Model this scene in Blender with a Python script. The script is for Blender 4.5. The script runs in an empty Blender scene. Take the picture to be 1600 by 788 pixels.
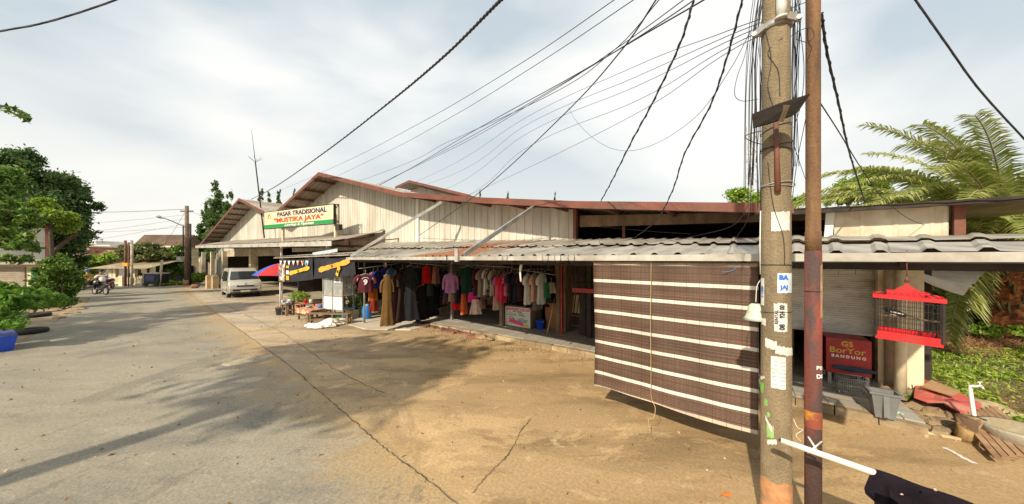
import bpy, math, random
import numpy as np
from mathutils import Vector, Matrix, Quaternion
random.seed(7); RNG = np.random.default_rng(11)
C = bpy.context.scene.collection
SC = bpy.context.scene

# ------------------------------------------------------------ camera
F = 500.0; CAMZ = 2.5; HOR = 405.0
cd = bpy.data.cameras.new('camera'); cam = bpy.data.objects.new('camera', cd); C.objects.link(cam)
cam.location = (0, 0, CAMZ); cam.rotation_euler = (math.radians(90), 0, 0)
cd.sensor_width = 36; cd.lens = F / 1600 * 36; cd.shift_y = 11 / 1600
cd.clip_start = 0.05; cd.clip_end = 3000
SC.camera = cam
# ------------------------------------------------------------ sun and sky
SUNH = Vector((.53, .85, 0)).normalized(); EL = math.radians(35.5)
sl = bpy.data.lights.new('sun', 'SUN'); so = bpy.data.objects.new('sun', sl); C.objects.link(so)
sl.energy = 4.0; sl.angle = math.radians(0.9); sl.color = (1, .88, .68)
so.rotation_euler = (SUNH * math.cos(EL) + Vector((0, 0, -math.sin(EL)))).to_track_quat('-Z', 'Y').to_euler()
w = bpy.data.worlds.new('World'); SC.world = w; w.use_nodes = True
nt = w.node_tree; N = nt.nodes; L = nt.links
bg = N['Background']; bg.inputs['Strength'].default_value = 0.1
sky = N.new('ShaderNodeTexSky'); sky.sky_type = 'NISHITA'; sky.sun_disc = False
sky.sun_elevation = EL; sky.sun_rotation = math.atan2(-SUNH.x, -SUNH.y); sky.dust_density = 3; sky.air_density = 1.2
tc = N.new('ShaderNodeTexCoord'); mp = N.new('ShaderNodeMapping'); mp.inputs['Scale'].default_value = (1, 1, 2.2)
mp.inputs['Location'].default_value = (2.3, .7, 0)
L.new(tc.outputs['Generated'], mp.inputs[0])
n1 = N.new('ShaderNodeTexNoise'); n1.inputs['Scale'].default_value = 1.25; n1.inputs['Detail'].default_value = 5; n1.inputs['Roughness'].default_value = .45
n1.inputs['Distortion'].default_value = .25
L.new(mp.outputs[0], n1.inputs['Vector'])
r1 = N.new('ShaderNodeValToRGB'); r1.color_ramp.elements[0].position = .40; r1.color_ramp.elements[0].color = (4.7, 5.35, 5.75, 1)
r1.color_ramp.elements[1].position = .56; r1.color_ramp.elements[1].color = (8.2, 8.15, 7.8, 1)
L.new(n1.outputs['Fac'], r1.inputs[0])
# whiter towards the horizon
sx = N.new('ShaderNodeSeparateXYZ'); L.new(tc.outputs['Generated'], sx.inputs[0])
rh = N.new('ShaderNodeMapRange'); rh.inputs[1].default_value = 0; rh.inputs[2].default_value = .42; rh.inputs[3].default_value = .75; rh.inputs[4].default_value = 0
L.new(sx.outputs['Z'], rh.inputs[0])
mh = N.new('ShaderNodeMix'); mh.data_type = 'RGBA'; L.new(rh.outputs[0], mh.inputs[0]); L.new(r1.outputs[0], mh.inputs[6]); mh.inputs[7].default_value = (7.9, 7.6, 6.9, 1)
mx = N.new('ShaderNodeMix'); mx.data_type = 'RGBA'; mx.inputs[0].default_value = .88
L.new(sky.outputs[0], mx.inputs[6]); L.new(mh.outputs[2], mx.inputs[7]); L.new(mx.outputs[2], bg.inputs['Color'])
SC.view_settings.view_transform = 'Standard'; SC.view_settings.look = 'None'
SC.view_settings.exposure = 0.46; SC.view_settings.gamma = 1; SC.view_settings.use_curve_mapping = False
SC.render.engine = 'CYCLES'
SC.cycles.max_bounces = 6; SC.cycles.transparent_max_bounces = 12

# ------------------------------------------------------------ frames
UX, UY = .816, -.578       # along the street (towards the right)
ANG = math.atan2(UY, UX)
def MW(s, d, z=0): return Vector((UX*s - UY*d, UY*s + UX*d, z))
def ps(px, d):             # s of the picture column px at offset d
    r = (px-800)/F
    return d*(UX*r + UY)/(UX - UY*r)
def YY(s, d): return UY*s + UX*d
def pz(py, s, d): return CAMZ + (HOR-py)/F*YY(s, d)
def SZ(px, py, d):
    s = ps(px, d); return s, pz(py, s, d)
def P(px, py, Y): return Vector(((px-800)/F*Y, Y, CAMZ+(HOR-py)/F*Y))
def G(px, py, z=0):
    Y = (CAMZ-z)*F/(py-HOR); return Vector(((px-800)/F*Y, Y, z))
def toM(v): return (v[0]*UX + v[1]*UY, -v[0]*UY + v[1]*UX, v[2])
def dg(s): return 4.84 - .11*s          # gutter line of the awning

# ------------------------------------------------------------ materials
MATS = {}
def mat(name, col, rough=.8, col2=None, sc=6, var=.12, bump=.0, bsc=40, metal=0, thr=(.45, .65), stretch=(1, 1, 1), spec=.5, coat=0, transl=0, fine=0):
    if name in MATS: return MATS[name]
    m = bpy.data.materials.new(name); m.use_nodes = True; n = m.node_tree.nodes; l = m.node_tree.links
    b = n['Principled BSDF']; b.inputs['Roughness'].default_value = rough; b.inputs['Metallic'].default_value = metal
    b.inputs['Specular IOR Level'].default_value = spec; b.inputs['Coat Weight'].default_value = coat
    t = n.new('ShaderNodeTexCoord'); mp = n.new('ShaderNodeMapping'); mp.inputs['Scale'].default_value = stretch
    l.new(t.outputs['Object'], mp.inputs[0])
    a = n.new('ShaderNodeTexNoise'); a.inputs['Scale'].default_value = sc; a.inputs['Detail'].default_value = 6; a.inputs['Roughness'].default_value = .6
    l.new(mp.outputs[0], a.inputs['Vector'])
    cr = n.new('ShaderNodeValToRGB'); e = cr.color_ramp.elements
    lo = [max(0, c*(1-var*1.6)) for c in col]; hi = [min(1, c*(1+var*1.3)) for c in col]
    e[0].position = .3; e[0].color = (*lo, 1); e[1].position = .7; e[1].color = (*hi, 1)
    l.new(a.outputs['Fac'], cr.inputs[0]); out = cr.outputs[0]
    if col2:
        a2 = n.new('ShaderNodeTexNoise'); a2.inputs['Scale'].default_value = sc*.45; a2.inputs['Detail'].default_value = 8; a2.inputs['Roughness'].default_value = .65
        mp2 = n.new('ShaderNodeMapping'); mp2.inputs['Location'].default_value = (5.2, 1.3, 7.7); mp2.inputs['Scale'].default_value = stretch
        l.new(t.outputs['Object'], mp2.inputs[0]); l.new(mp2.outputs[0], a2.inputs['Vector'])
        mr = n.new('ShaderNodeMapRange'); mr.inputs[1].default_value = thr[0]; mr.inputs[2].default_value = thr[1]
        l.new(a2.outputs['Fac'], mr.inputs[0])
        mi = n.new('ShaderNodeMix'); mi.data_type = 'RGBA'; l.new(mr.outputs[0], mi.inputs[0]); l.new(out, mi.inputs[6]); mi.inputs[7].default_value = (*col2, 1)
        out = mi.outputs[2]
    if fine:
        a3 = n.new('ShaderNodeTexNoise'); a3.inputs['Scale'].default_value = bsc; a3.inputs['Detail'].default_value = 5; a3.inputs['Roughness'].default_value = .75
        l.new(t.outputs['Object'], a3.inputs['Vector'])
        mr3 = n.new('ShaderNodeMapRange'); mr3.inputs[1].default_value = .3; mr3.inputs[2].default_value = .7; mr3.inputs[3].default_value = 1-fine; mr3.inputs[4].default_value = 1+fine
        l.new(a3.outputs['Fac'], mr3.inputs[0])
        vm = n.new('ShaderNodeVectorMath'); vm.operation = 'SCALE'; l.new(out, vm.inputs[0]); l.new(mr3.outputs[0], vm.inputs['Scale']); out = vm.outputs[0]
    l.new(out, b.inputs['Base Color'])
    if bump:
        nb = n.new('ShaderNodeTexNoise'); nb.inputs['Scale'].default_value = bsc; nb.inputs['Detail'].default_value = 4
        l.new(t.outputs['Object'], nb.inputs['Vector'])
        bp = n.new('ShaderNodeBump'); bp.inputs['Strength'].default_value = bump; bp.inputs['Distance'].default_value = .02
        l.new(nb.outputs['Fac'], bp.inputs['Height']); l.new(bp.outputs[0], b.inputs['Normal'])
    if transl:
        tr = n.new('ShaderNodeBsdfTranslucent'); l.new(out, tr.inputs[0]); ms = n.new('ShaderNodeMixShader'); ms.inputs[0].default_value = transl
        o = n['Material Output']; l.new(b.outputs[0], ms.inputs[1]); l.new(tr.outputs[0], ms.inputs[2]); l.new(ms.outputs[0], o.inputs[0])
    MATS[name] = m; m['out'] = 1
    return m
def leafmat(name, c1, c2, c3):
    """leaves: colour differs from leaf to leaf (random per island)"""
    m = bpy.data.materials.new(name); m.use_nodes = True; n = m.node_tree.nodes; l = m.node_tree.links
    b = n['Principled BSDF']; b.inputs['Roughness'].default_value = .5
    g = n.new('ShaderNodeNewGeometry'); cr = n.new('ShaderNodeValToRGB'); e = cr.color_ramp.elements
    e[0].color = (*c1, 1); e[1].color = (*c3, 1); x = e.new(.5); x.color = (*c2, 1)
    l.new(g.outputs['Random Per Island'], cr.inputs[0]); l.new(cr.outputs[0], b.inputs['Base Color'])
    tr = n.new('ShaderNodeBsdfTranslucent'); l.new(cr.outputs[0], tr.inputs[0]); ms = n.new('ShaderNodeMixShader'); ms.inputs[0].default_value = .35
    l.new(b.outputs[0], ms.inputs[1]); l.new(tr.outputs[0], ms.inputs[2]); l.new(ms.outputs[0], n['Material Output'].inputs[0])
    return m

# ------------------------------------------------------------ mesh builder
class MB:
    def __init__(s): s.v = []; s.f = []; s.sm = []
    def add(s, vs, fs, smooth=False):
        o = len(s.v); s.v += [tuple(v) for v in vs]; s.f += [tuple(i+o for i in f) for f in fs]; s.sm += [smooth]*len(fs); return s
    def box(s, c, size, rz=0, rot=None):
        hx, hy, hz = [k/2 for k in size]; R = rot or Matrix.Rotation(rz, 3, 'Z'); c = Vector(c)
        vs = [c + R @ Vector((x*hx, y*hy, z*hz)) for x in (-1, 1) for y in (-1, 1) for z in (-1, 1)]
        return s.add(vs, [(0,1,3,2), (4,6,7,5), (0,4,5,1), (2,3,7,6), (0,2,6,4), (1,5,7,3)])
    def bx(s, x0, x1, y0, y1, z0, z1): return s.box(((x0+x1)/2, (y0+y1)/2, (z0+z1)/2), (x1-x0, y1-y0, z1-z0))
    def bar(s, a, b, w, h=None):
        a = Vector(a); b = Vector(b); d = b-a; h = h or w; ln = d.length
        if ln < 1e-5: return s
        q = d.to_track_quat('X', 'Z').to_matrix()
        return s.box((a+b)/2, (ln, w, h), rot=q)
    def tube(s, pts, r, n=8, cap=True, smooth=True):
        pts = [Vector(p) for p in pts]; k = len(pts); rs = r if isinstance(r, (list, tuple)) else [r]*k
        vs = []; up = None
        for i, p in enumerate(pts):
            t = (pts[min(i+1, k-1)] - pts[max(i-1, 0)]).normalized()
            if up is None: up = t.orthogonal().normalized()
            up = (up - t*up.dot(t)); up = up.normalized() if up.length > 1e-6 else t.orthogonal().normalized()
            sd = t.cross(up)
            for j in range(n):
                a = 2*math.pi*j/n; vs.append(p + (up*math.cos(a) + sd*math.sin(a))*rs[i])
        fs = [(i*n+j, i*n+(j+1) % n, (i+1)*n+(j+1) % n, (i+1)*n+j) for i in range(k-1) for j in range(n)]
        o = len(s.v); s.add(vs, fs, smooth)
        if cap: s.f += [tuple(o+j for j in range(n))[::-1], tuple(o+(k-1)*n+j for j in range(n))]; s.sm += [False, False]
        return s
    def lathe(s, c, prof, n=20, smooth=True, axis=None):
        """prof: (r, z) list; around the vertical through c (or along axis)"""
        c = Vector(c); R = Vector(axis).to_track_quat('Z', 'Y').to_matrix() if axis else Matrix.Identity(3)
        vs = [c + R @ Vector((r*math.cos(2*math.pi*j/n), r*math.sin(2*math.pi*j/n), z)) for r, z in prof for j in range(n)]
        fs = [(i*n+j, i*n+(j+1) % n, (i+1)*n+(j+1) % n, (i+1)*n+j) for i in range(len(prof)-1) for j in range(n)]
        return s.add(vs, fs, smooth)
    def prism(s, pts, off):
        """polygon pts (3D list) extruded by vector off"""
        n = len(pts); off = Vector(off); a = [Vector(p) for p in pts]; b = [p+off for p in a]
        return s.add(a+b, [tuple(range(n))[::-1], tuple(range(n, 2*n))] + [(i, (i+1) % n, n+(i+1) % n, n+i) for i in range(n)])
    def quad(s, a, b, c, d): return s.add([a, b, c, d], [(0, 1, 2, 3)])
    def ball(s, c, r, n=10, m=7, sq=(1, 1, 1), jit=0):
        c = Vector(c); vs = []
        for i in range(m+1):
            th = math.pi*i/m
            for j in range(n):
                a = 2*math.pi*j/n; k = 1 + jit*(random.random()-.5)
                vs.append(c + Vector((r*sq[0]*math.sin(th)*math.cos(a)*k, r*sq[1]*math.sin(th)*math.sin(a)*k, r*sq[2]*math.cos(th)*k)))
        fs = [(i*n+j, (i+1)*n+j, (i+1)*n+(j+1) % n, i*n+(j+1) % n) for i in range(m) for j in range(n)]
        return s.add(vs, fs, jit == 0)
OFF = {}
def mesh_obj(name, mb, m, parent=None, off=(0, 0, 0)):
    me = bpy.data.meshes.new(name)
    ox, oy, oz = off
    me.from_pydata([(x-ox, y-oy, z-oz) for x, y, z in mb.v], [], mb.f)
    if any(mb.sm): me.polygons.foreach_set('use_smooth', mb.sm)
    o = bpy.data.objects.new(name, me); C.objects.link(o)
    if m: me.materials.append(m)
    if parent: o.parent = parent
    return o
def tag(o, label, cat, group=None, kind=None):
    if label: o['label'] = label
    if cat: o['category'] = cat
    if group: o['group'] = group
    if kind: o['kind'] = kind
    return o
def place(o, base, frame, rz):
    if frame == 'M': o.location = MW(*base); o.rotation_euler = (0, 0, ANG); return tuple(base)
    if frame == 'W': o.location = base; return tuple(base)
    o.location = base; o.rotation_euler = (0, 0, rz); return (0, 0, 0)
def thing(name, label, cat, base=(0, 0, 0), frame='W', rz=0, group=None):
    o = bpy.data.objects.new(name, None); o.empty_display_size = .2; C.objects.link(o)
    OFF[o.name] = place(o, base, frame, rz); return tag(o, label, cat, group)
def part(name, mb, m, parent, label=None):
    o = mesh_obj(name, mb, m, parent, OFF[parent.name]); OFF[o.name] = OFF[parent.name]
    if label: o['label'] = label
    return o
def single(name, mb, m, label, cat, base=(0, 0, 0), frame='W', rz=0, group=None, kind=None):
    off = (0, 0, 0) if frame == 'L' else base
    o = mesh_obj(name, mb, m, None, off); OFF[o.name] = place(o, base, frame, rz)
    return tag(o, label, cat, group, kind)
def struct(name, mb, m): return tag(mesh_obj(name, mb, m), None, None, None, 'structure')
def text(name, s, size, pos, m, parent, align='CENTER', bold=0, shear=0, rot=None, sx=1, ext=.004, spacing=1):
    """text in the local frame of its parent: reads along +x, up +z, faces -y"""
    cu = bpy.data.curves.new(name, 'FONT'); cu.body = s; cu.size = size; cu.align_x = align; cu.align_y = 'CENTER'
    cu.offset = bold; cu.shear = shear; cu.extrude = ext; cu.space_character = spacing; cu.resolution_u = 3
    t = bpy.data.objects.new('tmp', cu); C.objects.link(t)
    bpy.context.view_layer.update()
    me = bpy.data.meshes.new_from_object(t.evaluated_get(bpy.context.evaluated_depsgraph_get()))
    bpy.data.objects.remove(t); bpy.data.curves.remove(cu)
    T = Matrix.Translation(pos) @ (rot.to_4x4() if rot else Matrix.Identity(4)) @ Matrix.Rotation(math.pi/2, 4, 'X') @ Matrix.Diagonal((sx, 1, 1, 1))
    me.transform(T); me.name = name; me.materials.clear(); me.materials.append(m)
    o = bpy.data.objects.new(name, me); C.objects.link(o); o.parent = parent
    return o
def spline(pts, n=8):
    pts = [Vector(p) for p in pts]; k = len(pts)
    if k == 2: return [pts[0].lerp(pts[1], i/n) for i in range(n+1)]
    out = []
    for i in range(k-1):
        a = pts[max(i-1, 0)]; b = pts[i]; c = pts[i+1]; d = pts[min(i+2, k-1)]
        for j in range(n):
            t = j/n
            out.append(.5*((2*b) + (c-a)*t + (2*a-5*b+4*c-d)*t*t + (3*b-a-3*c+d)*t**3))
    out.append(pts[-1]); return out

# ------------------------------------------------------------ palette
m_rust = mat('rust_brown_paint', (.18, .065, .04), .7, (.10, .05, .035), 5, .2, .1)
m_fascia = mat('red_brown_fascia', (.17, .055, .035), .7, (.11, .05, .035), 3, .2)
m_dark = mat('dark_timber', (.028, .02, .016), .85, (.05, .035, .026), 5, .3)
m_wood = mat('worn_timber', (.22, .14, .08), .8, (.12, .08, .05), 6, .25, .2, stretch=(1, 1, .3))
m_bamboo = mat('pale_bamboo', (.55, .42, .25), .6, (.4, .28, .15), 5, .15)
m_white = mat('white_paint', (.75, .73, .68), .6, (.5, .44, .35), 4, .06, thr=(.55, .75))
m_cream = mat('cream_paint', (.70, .61, .42), .75, (.42, .34, .2), 3, .1, .15, thr=(.5, .7))
m_black = mat('black_plastic', (.02, .02, .022), .5)
m_rubber = mat('tyre_rubber', (.025, .024, .024), .85, (.06, .05, .04), 9, .2)
m_steel = mat('galvanised_steel', (.42, .42, .40), .45, (.3, .25, .2), 6, .1, metal=.5)
m_gutter = mat('weathered_gutter', (.46, .44, .39), .6, (.27, .23, .18), 4, .15, thr=(.45, .68))
m_wire = mat('black_cable', (.025, .025, .03), .7)
m_red = mat('red_paint', (.42, .02, .022), .5, (.25, .03, .025), 5, .2, .1)
m_blue = mat('blue_plastic', (.02, .09, .62), .4, None, 6, .08)
m_litblue = mat('sky_blue_plastic', (.02, .2, .62), .4, None, 6, .08)
m_stone = mat('tan_stone', (.42, .3, .17), .9, (.25, .17, .1), 4, .25, .5, 25)
m_brick = mat('broken_red_brick', (.28, .12, .08), .9, (.15, .08, .06), 6, .25, .5, 25)
m_glass = mat('dark_glass', (.03, .035, .04), .08, spec=.8)
m_paper = mat('old_paper', (.66, .65, .61), .85, (.42, .37, .28), 14, .1, thr=(.5, .7))
m_trunk = mat('tree_bark', (.12, .085, .06), .9, (.07, .05, .035), 6, .3, .5, 20)
m_soil = mat('field_soil', (.26, .15, .08), .95, (.16, .15, .07), .7, .25, .5, 12)
m_clay = mat('clay_tile_roof', (.24, .12, .08), .85, (.15, .09, .07), 2.5, .2, .4, 10)
# ------------------------------------------------------------ ground
def sheet(pts, z): 
    mb = MB(); mb.add([(p[0], p[1], z) for p in pts], [tuple(range(len(pts)))]); return mb
struct('ground', sheet([(-900, -900), (900, -900), (900, 1200), (-900, 1200)], -.012), m_soil)
def groundmat(name, c1, c2, c3, c4, pale=None, blend=False):
    m = bpy.data.materials.new(name); m.use_nodes = True; n = m.node_tree.nodes; l = m.node_tree.links
    b = n['Principled BSDF']; b.inputs['Roughness'].default_value = .9; b.inputs['Specular IOR Level'].default_value = .25
    t = n.new('ShaderNodeTexCoord')
    def noise(sc, det=8, ro=.6, off=0, st=(1, 1, 1), dist=0):
        mp = n.new('ShaderNodeMapping'); mp.inputs['Location'].default_value = (off, off*1.7, 0); mp.inputs['Scale'].default_value = st; mp.inputs['Rotation'].default_value = (0, 0, -ANG)
        l.new(t.outputs['Object'], mp.inputs[0]); a = n.new('ShaderNodeTexNoise'); a.inputs['Scale'].default_value = sc; a.inputs['Detail'].default_value = det; a.inputs['Roughness'].default_value = ro; a.inputs['Distortion'].default_value = dist
        l.new(mp.outputs[0], a.inputs['Vector']); return a.outputs['Fac']
    def rng(x, a, b_, c=0, d=1):
        mr = n.new('ShaderNodeMapRange'); mr.inputs[1].default_value = a; mr.inputs[2].default_value = b_; mr.inputs[3].default_value = c; mr.inputs[4].default_value = d; l.new(x, mr.inputs[0]); return mr.outputs[0]
    def mixc(f, a, c):
        mi = n.new('ShaderNodeMix'); mi.data_type = 'RGBA'; l.new(f, mi.inputs[0])
        if isinstance(a, tuple): mi.inputs[6].default_value = (*a, 1)
        else: l.new(a, mi.inputs[6])
        if isinstance(c, tuple): mi.inputs[7].default_value = (*c, 1)
        else: l.new(c, mi.inputs[7])
        return mi.outputs[2]
    o = mixc(rng(noise(.33, 5, .55, 3, (.5, 1.3, 1)), .38, .62), c1, c2)
    o = mixc(rng(noise(.9, 8, .65, 9, (.4, 1.4, 1)), .48, .64, 0, .85), o, c3)
    o = mixc(rng(noise(3.2, 10, .72, 15, dist=.4), .58, .68, 0, .7), o, c4)
    if blend:   # dust of the yard blown over the near edge of the asphalt
        sx_ = n.new('ShaderNodeSeparateXYZ'); l.new(t.outputs['Object'], sx_.inputs[0]); m1 = n.new('ShaderNodeMath'); m1.operation = 'MULTIPLY_ADD'; l.new(sx_.outputs['X'], m1.inputs[0]); m1.inputs[1].default_value = .885; l.new(sx_.outputs['Y'], m1.inputs[2])
        m2 = n.new('ShaderNodeMath'); m2.operation = 'MULTIPLY_ADD'; l.new(noise(.9, 8, .7, 31), m2.inputs[0]); m2.inputs[1].default_value = 3.2; l.new(m1.outputs[0], m2.inputs[2])
        o = mixc(rng(m2.outputs[0], 3.0, 4.6, 0, .85), o, (.42, .285, .135))
    if pale:
        sx_ = n.new('ShaderNodeSeparateXYZ'); l.new(t.outputs['Object'], sx_.inputs[0]); ad = n.new('ShaderNodeMath'); ad.operation = 'MULTIPLY_ADD'; l.new(noise(.25, 4, .6, 21), ad.inputs[0]); ad.inputs[1].default_value = 10; l.new(sx_.outputs['X'], ad.inputs[2])
        pc = n.new('ShaderNodeMix'); pc.data_type = 'RGBA'; pc.blend_type = 'MULTIPLY'; pc.inputs[0].default_value = 1; l.new(o, pc.inputs[6]); pc.inputs[7].default_value = (*pale, 1)
        o = mixc(rng(ad.outputs[0], -6, 4), pc.outputs[2], o)
    o = mixc(rng(noise(.8, 13, .68, 44, (.7, 1.2, 1), .5), .545, .565, 0, .38), o, tuple(min(1, c*1.35) for c in c1))
    o = mixc(rng(noise(.55, 13, .7, 57, (1.2, .8, 1), .8), .57, .585, 0, .42), o, tuple(c*.62 for c in c1))
    o = mixc(rng(noise(1.4, 10, .7, 71), .66, .70, 0, .6), o, (.42, .40, .12))
    f = rng(noise(26, 6, .8, 2), .3, .7, .68, 1.32)
    f2 = rng(noise(120, 3, .8, 4), .3, .7, .72, 1.28)
    mm = n.new('ShaderNodeMath'); mm.operation = 'MULTIPLY'; l.new(f, mm.inputs[0]); l.new(f2, mm.inputs[1])
    vm = n.new('ShaderNodeVectorMath'); vm.operation = 'SCALE'; l.new(o, vm.inputs[0]); l.new(mm.outputs[0], vm.inputs['Scale'])
    l.new(vm.outputs[0], b.inputs['Base Color'])
    bp = n.new('ShaderNodeBump'); bp.inputs['Strength'].default_value = .5; bp.inputs['Distance'].default_value = .012
    l.new(noise(45, 6, .8, 6), bp.inputs['Height']); l.new(bp.outputs[0], b.inputs['Normal'])
    return m
m_yard = groundmat('dusty_concrete', (.45, .31, .16), (.365, .25, .13), (.23, .155, .08), (.56, .43, .26), pale=(1.0, 1.22, 1.75))
m_asph = groundmat('worn_asphalt', (.245, .222, .175), (.30, .265, .20), (.205, .185, .15), (.36, .315, .235), blend=True)
edge = lambda X: 2.8 - .885*X            # joint between asphalt and yard
ledge = lambda X: -3.8 - .91*X           # left edge of the asphalt
yd = [(14, edge(14)), (-29.5, edge(-29.5)), (-31, 31), (-38, 37)] + [tuple(MW(s, 8.6)[:2]) for s in (-47, 3.0)] + [tuple(MW(3.0, 6.6)[:2]), tuple(MW(12, 6.0)[:2]), (14, -4)]
struct('yard_pavement', sheet(yd, .0), m_yard)
struct('asphalt_road', sheet([(14, edge(14)), (-29.5, edge(-29.5)), (-31, 31.5), (-80, 36), (-80, 24), (-27, 20.5), (-24, ledge(-24)), (4, ledge(4)), (14, -14)], .004), m_asph)
m_crack = mat('crack_brown', (.085, .062, .038), .95, (.2, .14, .08), 3, .3, thr=(.5, .6))  # brown colour of the paving joints and cracks
m_patch = mat('pale_cement_repair', (.42, .37, .27), .95, (.3, .24, .15), 5, .2, .3, 40, thr=(.4, .6))
def ribbon(pts, w, z, jit=.03, n=14, wj=.6):
    mb = MB(); sp = spline([Vector((p[0], p[1], z)) for p in pts], n); vs = []
    for i, p in enumerate(sp):
        t = (sp[min(i+1, len(sp)-1)] - sp[max(i-1, 0)]).normalized(); q = Vector((-t.y, t.x, 0))
        c = p + q*random.uniform(-jit, jit); k = w*(1+random.uniform(-wj, wj))/2; vs += [c-q*k, c+q*k]
    return mb.add(vs, [(2*i, 2*i+1, 2*i+3, 2*i+2) for i in range(len(sp)-1)])
def gl(*p): return [G(x, y) for x, y in p]
struct('road_joint', ribbon(gl((285, 452), (340, 492), (430, 555), (490, 604), (545, 652), (600, 700), (665, 748), (760, 830)), .015, .009, .012, 22), m_crack)
struct('road_joint', ribbon(gl((738, 772), (762, 742), (790, 715), (806, 690), (815, 672), (829, 655)), .011, .0082, .012, 10), m_crack)
struct('road_joint', ribbon(gl((330, 457), (360, 480), (440, 520), (520, 575), (600, 615)), .012, .0086, .03, 12), m_crack)
struct('pavement_patch', ribbon(gl((350, 572), (385, 563), (425, 556)), .42, .0065, .06, 8, .3), m_patch)
struct('pavement_patch', ribbon(gl((1476, 700), (1500, 713), (1523, 725)), .05, .0065, .01, 8, .3), m_white)
# crossing gravel verge on the left
m_verge = groundmat('left_verge_soil', (.30, .24, .15), (.24, .19, .12), (.34, .24, .15), (.42, .36, .26))
struct('verge', sheet([(4, ledge(4)-.02), (-24, ledge(-24)-.02), (-27, 20.4), (-60, 22), (-60, -6), (4, -16)], .0), m_verge)
# ------------------------------------------------------------ raised floor along the shops
m_tile = mat('grey_floor_tiles', (.36, .34, .29), .7, (.25, .23, .19), 3, .12, .1)
def tilemat():
    m = bpy.data.materials.new('tiled_walkway'); m.use_nodes = True; n = m.node_tree.nodes; l = m.node_tree.links; b = n['Principled BSDF']; b.inputs['Roughness'].default_value = .65
    t = n.new('ShaderNodeTexCoord'); br = n.new('ShaderNodeTexBrick'); br.offset = 0; br.inputs['Scale'].default_value = 1
    br.inputs['Brick Width'].default_value = .4; br.inputs['Row Height'].default_value = .4; br.inputs['Mortar Size'].default_value = .008
    br.inputs['Color1'].default_value = (.42, .41, .37, 1); br.inputs['Color2'].default_value = (.34, .33, .29, 1); br.inputs['Mortar'].default_value = (.1, .09, .07, 1)
    l.new(t.outputs['Object'], br.inputs['Vector'])
    a = n.new('ShaderNodeTexNoise'); a.inputs['Scale'].default_value = 1.6; a.inputs['Detail'].default_value = 8; l.new(t.outputs['Object'], a.inputs['Vector'])
    mr = n.new('ShaderNodeMapRange'); mr.inputs[1].default_value = .4; mr.inputs[2].default_value = .65; mr.inputs[4].default_value = .6; l.new(a.outputs['Fac'], mr.inputs[0])
    mi = n.new('ShaderNodeMix'); mi.data_type = 'RGBA'; l.new(mr.outputs[0], mi.inputs[0]); l.new(br.outputs[0], mi.inputs[6]); mi.inputs[7].default_value = (.34, .26, .17, 1)
    l.new(mi.outputs[2], b.inputs['Base Color']); return m
mb = MB()
ke = [(-9.3, 8.05), (-6.2, 7.98), (-3.2, 7.95), (-1.2, 7.66), (.8, 7.34), (2.2, 7.22)]
top = [(s, d, .14) for s, d in ke] + [(2.2, 12.4, .14), (-9.3, 12.4, .14)]
mb.prism(top, (0, 0, -.16))
o = tag(mesh_obj('walkway_floor', mb, tilemat()), None, None, None, 'structure'); o.location = (0, 0, 0); o.rotation_euler = (0, 0, ANG)
mb = MB()
for (s0, d0), (s1, d1) in zip(ke, ke[1:]):
    k = max(2, int((s1-s0)/.45))
    for i in range(k):
        a = s0+(s1-s0)*i/k; b_ = s0+(s1-s0)*(i+1)/k - .012; da = d0+(d1-d0)*(i+.5)/k
        j = random.uniform(-.03, .03)
        mb.box(((a+b_)/2, da-.075+j, .062), (b_-a, .16, .14+random.uniform(-.02, .012)), rz=random.uniform(-.05, .05)+math.atan2(d1-d0, s1-s0))
m_kerb = mat('crumbling_kerb', (.40, .31, .19), .95, (.24, .17, .1), 3, .3, .6, 18, thr=(.45, .6))
o = tag(mesh_obj('kerb', mb, m_kerb), None, None, None, 'structure'); o.rotation_euler = (0, 0, ANG)
# pale cement apron at the left end of the shops
m_apron = mat('pale_cement_apron', (.58, .52, .42), .9, (.44, .36, .25), 1.5, .12, .3, 30)
mb = MB(); mb.prism([(-15.0, 6.7, .03), (-13.2, 6.35, .03), (-10.8, 6.25, .03), (-9.4, 7.1, .03), (-9.3, 9.3, .03), (-9.3, 12.4, .03), (-18, 12.4, .03), (-18, 8.8, .03)], (0, 0, -.05))
o = tag(mesh_obj('cement_apron', mb, m_apron), None, None, None, 'structure'); o.rotation_euler = (0, 0, ANG)
# ground inside the halls
mb = MB(); mb.prism([(-52, 8.6, .05), (-18, 8.6, .05), (-18, 30, .05), (-52, 30, .05)], (0, 0, -.06))
o = tag(mesh_obj('hall_floor', mb, m_patch), None, None, None, 'structure'); o.rotation_euler = (0, 0, ANG)

# ------------------------------------------------------------ market halls
m_wall = mat('white_metal_cladding', (.58, .56, .49), .6, (.43, .385, .31), .9, .16, 0, stretch=(2.2, 2.2, .35), thr=(.45, .68))
m_tin = mat('weathered_tin_roof', (.34, .31, .26), .6, (.24, .16, .11), 1.4, .25, metal=.15, stretch=(1, .35, 1))
m_under = mat('roof_underside', (.16, .115, .08), .8, (.1, .07, .05), 3, .2)
def ribs(mb, s0, s1, zfun0, zfun1, d, pitch=.25, depth=.03, ribw=.05):
    """vertical-rib cladding on the plane d between zfun0(s) and zfun1(s)"""
    s = s0; cols = []
    while s < s1-1e-6:
        e = min(s+pitch, s1)
        cols += [(s, 0), (e-ribw*1.6, 0), (e-ribw*1.2, -depth), (e-ribw*.4, -depth)]
        s = e
    cols.append((s1, 0)); vs = []
    for c, dd in cols: vs += [(c, d+dd, zfun0(c)), (c, d+dd, zfun1(c))]
    mb.add(vs, [(2*i, 2*i+2, 2*i+3, 2*i+1) for i in range(len(cols)-1)])
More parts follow.
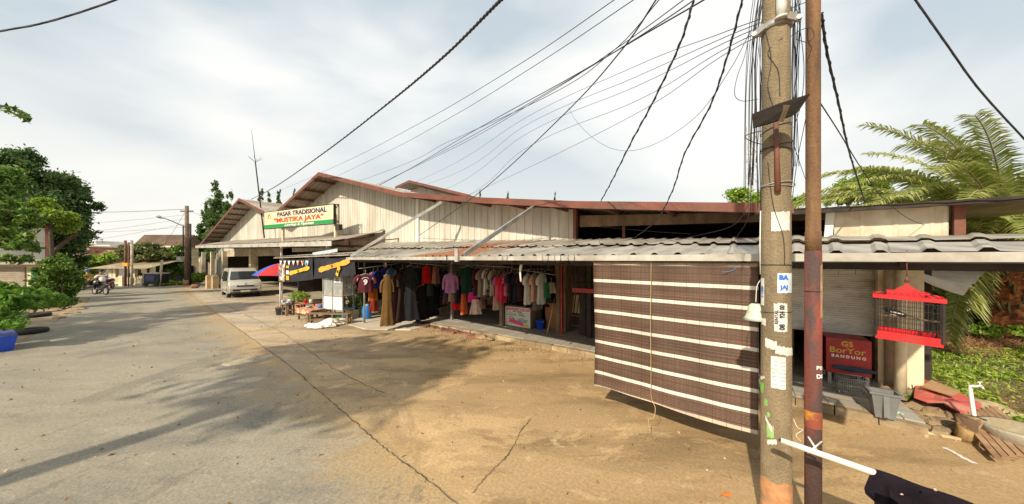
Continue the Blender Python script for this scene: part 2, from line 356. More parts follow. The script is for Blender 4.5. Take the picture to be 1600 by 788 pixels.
def lin(pts):
    def f(s):
        if s <= pts[0][0]: return pts[0][1]
        for (a, za), (b, zb) in zip(pts, pts[1:]):
            if s <= b: return za+(zb-za)*(s-a)/(b-a)
        return pts[-1][1]
    return f
RD = 8.4; WD = 9.6
Bp = [SZ(443, 324, RD), SZ(499, 271, RD), SZ(628, 303, RD), SZ(760, 312, RD), SZ(900, 318, RD), SZ(1240, 323, RD)]
Ap = [SZ(306, 386, RD), SZ(374, 311, RD), None]
# the valley between the halls: where the mirrored slopes meet
vs_ = (Ap[1][0]+Bp[1][0])/2; slope = (Bp[1][1]-Bp[2][1])/(Bp[2][0]-Bp[1][0]); vz = Bp[1][1]-(Bp[1][0]-vs_)*slope
Bp[0] = (vs_, vz); Ap[2] = (vs_, vz)
Ap[0] = (Ap[1][0]-(Ap[1][1]-3.9)/slope, 3.9)
print('B', Bp, 'A', Ap, 'slope', slope)
def roof(parent, pts, d0, d1, m, pitch=.3):
    mb = MB()
    for (s0, z0), (s1, z1) in zip(pts, pts[1:]):
        n = max(2, int((d1-d0)/pitch)); prof = []
        for i in range(n):
            a = d0+(d1-d0)*i/n; b_ = d0+(d1-d0)*(i+1)/n; w_ = b_-a
            prof += [(a, 0), (a+w_*.7, 0), (a+w_*.78, .035), (a+w_*.92, .035)]
        prof.append((d1, 0)); vs = []
        for dd, h in prof: vs += [(s0, dd, z0+h), (s1, dd, z1+h)]
        mb.add(vs, [(2*i, 2*i+1, 2*i+3, 2*i+2) for i in range(len(prof)-1)])
    return part('roof', mb, m, parent)
def rake(parent, pts, d, h=.2, t=.05):
    mb = MB()
    for (s0, z0), (s1, z1) in zip(pts, pts[1:]):
        mb.prism([(s0, d, z0+.06), (s1, d, z1+.06), (s1, d, z1+.06-h), (s0, d, z0+.06-h)], (0, -t, 0))
    return part('fascia', mb, m_fascia, parent)
def purlins(parent, pts, d0, d1):
    mb = MB()
    for (s0, z0), (s1, z1) in zip(pts, pts[1:]):
        n = max(1, int(math.hypot(s1-s0, z1-z0)/1.25))
        for i in range(n):
            t = (i+.5)/n; s = s0+(s1-s0)*t; z = z0+(z1-z0)*t-.09
            mb.bar((s, d0+.02, z), (s, d1, z), .07, .12)
    return part('purlins', mb, m_rust, parent)
hb = thing('market_hall', 'long white clad market hall with red-brown roof edge, its awning over the clothes shops', 'market building', (-21, WD, 0), 'M')
zB = lin(Bp)
roof(hb, Bp[:-1] + [Bp[-1]], RD, 26, m_tin); rake(hb, Bp, RD); purlins(hb, Bp[:3], RD, WD); purlins(hb, Bp[2:], RD, WD+4)
s_end = ps(897, WD)
mb = MB(); ribs(mb, vs_, ps(655, WD)-.06, lambda s: 3.0, lambda s: zB(s)-.05, WD, .25)
part('gable_wall', mb, m_wall, hb)
mb = MB(); ribs(mb, ps(655, WD)+.06, s_end, lambda s: 3.0, lambda s: zB(s)-.05, WD-.02, .34, .03, .04)
part('side_wall', mb, m_wall, hb)
mb = MB(); mb.bx(ps(655, WD)-.08, ps(655, WD)+.08, WD-.12, WD-.03, 3.0, zB(ps(655, WD))-.12); part('downpipe', mb, m_white, hb)
mb = MB(); mb.bx(s_end, s_end+.1, WD-.08, WD+.1, 3.0, zB(s_end)-.06); part('post', mb, m_rust, hb)
s = ps(975, WD+.3); mb = MB(); mb.bx(s-.04, s+.04, WD+.25, WD+.33, 2.9, zB(s)-.08); part('post', mb, m_rust, hb)
sr = Bp[-1][0]
mb = MB(); mb.prism([(s_end+.15, WD+.1, zB(s_end)-.25), (sr+1.2, WD+.1, 3.52), (sr+1.2, WD+.1, 3.34), (s_end+.15, WD+.1, zB(s_end)-.62)], (0, .08, 0)); part('beam', mb, m_wood, hb)
mb = MB()   # hall interior, shade put into near-black colour: back wall, party walls, ceiling over the shops
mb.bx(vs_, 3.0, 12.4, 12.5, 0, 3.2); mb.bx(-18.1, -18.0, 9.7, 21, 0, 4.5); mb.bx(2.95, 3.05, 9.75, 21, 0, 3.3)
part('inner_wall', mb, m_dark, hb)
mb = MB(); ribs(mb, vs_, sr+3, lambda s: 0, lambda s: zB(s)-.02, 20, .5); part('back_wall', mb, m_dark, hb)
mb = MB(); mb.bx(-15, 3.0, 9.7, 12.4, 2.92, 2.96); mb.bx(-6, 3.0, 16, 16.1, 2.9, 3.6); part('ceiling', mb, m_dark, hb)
# white panels and flat roof at the right end
PD = 8.75; e0 = ps(1290, PD); e1 = ps(1497, PD)
zt = 3.62
mb = MB(); n = 9; vs = []
for i in range(n+1):
    s = e0+(e1-e0)*i/n
    for k in (0, 1): pass
ribs(mb, e0+.12, e1-.1, lambda s: 2.85, lambda s: 3.40+.012*math.sin(s*14), PD, .42, .012, .05)
m_panel = mat('stained_fibre_panel', (.62, .54, .42), .85, (.42, .33, .22), 2.4, .14, .25, 14, thr=(.45, .65))
part('end_panel', mb, m_panel, hb)
mb = MB(); mb.box((e0+.04, PD-.04, 3.12), (.12, .05, .62), rot=Matrix.Rotation(.06, 3, 'Y')); part('panel_trim', mb, m_white, hb)
mb = MB(); mb.bx(e1-.06, e1+.06, PD-.06, PD+.06, 2.8, 3.44); part('corner_post', mb, m_rust, hb)
mb = MB()
xs = [sr-.6+i*.25 for i in range(20)]; vs = []
for i, s in enumerate(xs):
    z = 3.50 - .008*i
    vs += [(s, RD-.05, z+.02*(i % 2)), (s, 20, z+.35+.02*(i % 2))]
mb.add(vs, [(2*i, 2*i+2, 2*i+3, 2*i+1) for i in range(len(xs)-1)])
part('lean_to_roof', mb, m_tin, hb)
mb = MB(); mb.bx(sr-.1, xs[-1]-.4, RD-.02, RD+.05, 3.38, 3.46); part('lean_to_fascia', mb, m_dark, hb)
# awning: two overlapping tiers of ribbed tin
def awning_mat():
    m = bpy.data.materials.new('awning_tin'); m.use_nodes = True; n = m.node_tree.nodes; l = m.node_tree.links; b = n['Principled BSDF']; b.inputs['Roughness'].default_value = .5; b.inputs['Metallic'].default_value = .1
    t = n.new('ShaderNodeTexCoord'); at = n.new('ShaderNodeAttribute'); at.attribute_name = 'rust'
    a = n.new('ShaderNodeTexNoise'); a.inputs['Scale'].default_value = 1.3; a.inputs['Detail'].default_value = 8
    mp = n.new('ShaderNodeMapping'); mp.inputs['Scale'].default_value = (2.5, .6, 1); l.new(t.outputs['Object'], mp.inputs[0]); l.new(mp.outputs[0], a.inputs['Vector'])
    c = n.new('ShaderNodeValToRGB'); e = c.color_ramp.elements; e[0].position = .3; e[0].color = (.20, .175, .14, 1); e[1].position = .62; e[1].color = (.44, .41, .35, 1); l.new(a.outputs['Fac'], c.inputs[0])
    a2 = n.new('ShaderNodeTexNoise'); a2.inputs['Scale'].default_value = 2.2; a2.inputs['Detail'].default_value = 9; a2.inputs['Roughness'].default_value = .7
    mp2 = n.new('ShaderNodeMapping'); mp2.inputs['Scale'].default_value = (2.6, .5, 1); l.new(t.outputs['Object'], mp2.inputs[0]); l.new(mp2.outputs[0], a2.inputs['Vector'])
    ad = n.new('ShaderNodeMath'); ad.operation = 'MULTIPLY_ADD'; l.new(at.outputs['Fac'], ad.inputs[0]); ad.inputs[1].default_value = .3; l.new(a2.outputs['Fac'], ad.inputs[2])
    mr = n.new('ShaderNodeMapRange'); mr.inputs[1].default_value = .645; mr.inputs[2].default_value = .75; l.new(ad.outputs[0], mr.inputs[0])
    mi = n.new('ShaderNodeMix'); mi.data_type = 'RGBA'; l.new(mr.outputs[0], mi.inputs[0]); l.new(c.outputs[0], mi.inputs[6]); mi.inputs[7].default_value = (.34, .13, .06, 1)
    l.new(mi.outputs[2], b.inputs['Base Color']); return m
m_awn = awning_mat()
zb = lambda s: 2.98 - .02*s
def tier(t0, t1, dz, jit, seed):
    random.seed(seed); mb = MB(); rust = []; cz = 0
    S0, S1 = -11.6, 2.05; pitch = .305; s = 0; cols = []
    n = int((S1-S0)/pitch); off = [0]*(n+1); cur = 0
    for i in range(n):
        if i % 3 == 0: cur = random.uniform(-jit, jit)*1.8; cz = random.uniform(-.012, .014)
        a = S0+i*pitch; cols += [(a, cz, cur), (a+pitch*.60, cz-.004, cur), (a+pitch*.70, .03+cz, cur), (a+pitch*.84, .03+cz, cur), (a+pitch*.96, cz, cur)]
    cols.append((S1, 0, 0)); vs = []; K = 4
    def pt(s, t):   # left end fans out to the wall
        sb = (s if s < 0 else s+s/2.05*2.0) if s > -8 else -8 + (s+8)*1.9
        g = (s, dg(s)-.04, 2.555); bk = (sb, 9.5, zb(sb))
        return [g[k]+(bk[k]-g[k])*t for k in range(3)]
    for c, h, j in cols:
        for k in range(K+1):
            t = t0 + (t1-t0)*k/K + (j if k in (0,) else 0)
            p = pt(c, t); hz = h+dz+random.uniform(-.004, .004)
            vs.append((p[0], p[1], p[2]+hz)); rust.append(max(0, 1-abs(c+6.3)/2.0)*(1-.5*t)+.18)
    mb.add(vs, [(i*(K+1)+k, (i+1)*(K+1)+k, (i+1)*(K+1)+k+1, i*(K+1)+k+1) for i in range(len(cols)-1) for k in range(K)])
    o = part('awning', mb, m_awn, hb)
    at = o.data.attributes.new('rust', 'FLOAT', 'POINT'); at.data.foreach_set('value', rust)
    return o
tier(0, .56, 0, .012, 3); tier(.46, 1.0, .05, .02, 5)
random.seed(21)
g0, g1 = -11.7, 2.12
mb = MB()
def gpt(s, dd, z): return (s, dg(s)+dd, z)
for a, b_ in ((g0, -5.75), (-5.7, g1)):
    mb.prism([gpt(a, -.1, 2.56), gpt(a, -.1, 2.475), gpt(a, .03, 2.475), gpt(a, .03, 2.49), gpt(a, -.085, 2.49), gpt(a, -.085, 2.56)], (b_-a, -.11*(b_-a), 0))
part('gutter', mb, m_gutter, hb)
mb = MB()
mb.bar(gpt(g0, .1, 2.44), gpt(g1, .1, 2.44), .06, .1); mb.bar((-14.5, 7.6, 2.62), (3.2, 6.9, 2.62), .06, .09)
for i in range(11):
    s = -11.2+i*1.25; mb.bar(gpt(s, 0, 2.46), (s, 9.5, zb(s)-.1), .05, .08)
part('awning_frame', mb, m_dark, hb)
# struts that hold the awning
def strut(px0, py0, px1, s1):
    a = P(px0, py0, YY(s1, dg(s1))-.0); sA, zA = SZ(px1[0], px1[1], RD+.05); 
    g = toM(MW(s1, dg(s1)-.05, 2.6)); mb = MB(); mb.bar(g, (sA, RD+.05, zA), .07, .1); part('strut', mb, m_steel, hb)
strut(725, 390, (835, 323), ps(727, 5.4)); strut(545, 394, (690, 316), -11.4)
s_ = ps(722, 5.45); mb = MB(); mb.bx(s_-.05, s_+.05, dg(s_)-.17, dg(s_)-.115, 2.44, 2.74); part('strut_bracket', mb, m_gutter, hb)

# ---- left hall
ha = thing('market_hall', 'farther gabled market hall behind the signboard, with a low canopy over the van', 'market building', (Ap[1][0], WD, 0), 'M')
zA = lin(Ap)
roof(ha, Ap, RD, 34, m_tin); rake(ha, Ap, RD); purlins(ha, Ap, RD, WD)
mb = MB(); ribs(mb, Ap[0][0]+.5, vs_, lambda s: 3.3, lambda s: zA(s)-.06, WD, .3)
part('gable_wall', mb, m_wall, ha)
# canopy in front
c0 = SZ(307, 385, 7.0); c1 = SZ(520, 379, 7.0); ca = [(c0[0], 7.0, c0[1]), (c1[0], 7.0, c1[1])]
print('canopy', ca)
mb = MB(); n = 70; vs = []
for i in range(n+1):
    t = i/n; s = c0[0]+(c1[0]-c0[0])*t; z = c0[1]+(c1[1]-c0[1])*t; h = .03*(i % 2)
    vs += [(s, 7.0, z+.09+h), (s, WD-.03, z+.62+h)]
mb.add(vs, [(2*i, 2*i+2, 2*i+3, 2*i+1) for i in range(n)])
e = SZ(598, 362, WD-.1)
part('canopy', mb, m_tin, ha)
mb = MB(); mb.prism([(c0[0], 6.97, c0[1]+.06), (c1[0], 6.97, c1[1]+.07), (c1[0], 6.97, c1[1]-.16), (c0[0], 6.97, c0[1]-.16)], (0, -.04, 0)); part('canopy_fascia', mb, m_gutter, ha)
mb = MB()
for i in range(12):
    t = (i+.5)/12; s = c0[0]+(c1[0]-c0[0])*t; z = c0[1]+(c1[1]-c0[1])*t
    mb.bar((s, 7.0, z-.1), (s, WD, z-.1), .06, .08); mb.bar((s, 7.05, z), (s, WD, z+.5), .06, .08); mb.bar((s, 8.3, z-.1), (s, 8.3, z+.28), .05)
part('canopy_truss', mb, m_rust, ha)
# second piece of canopy nearer, up to the wall of the right hall
mb = MB(); n = 16; vs = []; q0 = c1[0]+.02; q1 = ps(598, WD)
for i in range(n+1):
    t = i/n; s = q0+(q1-q0)*t; h = .03*(i % 2)
    vs += [(s, 7.5+1.2*t, c1[1]+.16+.38*t*.5+h), (s, WD-.03, c1[1]+.72+h+.06*t)]
mb.add(vs, [(2*i, 2*i+2, 2*i+3, 2*i+1) for i in range(n)]); part('canopy', mb, m_tin, ha)
mb = MB(); mb.bar((q0, 7.55, c1[1]+.1), (q1, 8.7, c1[1]+.3), .05, .08); mb.bar((q0+.8, 7.7, c1[1]), (q0+1.1, WD, 3.5), .05); mb.bx(q0, q1, WD+.02, WD+.06, 0, 3.2) ; part('canopy_truss', mb, m_rust, ha)
# ground storey under the canopy
mb = MB(); ribs(mb, ps(352, WD), ps(440, WD), lambda s: 2.75, lambda s: 3.5, WD+.03, .3); part('upper_wall', mb, m_panel, ha)
mb = MB(); mb.bx(Ap[0][0]+1.5, vs_, 18, 18.1, 0, 4); mb.bx(vs_-.1, vs_, 10, 18, 0, 4); mb.bx(ps(352, WD)-.1, ps(352, WD), 9.7, 18, 0, 4); mb.bx(Ap[0][0]+1.5, vs_, 9.7, 18, 3.9, 3.95); part('inner_wall', mb, m_dark, ha)  # near-black walls deepen the shade inside by colour
def col(px, w_, m, d=7.3, z1=3.3, nm='column'):
    s = ps(px, d); mb = MB(); mb.bx(s-w_/2, s+w_/2, d-w_/2, d+w_/2, 0, z1); return part(nm, mb, m, ha)
col(396, .5, m_cream, WD-.1); col(351, .4, m_panel, WD-.1); col(318, .3, m_panel, WD-.1); col(332, .3, m_cream, WD-.1)
col(440, .08, m_white, 7.4, 3.3, 'post'); col(512, .12, m_steel, 7.4, 3.2, 'post')
mb = MB(); ribs(mb, Ap[0][0]+.2, ps(351, WD)-.3, lambda s: 0, lambda s: 3.5, WD+.02, .8, .05, .2); part('lower_wall', mb, mat('grey_green_shutter', (.3, .3, .25), .7, (.2, .17, .12), 2, .15), ha)
# clock-like round plate on wall
pp = SZ(312, 411, WD-.1)
mb = MB(); mb.lathe((ps(313, WD-.05), WD-.06, 2.45), [(0, 0), (.34, 0), (.34, .05)], 20, axis=(0, -1, 0)); part('round_plate', mb, mat('yellowed_plate', (.65, .55, .35), .6), ha)
# roof monitor further back
hc = thing('market_hall', 'small raised gable roof sticking up behind the right hall roof', 'market building', (*[ps(690, 16)], 16, 0), 'M')
pk = SZ(640, 283, 16); pr = SZ(735, 306, 16); pl = SZ(618, 293, 16)
roof(hc, [pl, pk, pr, (pr[0]+3, pr[1]-.8)], 16, 28, m_tin); rake(hc, [pl, pk, pr], 16, .2)
mb = MB(); ribs(mb, pl[0]+.5, pr[0], lambda s: 4.2, lin([(pl[0], pl[1]-.3), (pk[0], pk[1]-.3), (pr[0], pr[1]-.3)]), 17, .3); part('gable_wall', mb, m_wall, hc)
mb = MB()
for k in (.1, .3, .5, .7, .9): s = pk[0]+(pr[0]-pk[0])*k; z = pk[1]+(pr[1]-pk[1])*k-.1; mb.bar((s, 16, z), (s, 17, z), .06)
part('purlins', mb, m_rust, hc)

# ---- shop fronts, posts, shutter, right-end columns
mb = MB(); part_specs = []
def shop_post(px, w_, m, d, z0=.14, z1=2.95, nm='post', lab=None):
    s = ps(px, d); mb = MB(); mb.bx(s-w_/2, s+w_/2, d-w_/2, d+w_/2, z0, z1); return part(nm, mb, m, hb, lab)
shop_post(873, .13, m_wood, 9.3); shop_post(877.5, .05, m_red, 9.15); shop_post(784, .12, m_wood, 9.0); shop_post(791, .1, m_dark, 9.2); shop_post(706, .07, m_steel, 8.8); shop_post(912, .2, m_dark, 9.4); shop_post(921, .14, m_dark, 9.2)
for px_, dd_ in ((884, 9.4), (786, 9.6), (1236, 9.4)):
    s0 = ps(px_, 9.5 if px_ != 786 else 9.3); mb = MB(); mb.bx(s0-.04, s0+.04, dd_, 12.3, .14, 2.9); part('party_wall', mb, m_wood, hb)
mb = MB(); a = ps(790, 9.25); b_ = ps(868, 9.25); mb.bx(a, b_, 9.22, 9.28, 2.35, 2.5); part('red_beam', mb, m_fascia, hb)
mb = MB(); a = ps(700, 10.6); b_ = ps(868, 10.6)
for i in range(9): mb.bx(a, b_, 10.6, 10.63, 1.55+i*.13, 1.65+i*.13)
part('slatted_partition', mb, m_wood, hb)
# rolling shutter half open with brick panel above
sa = ps(1237, WD-.3); sb = ps(1367, WD-.3); dsh = WD-.3
mb = MB(); n = 26
for i in range(n):
    z0 = 1.02+i*.045
    mb.prism([(sa, dsh, z0), (sa, dsh-.018, z0+.012), (sa, dsh-.018, z0+.034), (sa, dsh, z0+.045), (sa, dsh+.01, z0+.045), (sa, dsh+.01, z0)], (sb-sa, 0, 0))
mb.bx(sa, sb, dsh-.03, dsh+.02, .97, 1.02)
m_shut = mat('stained_roller_shutter', (.74, .74, .71), .55, (.46, .38, .29), 2.2, .12, thr=(.52, .64), stretch=(.6, 1, 2))
part('roller_shutter', mb, m_shut, hb)
mb = MB()
for r in range(9):
    z0 = 2.19+r*.083; s = sa - (.12 if r % 2 else 0)
    while s < sb:
        mb.bx(max(s, sa), min(s+.235, sb), dsh-.03-random.uniform(0, .006), dsh+.02, z0, z0+.076); s += .243
part('brick_panel', mb, m_shut, hb)
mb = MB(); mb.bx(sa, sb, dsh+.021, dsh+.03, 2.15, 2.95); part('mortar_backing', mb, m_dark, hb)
def rcol(px, dd, w_, m, rnd, z1, nm):
    s = ps(px, dd); mb = MB()
    if rnd: mb.tube([(s, dd, .02), (s, dd, z1*.5), (s, dd, z1)], w_/2, 16)
    else: mb.bx(s-w_/2, s+w_/2, dd-w_/2, dd+w_/2, .02, z1)
    part(nm, mb, m, hb)
rcol(1379, 9.1, .16, m_cream, False, 2.9, 'column'); rcol(1392, 9.0, .17, m_panel, True, 2.9, 'drainpipe'); rcol(1407, 8.55, .15, m_cream, True, 2.85, 'drainpipe')
s_ = ps(1419, 8.9); mb = MB(); mb.bx(s_-.1, s_+.14, 8.75, 10.5, .0, 2.75); part('end_wall', mb, m_cream, hb)
mb = MB(); mb.bx(ps(1368, 7.6), ps(1500, 7.3), 7.2, 7.45, 2.36, 2.46); part('black_beam', mb, m_dark, hb)
# loose roofing sheet hanging at the right end
A = [P(1440, 408, 5.6), P(1560, 410, 5.0), P(1527, 450, 4.7), P(1400, 408, 5.2)]
mb = MB(); n = 12; vs = []
q = [P(1425, 412, 7.9), P(1553, 411, 6.6), P(1505, 462, 5.5), P(1415, 424, 5.9)]
for i in range(n+1):
    t = i/n; a = q[0].lerp(q[3], t); b_ = q[1].lerp(q[2], t)
    h = .03 if i % 4 in (1, 2) else 0
    for k in range(5):
        p = a.lerp(b_, k/4); vs.append(Vector((p.x, p.y, p.z+h-.05*math.sin(k/4*math.pi))))
mb.add(vs, [(i*5+k, (i+1)*5+k, (i+1)*5+k+1, i*5+k+1) for i in range(n) for k in range(4)])
single('roofing_sheet', mb, mat('pale_roofing_sheet', (.80, .74, .62), .7, (.6, .5, .38), 3, .08), 'pale loose roofing sheet drooping beside the palm trunk at the right end of the awning', 'roofing sheet', tuple(q[1]))
# ------------------------------------------------------------ striped blind
def blindmat():
    m = bpy.data.materials.new('striped_blind'); m.use_nodes = True; n = m.node_tree.nodes; l = m.node_tree.links; b = n['Principled BSDF']; b.inputs['Roughness'].default_value = .6
    t = n.new('ShaderNodeTexCoord'); s = n.new('ShaderNodeSeparateXYZ'); l.new(t.outputs['Object'], s.inputs[0])
    def mth(op, a, b_=None, c=None):
        k = n.new('ShaderNodeMath'); k.operation = op
        for i, x in enumerate((a, b_, c)):
            if x is None: continue
            if isinstance(x, (int, float)): k.inputs[i].default_value = x
            else: l.new(x, k.inputs[i])
        return k.outputs[0]
    H = 2.03; z = s.outputs['Z']      # local z runs from 0 (bottom) to H
    sl = mth('DIVIDE', z, .0135); cell = mth('FLOOR', sl)
    wn = n.new('ShaderNodeTexWhiteNoise'); wn.noise_dimensions = '1D'; l.new(cell, wn.inputs['W'])
    st = mth('FRACT', mth('DIVIDE', mth('SUBTRACT', H*(1-.135), z), .249)); 
    white = mth('LESS_THAN', st, .19); inr = mth('MULTIPLY', white, mth('MULTIPLY', mth('GREATER_THAN', z, .2), mth('LESS_THAN', z, H*(1-.1))))
    edg = mth('MAXIMUM', mth('LESS_THAN', z, .03), mth('GREATER_THAN', z, H-.04))
    br = n.new('ShaderNodeMix'); br.data_type = 'RGBA'; l.new(wn.outputs[0], br.inputs[0]); br.inputs[6].default_value = (.072, .036, .022, 1); br.inputs[7].default_value = (.13, .070, .044, 1)
    gap = mth('LESS_THAN', mth('FRACT', sl), .16)
    g2 = n.new('ShaderNodeMix'); g2.data_type = 'RGBA'; l.new(gap, g2.inputs[0]); l.new(br.outputs[2], g2.inputs[6]); g2.inputs[7].default_value = (.03, .014, .009, 1)
    # pale thread dashes
    th = mth('MULTIPLY', mth('LESS_THAN', mth('FRACT', mth('DIVIDE', s.outputs['X'], .052)), .55), mth('LESS_THAN', mth('FRACT', mth('ADD', mth('DIVIDE', z, .0405), .2)), .13))
    g3 = n.new('ShaderNodeMix'); g3.data_type = 'RGBA'; l.new(mth('MULTIPLY', th, .22), g3.inputs[0]); l.new(g2.outputs[2], g3.inputs[6]); g3.inputs[7].default_value = (.4, .28, .15, 1)
    w_ = n.new('ShaderNodeMix'); w_.data_type = 'RGBA'; l.new(inr, w_.inputs[0]); l.new(g3.outputs[2], w_.inputs[6]); w_.inputs[7].default_value = (.62, .58, .5, 1)
    e_ = n.new('ShaderNodeMix'); e_.data_type = 'RGBA'; l.new(edg, e_.inputs[0]); l.new(w_.outputs[2], e_.inputs[6]); e_.inputs[7].default_value = (.45, .36, .26, 1)
    st2 = mth('LESS_THAN', mth('FRACT', mth('DIVIDE', s.outputs['X'], .152)), .03)
    f_ = n.new('ShaderNodeMix'); f_.data_type = 'RGBA'; l.new(mth('MULTIPLY', st2, .8), f_.inputs[0]); l.new(e_.outputs[2], f_.inputs[6]); f_.inputs[7].default_value = (.02, .012, .01, 1)
    no = n.new('ShaderNodeTexNoise'); no.inputs['Scale'].default_value = 1.7; no.inputs['Detail'].default_value = 8; no.inputs['Roughness'].default_value = .7; l.new(t.outputs['Object'], no.inputs['Vector'])
    mr = n.new('ShaderNodeMapRange'); mr.inputs[1].default_value = .3; mr.inputs[2].default_value = .7; mr.inputs[3].default_value = .68; mr.inputs[4].default_value = 1.35; l.new(no.outputs['Fac'], mr.inputs[0])
    vm = n.new('ShaderNodeVectorMath'); vm.operation = 'SCALE'; l.new(f_.outputs[2], vm.inputs[0]); l.new(mr.outputs[0], vm.inputs['Scale']); l.new(vm.outputs[0], b.inputs['Base Color'])
    bp = n.new('ShaderNodeBump'); bp.inputs['Strength'].default_value = .5; bp.inputs['Distance'].default_value = .006; l.new(mth('PINGPONG', sl, .5), bp.inputs['Height']); l.new(bp.outputs[0], b.inputs['Normal'])
    return m
sL = -1.93; sR = .19
bl = P(928, 603, 5.24); brt = P(1185, 664, 3.83)
v = Vector((brt.x-bl.x, brt.y-bl.y, 0)); BW = v.length; brz = math.atan2(v.y, v.x)
t = thing('roller_blind', 'large brown slatted blind with white stripes hanging from the awning edge', 'blind', (bl.x, bl.y, .42), 'L', brz, None)
mb = MB(); nx, nz = 24, 30; vs = []
for side in (0, 1):
    for i in range(nx+1):
        for k in range(nz+1):
            x = BW*i/nx; z = 2.03*k/nz
            y = .035*math.sin(x*2.6+1+z*.5)*(1-k/nz) + .02*math.sin(z*2.2) + .008*math.sin(x*9+z*3) + side*.008 - .03*(1-k/nz)**2
            vs.append((x, y, z + (.02*math.sin(x*1.9+.6)+.006*math.sin(x*7))*(1-k/nz)))
o1 = (nx+1)*(nz+1); fs = []
for i in range(nx):
    for k in range(nz):
        a = i*(nz+1)+k; fs.append((a, a+nz+1, a+nz+2, a+1)); fs.append((o1+a, o1+a+1, o1+a+nz+2, o1+a+nz+1))
mb.add(vs, fs, True)
# close the edges
for i in range(nx):
    for k in (0, nz): a = i*(nz+1)+k; mb.f.append((a, a+nz+1, o1+a+nz+1, o1+a)); mb.sm.append(False)
for k in range(nz):
    for i in (0, nx): a = i*(nz+1)+k; mb.f.append((a, a+1, o1+a+1, o1+a)); mb.sm.append(False)
part('slats', mb, blindmat(), t)
mb = MB(); mb.bar((-.02, .01, 2.055), (BW+.02, .01, 2.055), .035, .045); part('head_rail', mb, m_wood, t)
mb = MB(); x0 = .92
mb.tube(spline([(x0, -.05, 2.05), (x0-.005, -.06, 1.2), (x0, -.06, .5), (x0+.01, -.08, .12), (x0+.07, -.1, -.02), (x0+.05, -.12, -.16), (x0-.01, -.14, -.2), (x0+.03, -.2, -.32)]), .004, 5)
part('pull_cord', mb, mat('tan_cord', (.5, .38, .18), .8), t)

# ------------------------------------------------------------ the two near poles
def polemat():
    m = mat('concrete_pole', (.31, .235, .14), .9, (.15, .12, .075), 2.2, .3, .6, 60, thr=(.42, .58), stretch=(1, 1, .35), fine=.22)
    return m
CP = Vector((2.475, 3.0, 0))
t = thing('utility_pole', 'thick concrete utility pole covered in torn paper notices', 'utility pole', tuple(CP), 'L', math.atan2(-CP.x, CP.y)*1.0, None)
# local frame: -y looks at the camera
cr_ = lambda z: .119 - .0028*z
mb = MB(); mb.tube([(0, 0, z) for z in np.linspace(-.1, 7.5, 26)], [cr_(z) for z in np.linspace(-.1, 7.5, 26)], 28)
part('shaft', mb, polemat(), t)
def on_pole(ang, z, r=.004): return Vector(((cr_(z)+r)*math.sin(ang), -(cr_(z)+r)*math.cos(ang), z))
def notice(name, a0, a1, z0, z1, m, parent=t, rag=.0, skew=0, layer=.003, label=None):
    mb = MB(); n = 10; k2 = 6; vs = []
    for i in range(n+1):
        for k in range(k2+1):
            a = a0+(a1-a0)*i/n; z = z0+(z1-z0)*k/k2 + skew*(i/n)
            if k in (0, k2): z += random.uniform(-rag, rag)
            if i in (0, n): a += random.uniform(-rag, rag)*3
            vs.append(on_pole(a, z, layer + .0008*random.random()))
    mb.add(vs, [(i*(k2+1)+k, (i+1)*(k2+1)+k, (i+1)*(k2+1)+k+1, i*(k2+1)+k+1) for i in range(n) for k in range(k2)])
    return part(name, mb, m, parent, label)
def pa(px):   # picture column -> angle on the pole
    x = (px-1212)/24.0; return math.asin(max(-.97, min(.97, x)))
def pzz(py): return CAMZ + (HOR-py)/F*2.9
m_bluep = mat('blue_print', (.03, .16, .6), .7); m_blkp = mat('black_print', (.02, .02, .02), .7); m_orange = mat('orange_paint_band', (.50, .24, .11), .9, (.28, .19, .11), 9, .25, thr=(.45, .6))
def curvetext(s, px, py, size, m, ang=0, bold=.002, squash=1):
    """print that follows the pole: text bent round the shaft"""
    cu = bpy.data.curves.new('print', 'FONT'); cu.body = s; cu.size = size; cu.align_x = 'CENTER'; cu.align_y = 'CENTER'; cu.offset = bold; cu.resolution_u = 2
    tt = bpy.data.objects.new('tmp', cu); C.objects.link(tt); bpy.context.view_layer.update()
    me = bpy.data.meshes.new_from_object(tt.evaluated_get(bpy.context.evaluated_depsgraph_get())); bpy.data.objects.remove(tt)
    ca, sa_ = math.cos(ang), math.sin(ang); a0 = pa(px); z0 = pzz(py)
    for v_ in me.vertices:
        x, y = v_.co.x*squash, v_.co.y; x, y = x*ca-y*sa_, x*sa_+y*ca
        v_.co = on_pole(a0 + x/.116, z0+y, .0075)
    me.materials.clear(); me.materials.append(m); o = bpy.data.objects.new('print', me); C.objects.link(o); o.parent = t; return o
notice('paper_notice', pa(1205), pa(1232), pzz(361), pzz(331), m_paper, rag=.006)
notice('paper_notice', pa(1214), pa(1235), pzz(458), pzz(427), mat('pale_blue_paper', (.6, .68, .74), .8), rag=.004)
curvetext('BA', 1223, 434, .055, m_bluep, 0, .004); curvetext('JAJ', 1224, 449, .05, m_bluep, .05, .002)
notice('paper_notice', pa(1209), pa(1228), pzz(518), pzz(474), m_paper, rag=.008)
curvetext('08', 1221, 511, .055, m_blkp, math.pi/2, .002); curvetext('924 00', 1221, 487, .05, m_blkp, math.pi/2, .002, .85)
curvetext('RENTAL', 1213, 496, .035, m_blkp, math.pi/2, .001)
notice('paper_notice', pa(1189), pa(1194.5), pzz(480), pzz(436), m_paper, rag=.003)
curvetext('0851 7', 1191.5, 458, .042, m_bluep, -math.pi/2, .001, .9)
notice('paper_notice', pa(1196), pa(1213), pzz(545), pzz(531), m_paper, rag=.01, skew=-.02); notice('paper_notice', pa(1211), pa(1235), pzz(553), pzz(540), m_paper, rag=.01, skew=-.02, layer=.005)
notice('paper_notice', pa(1204.5), pa(1226), pzz(608), pzz(558), m_paper, rag=.004)
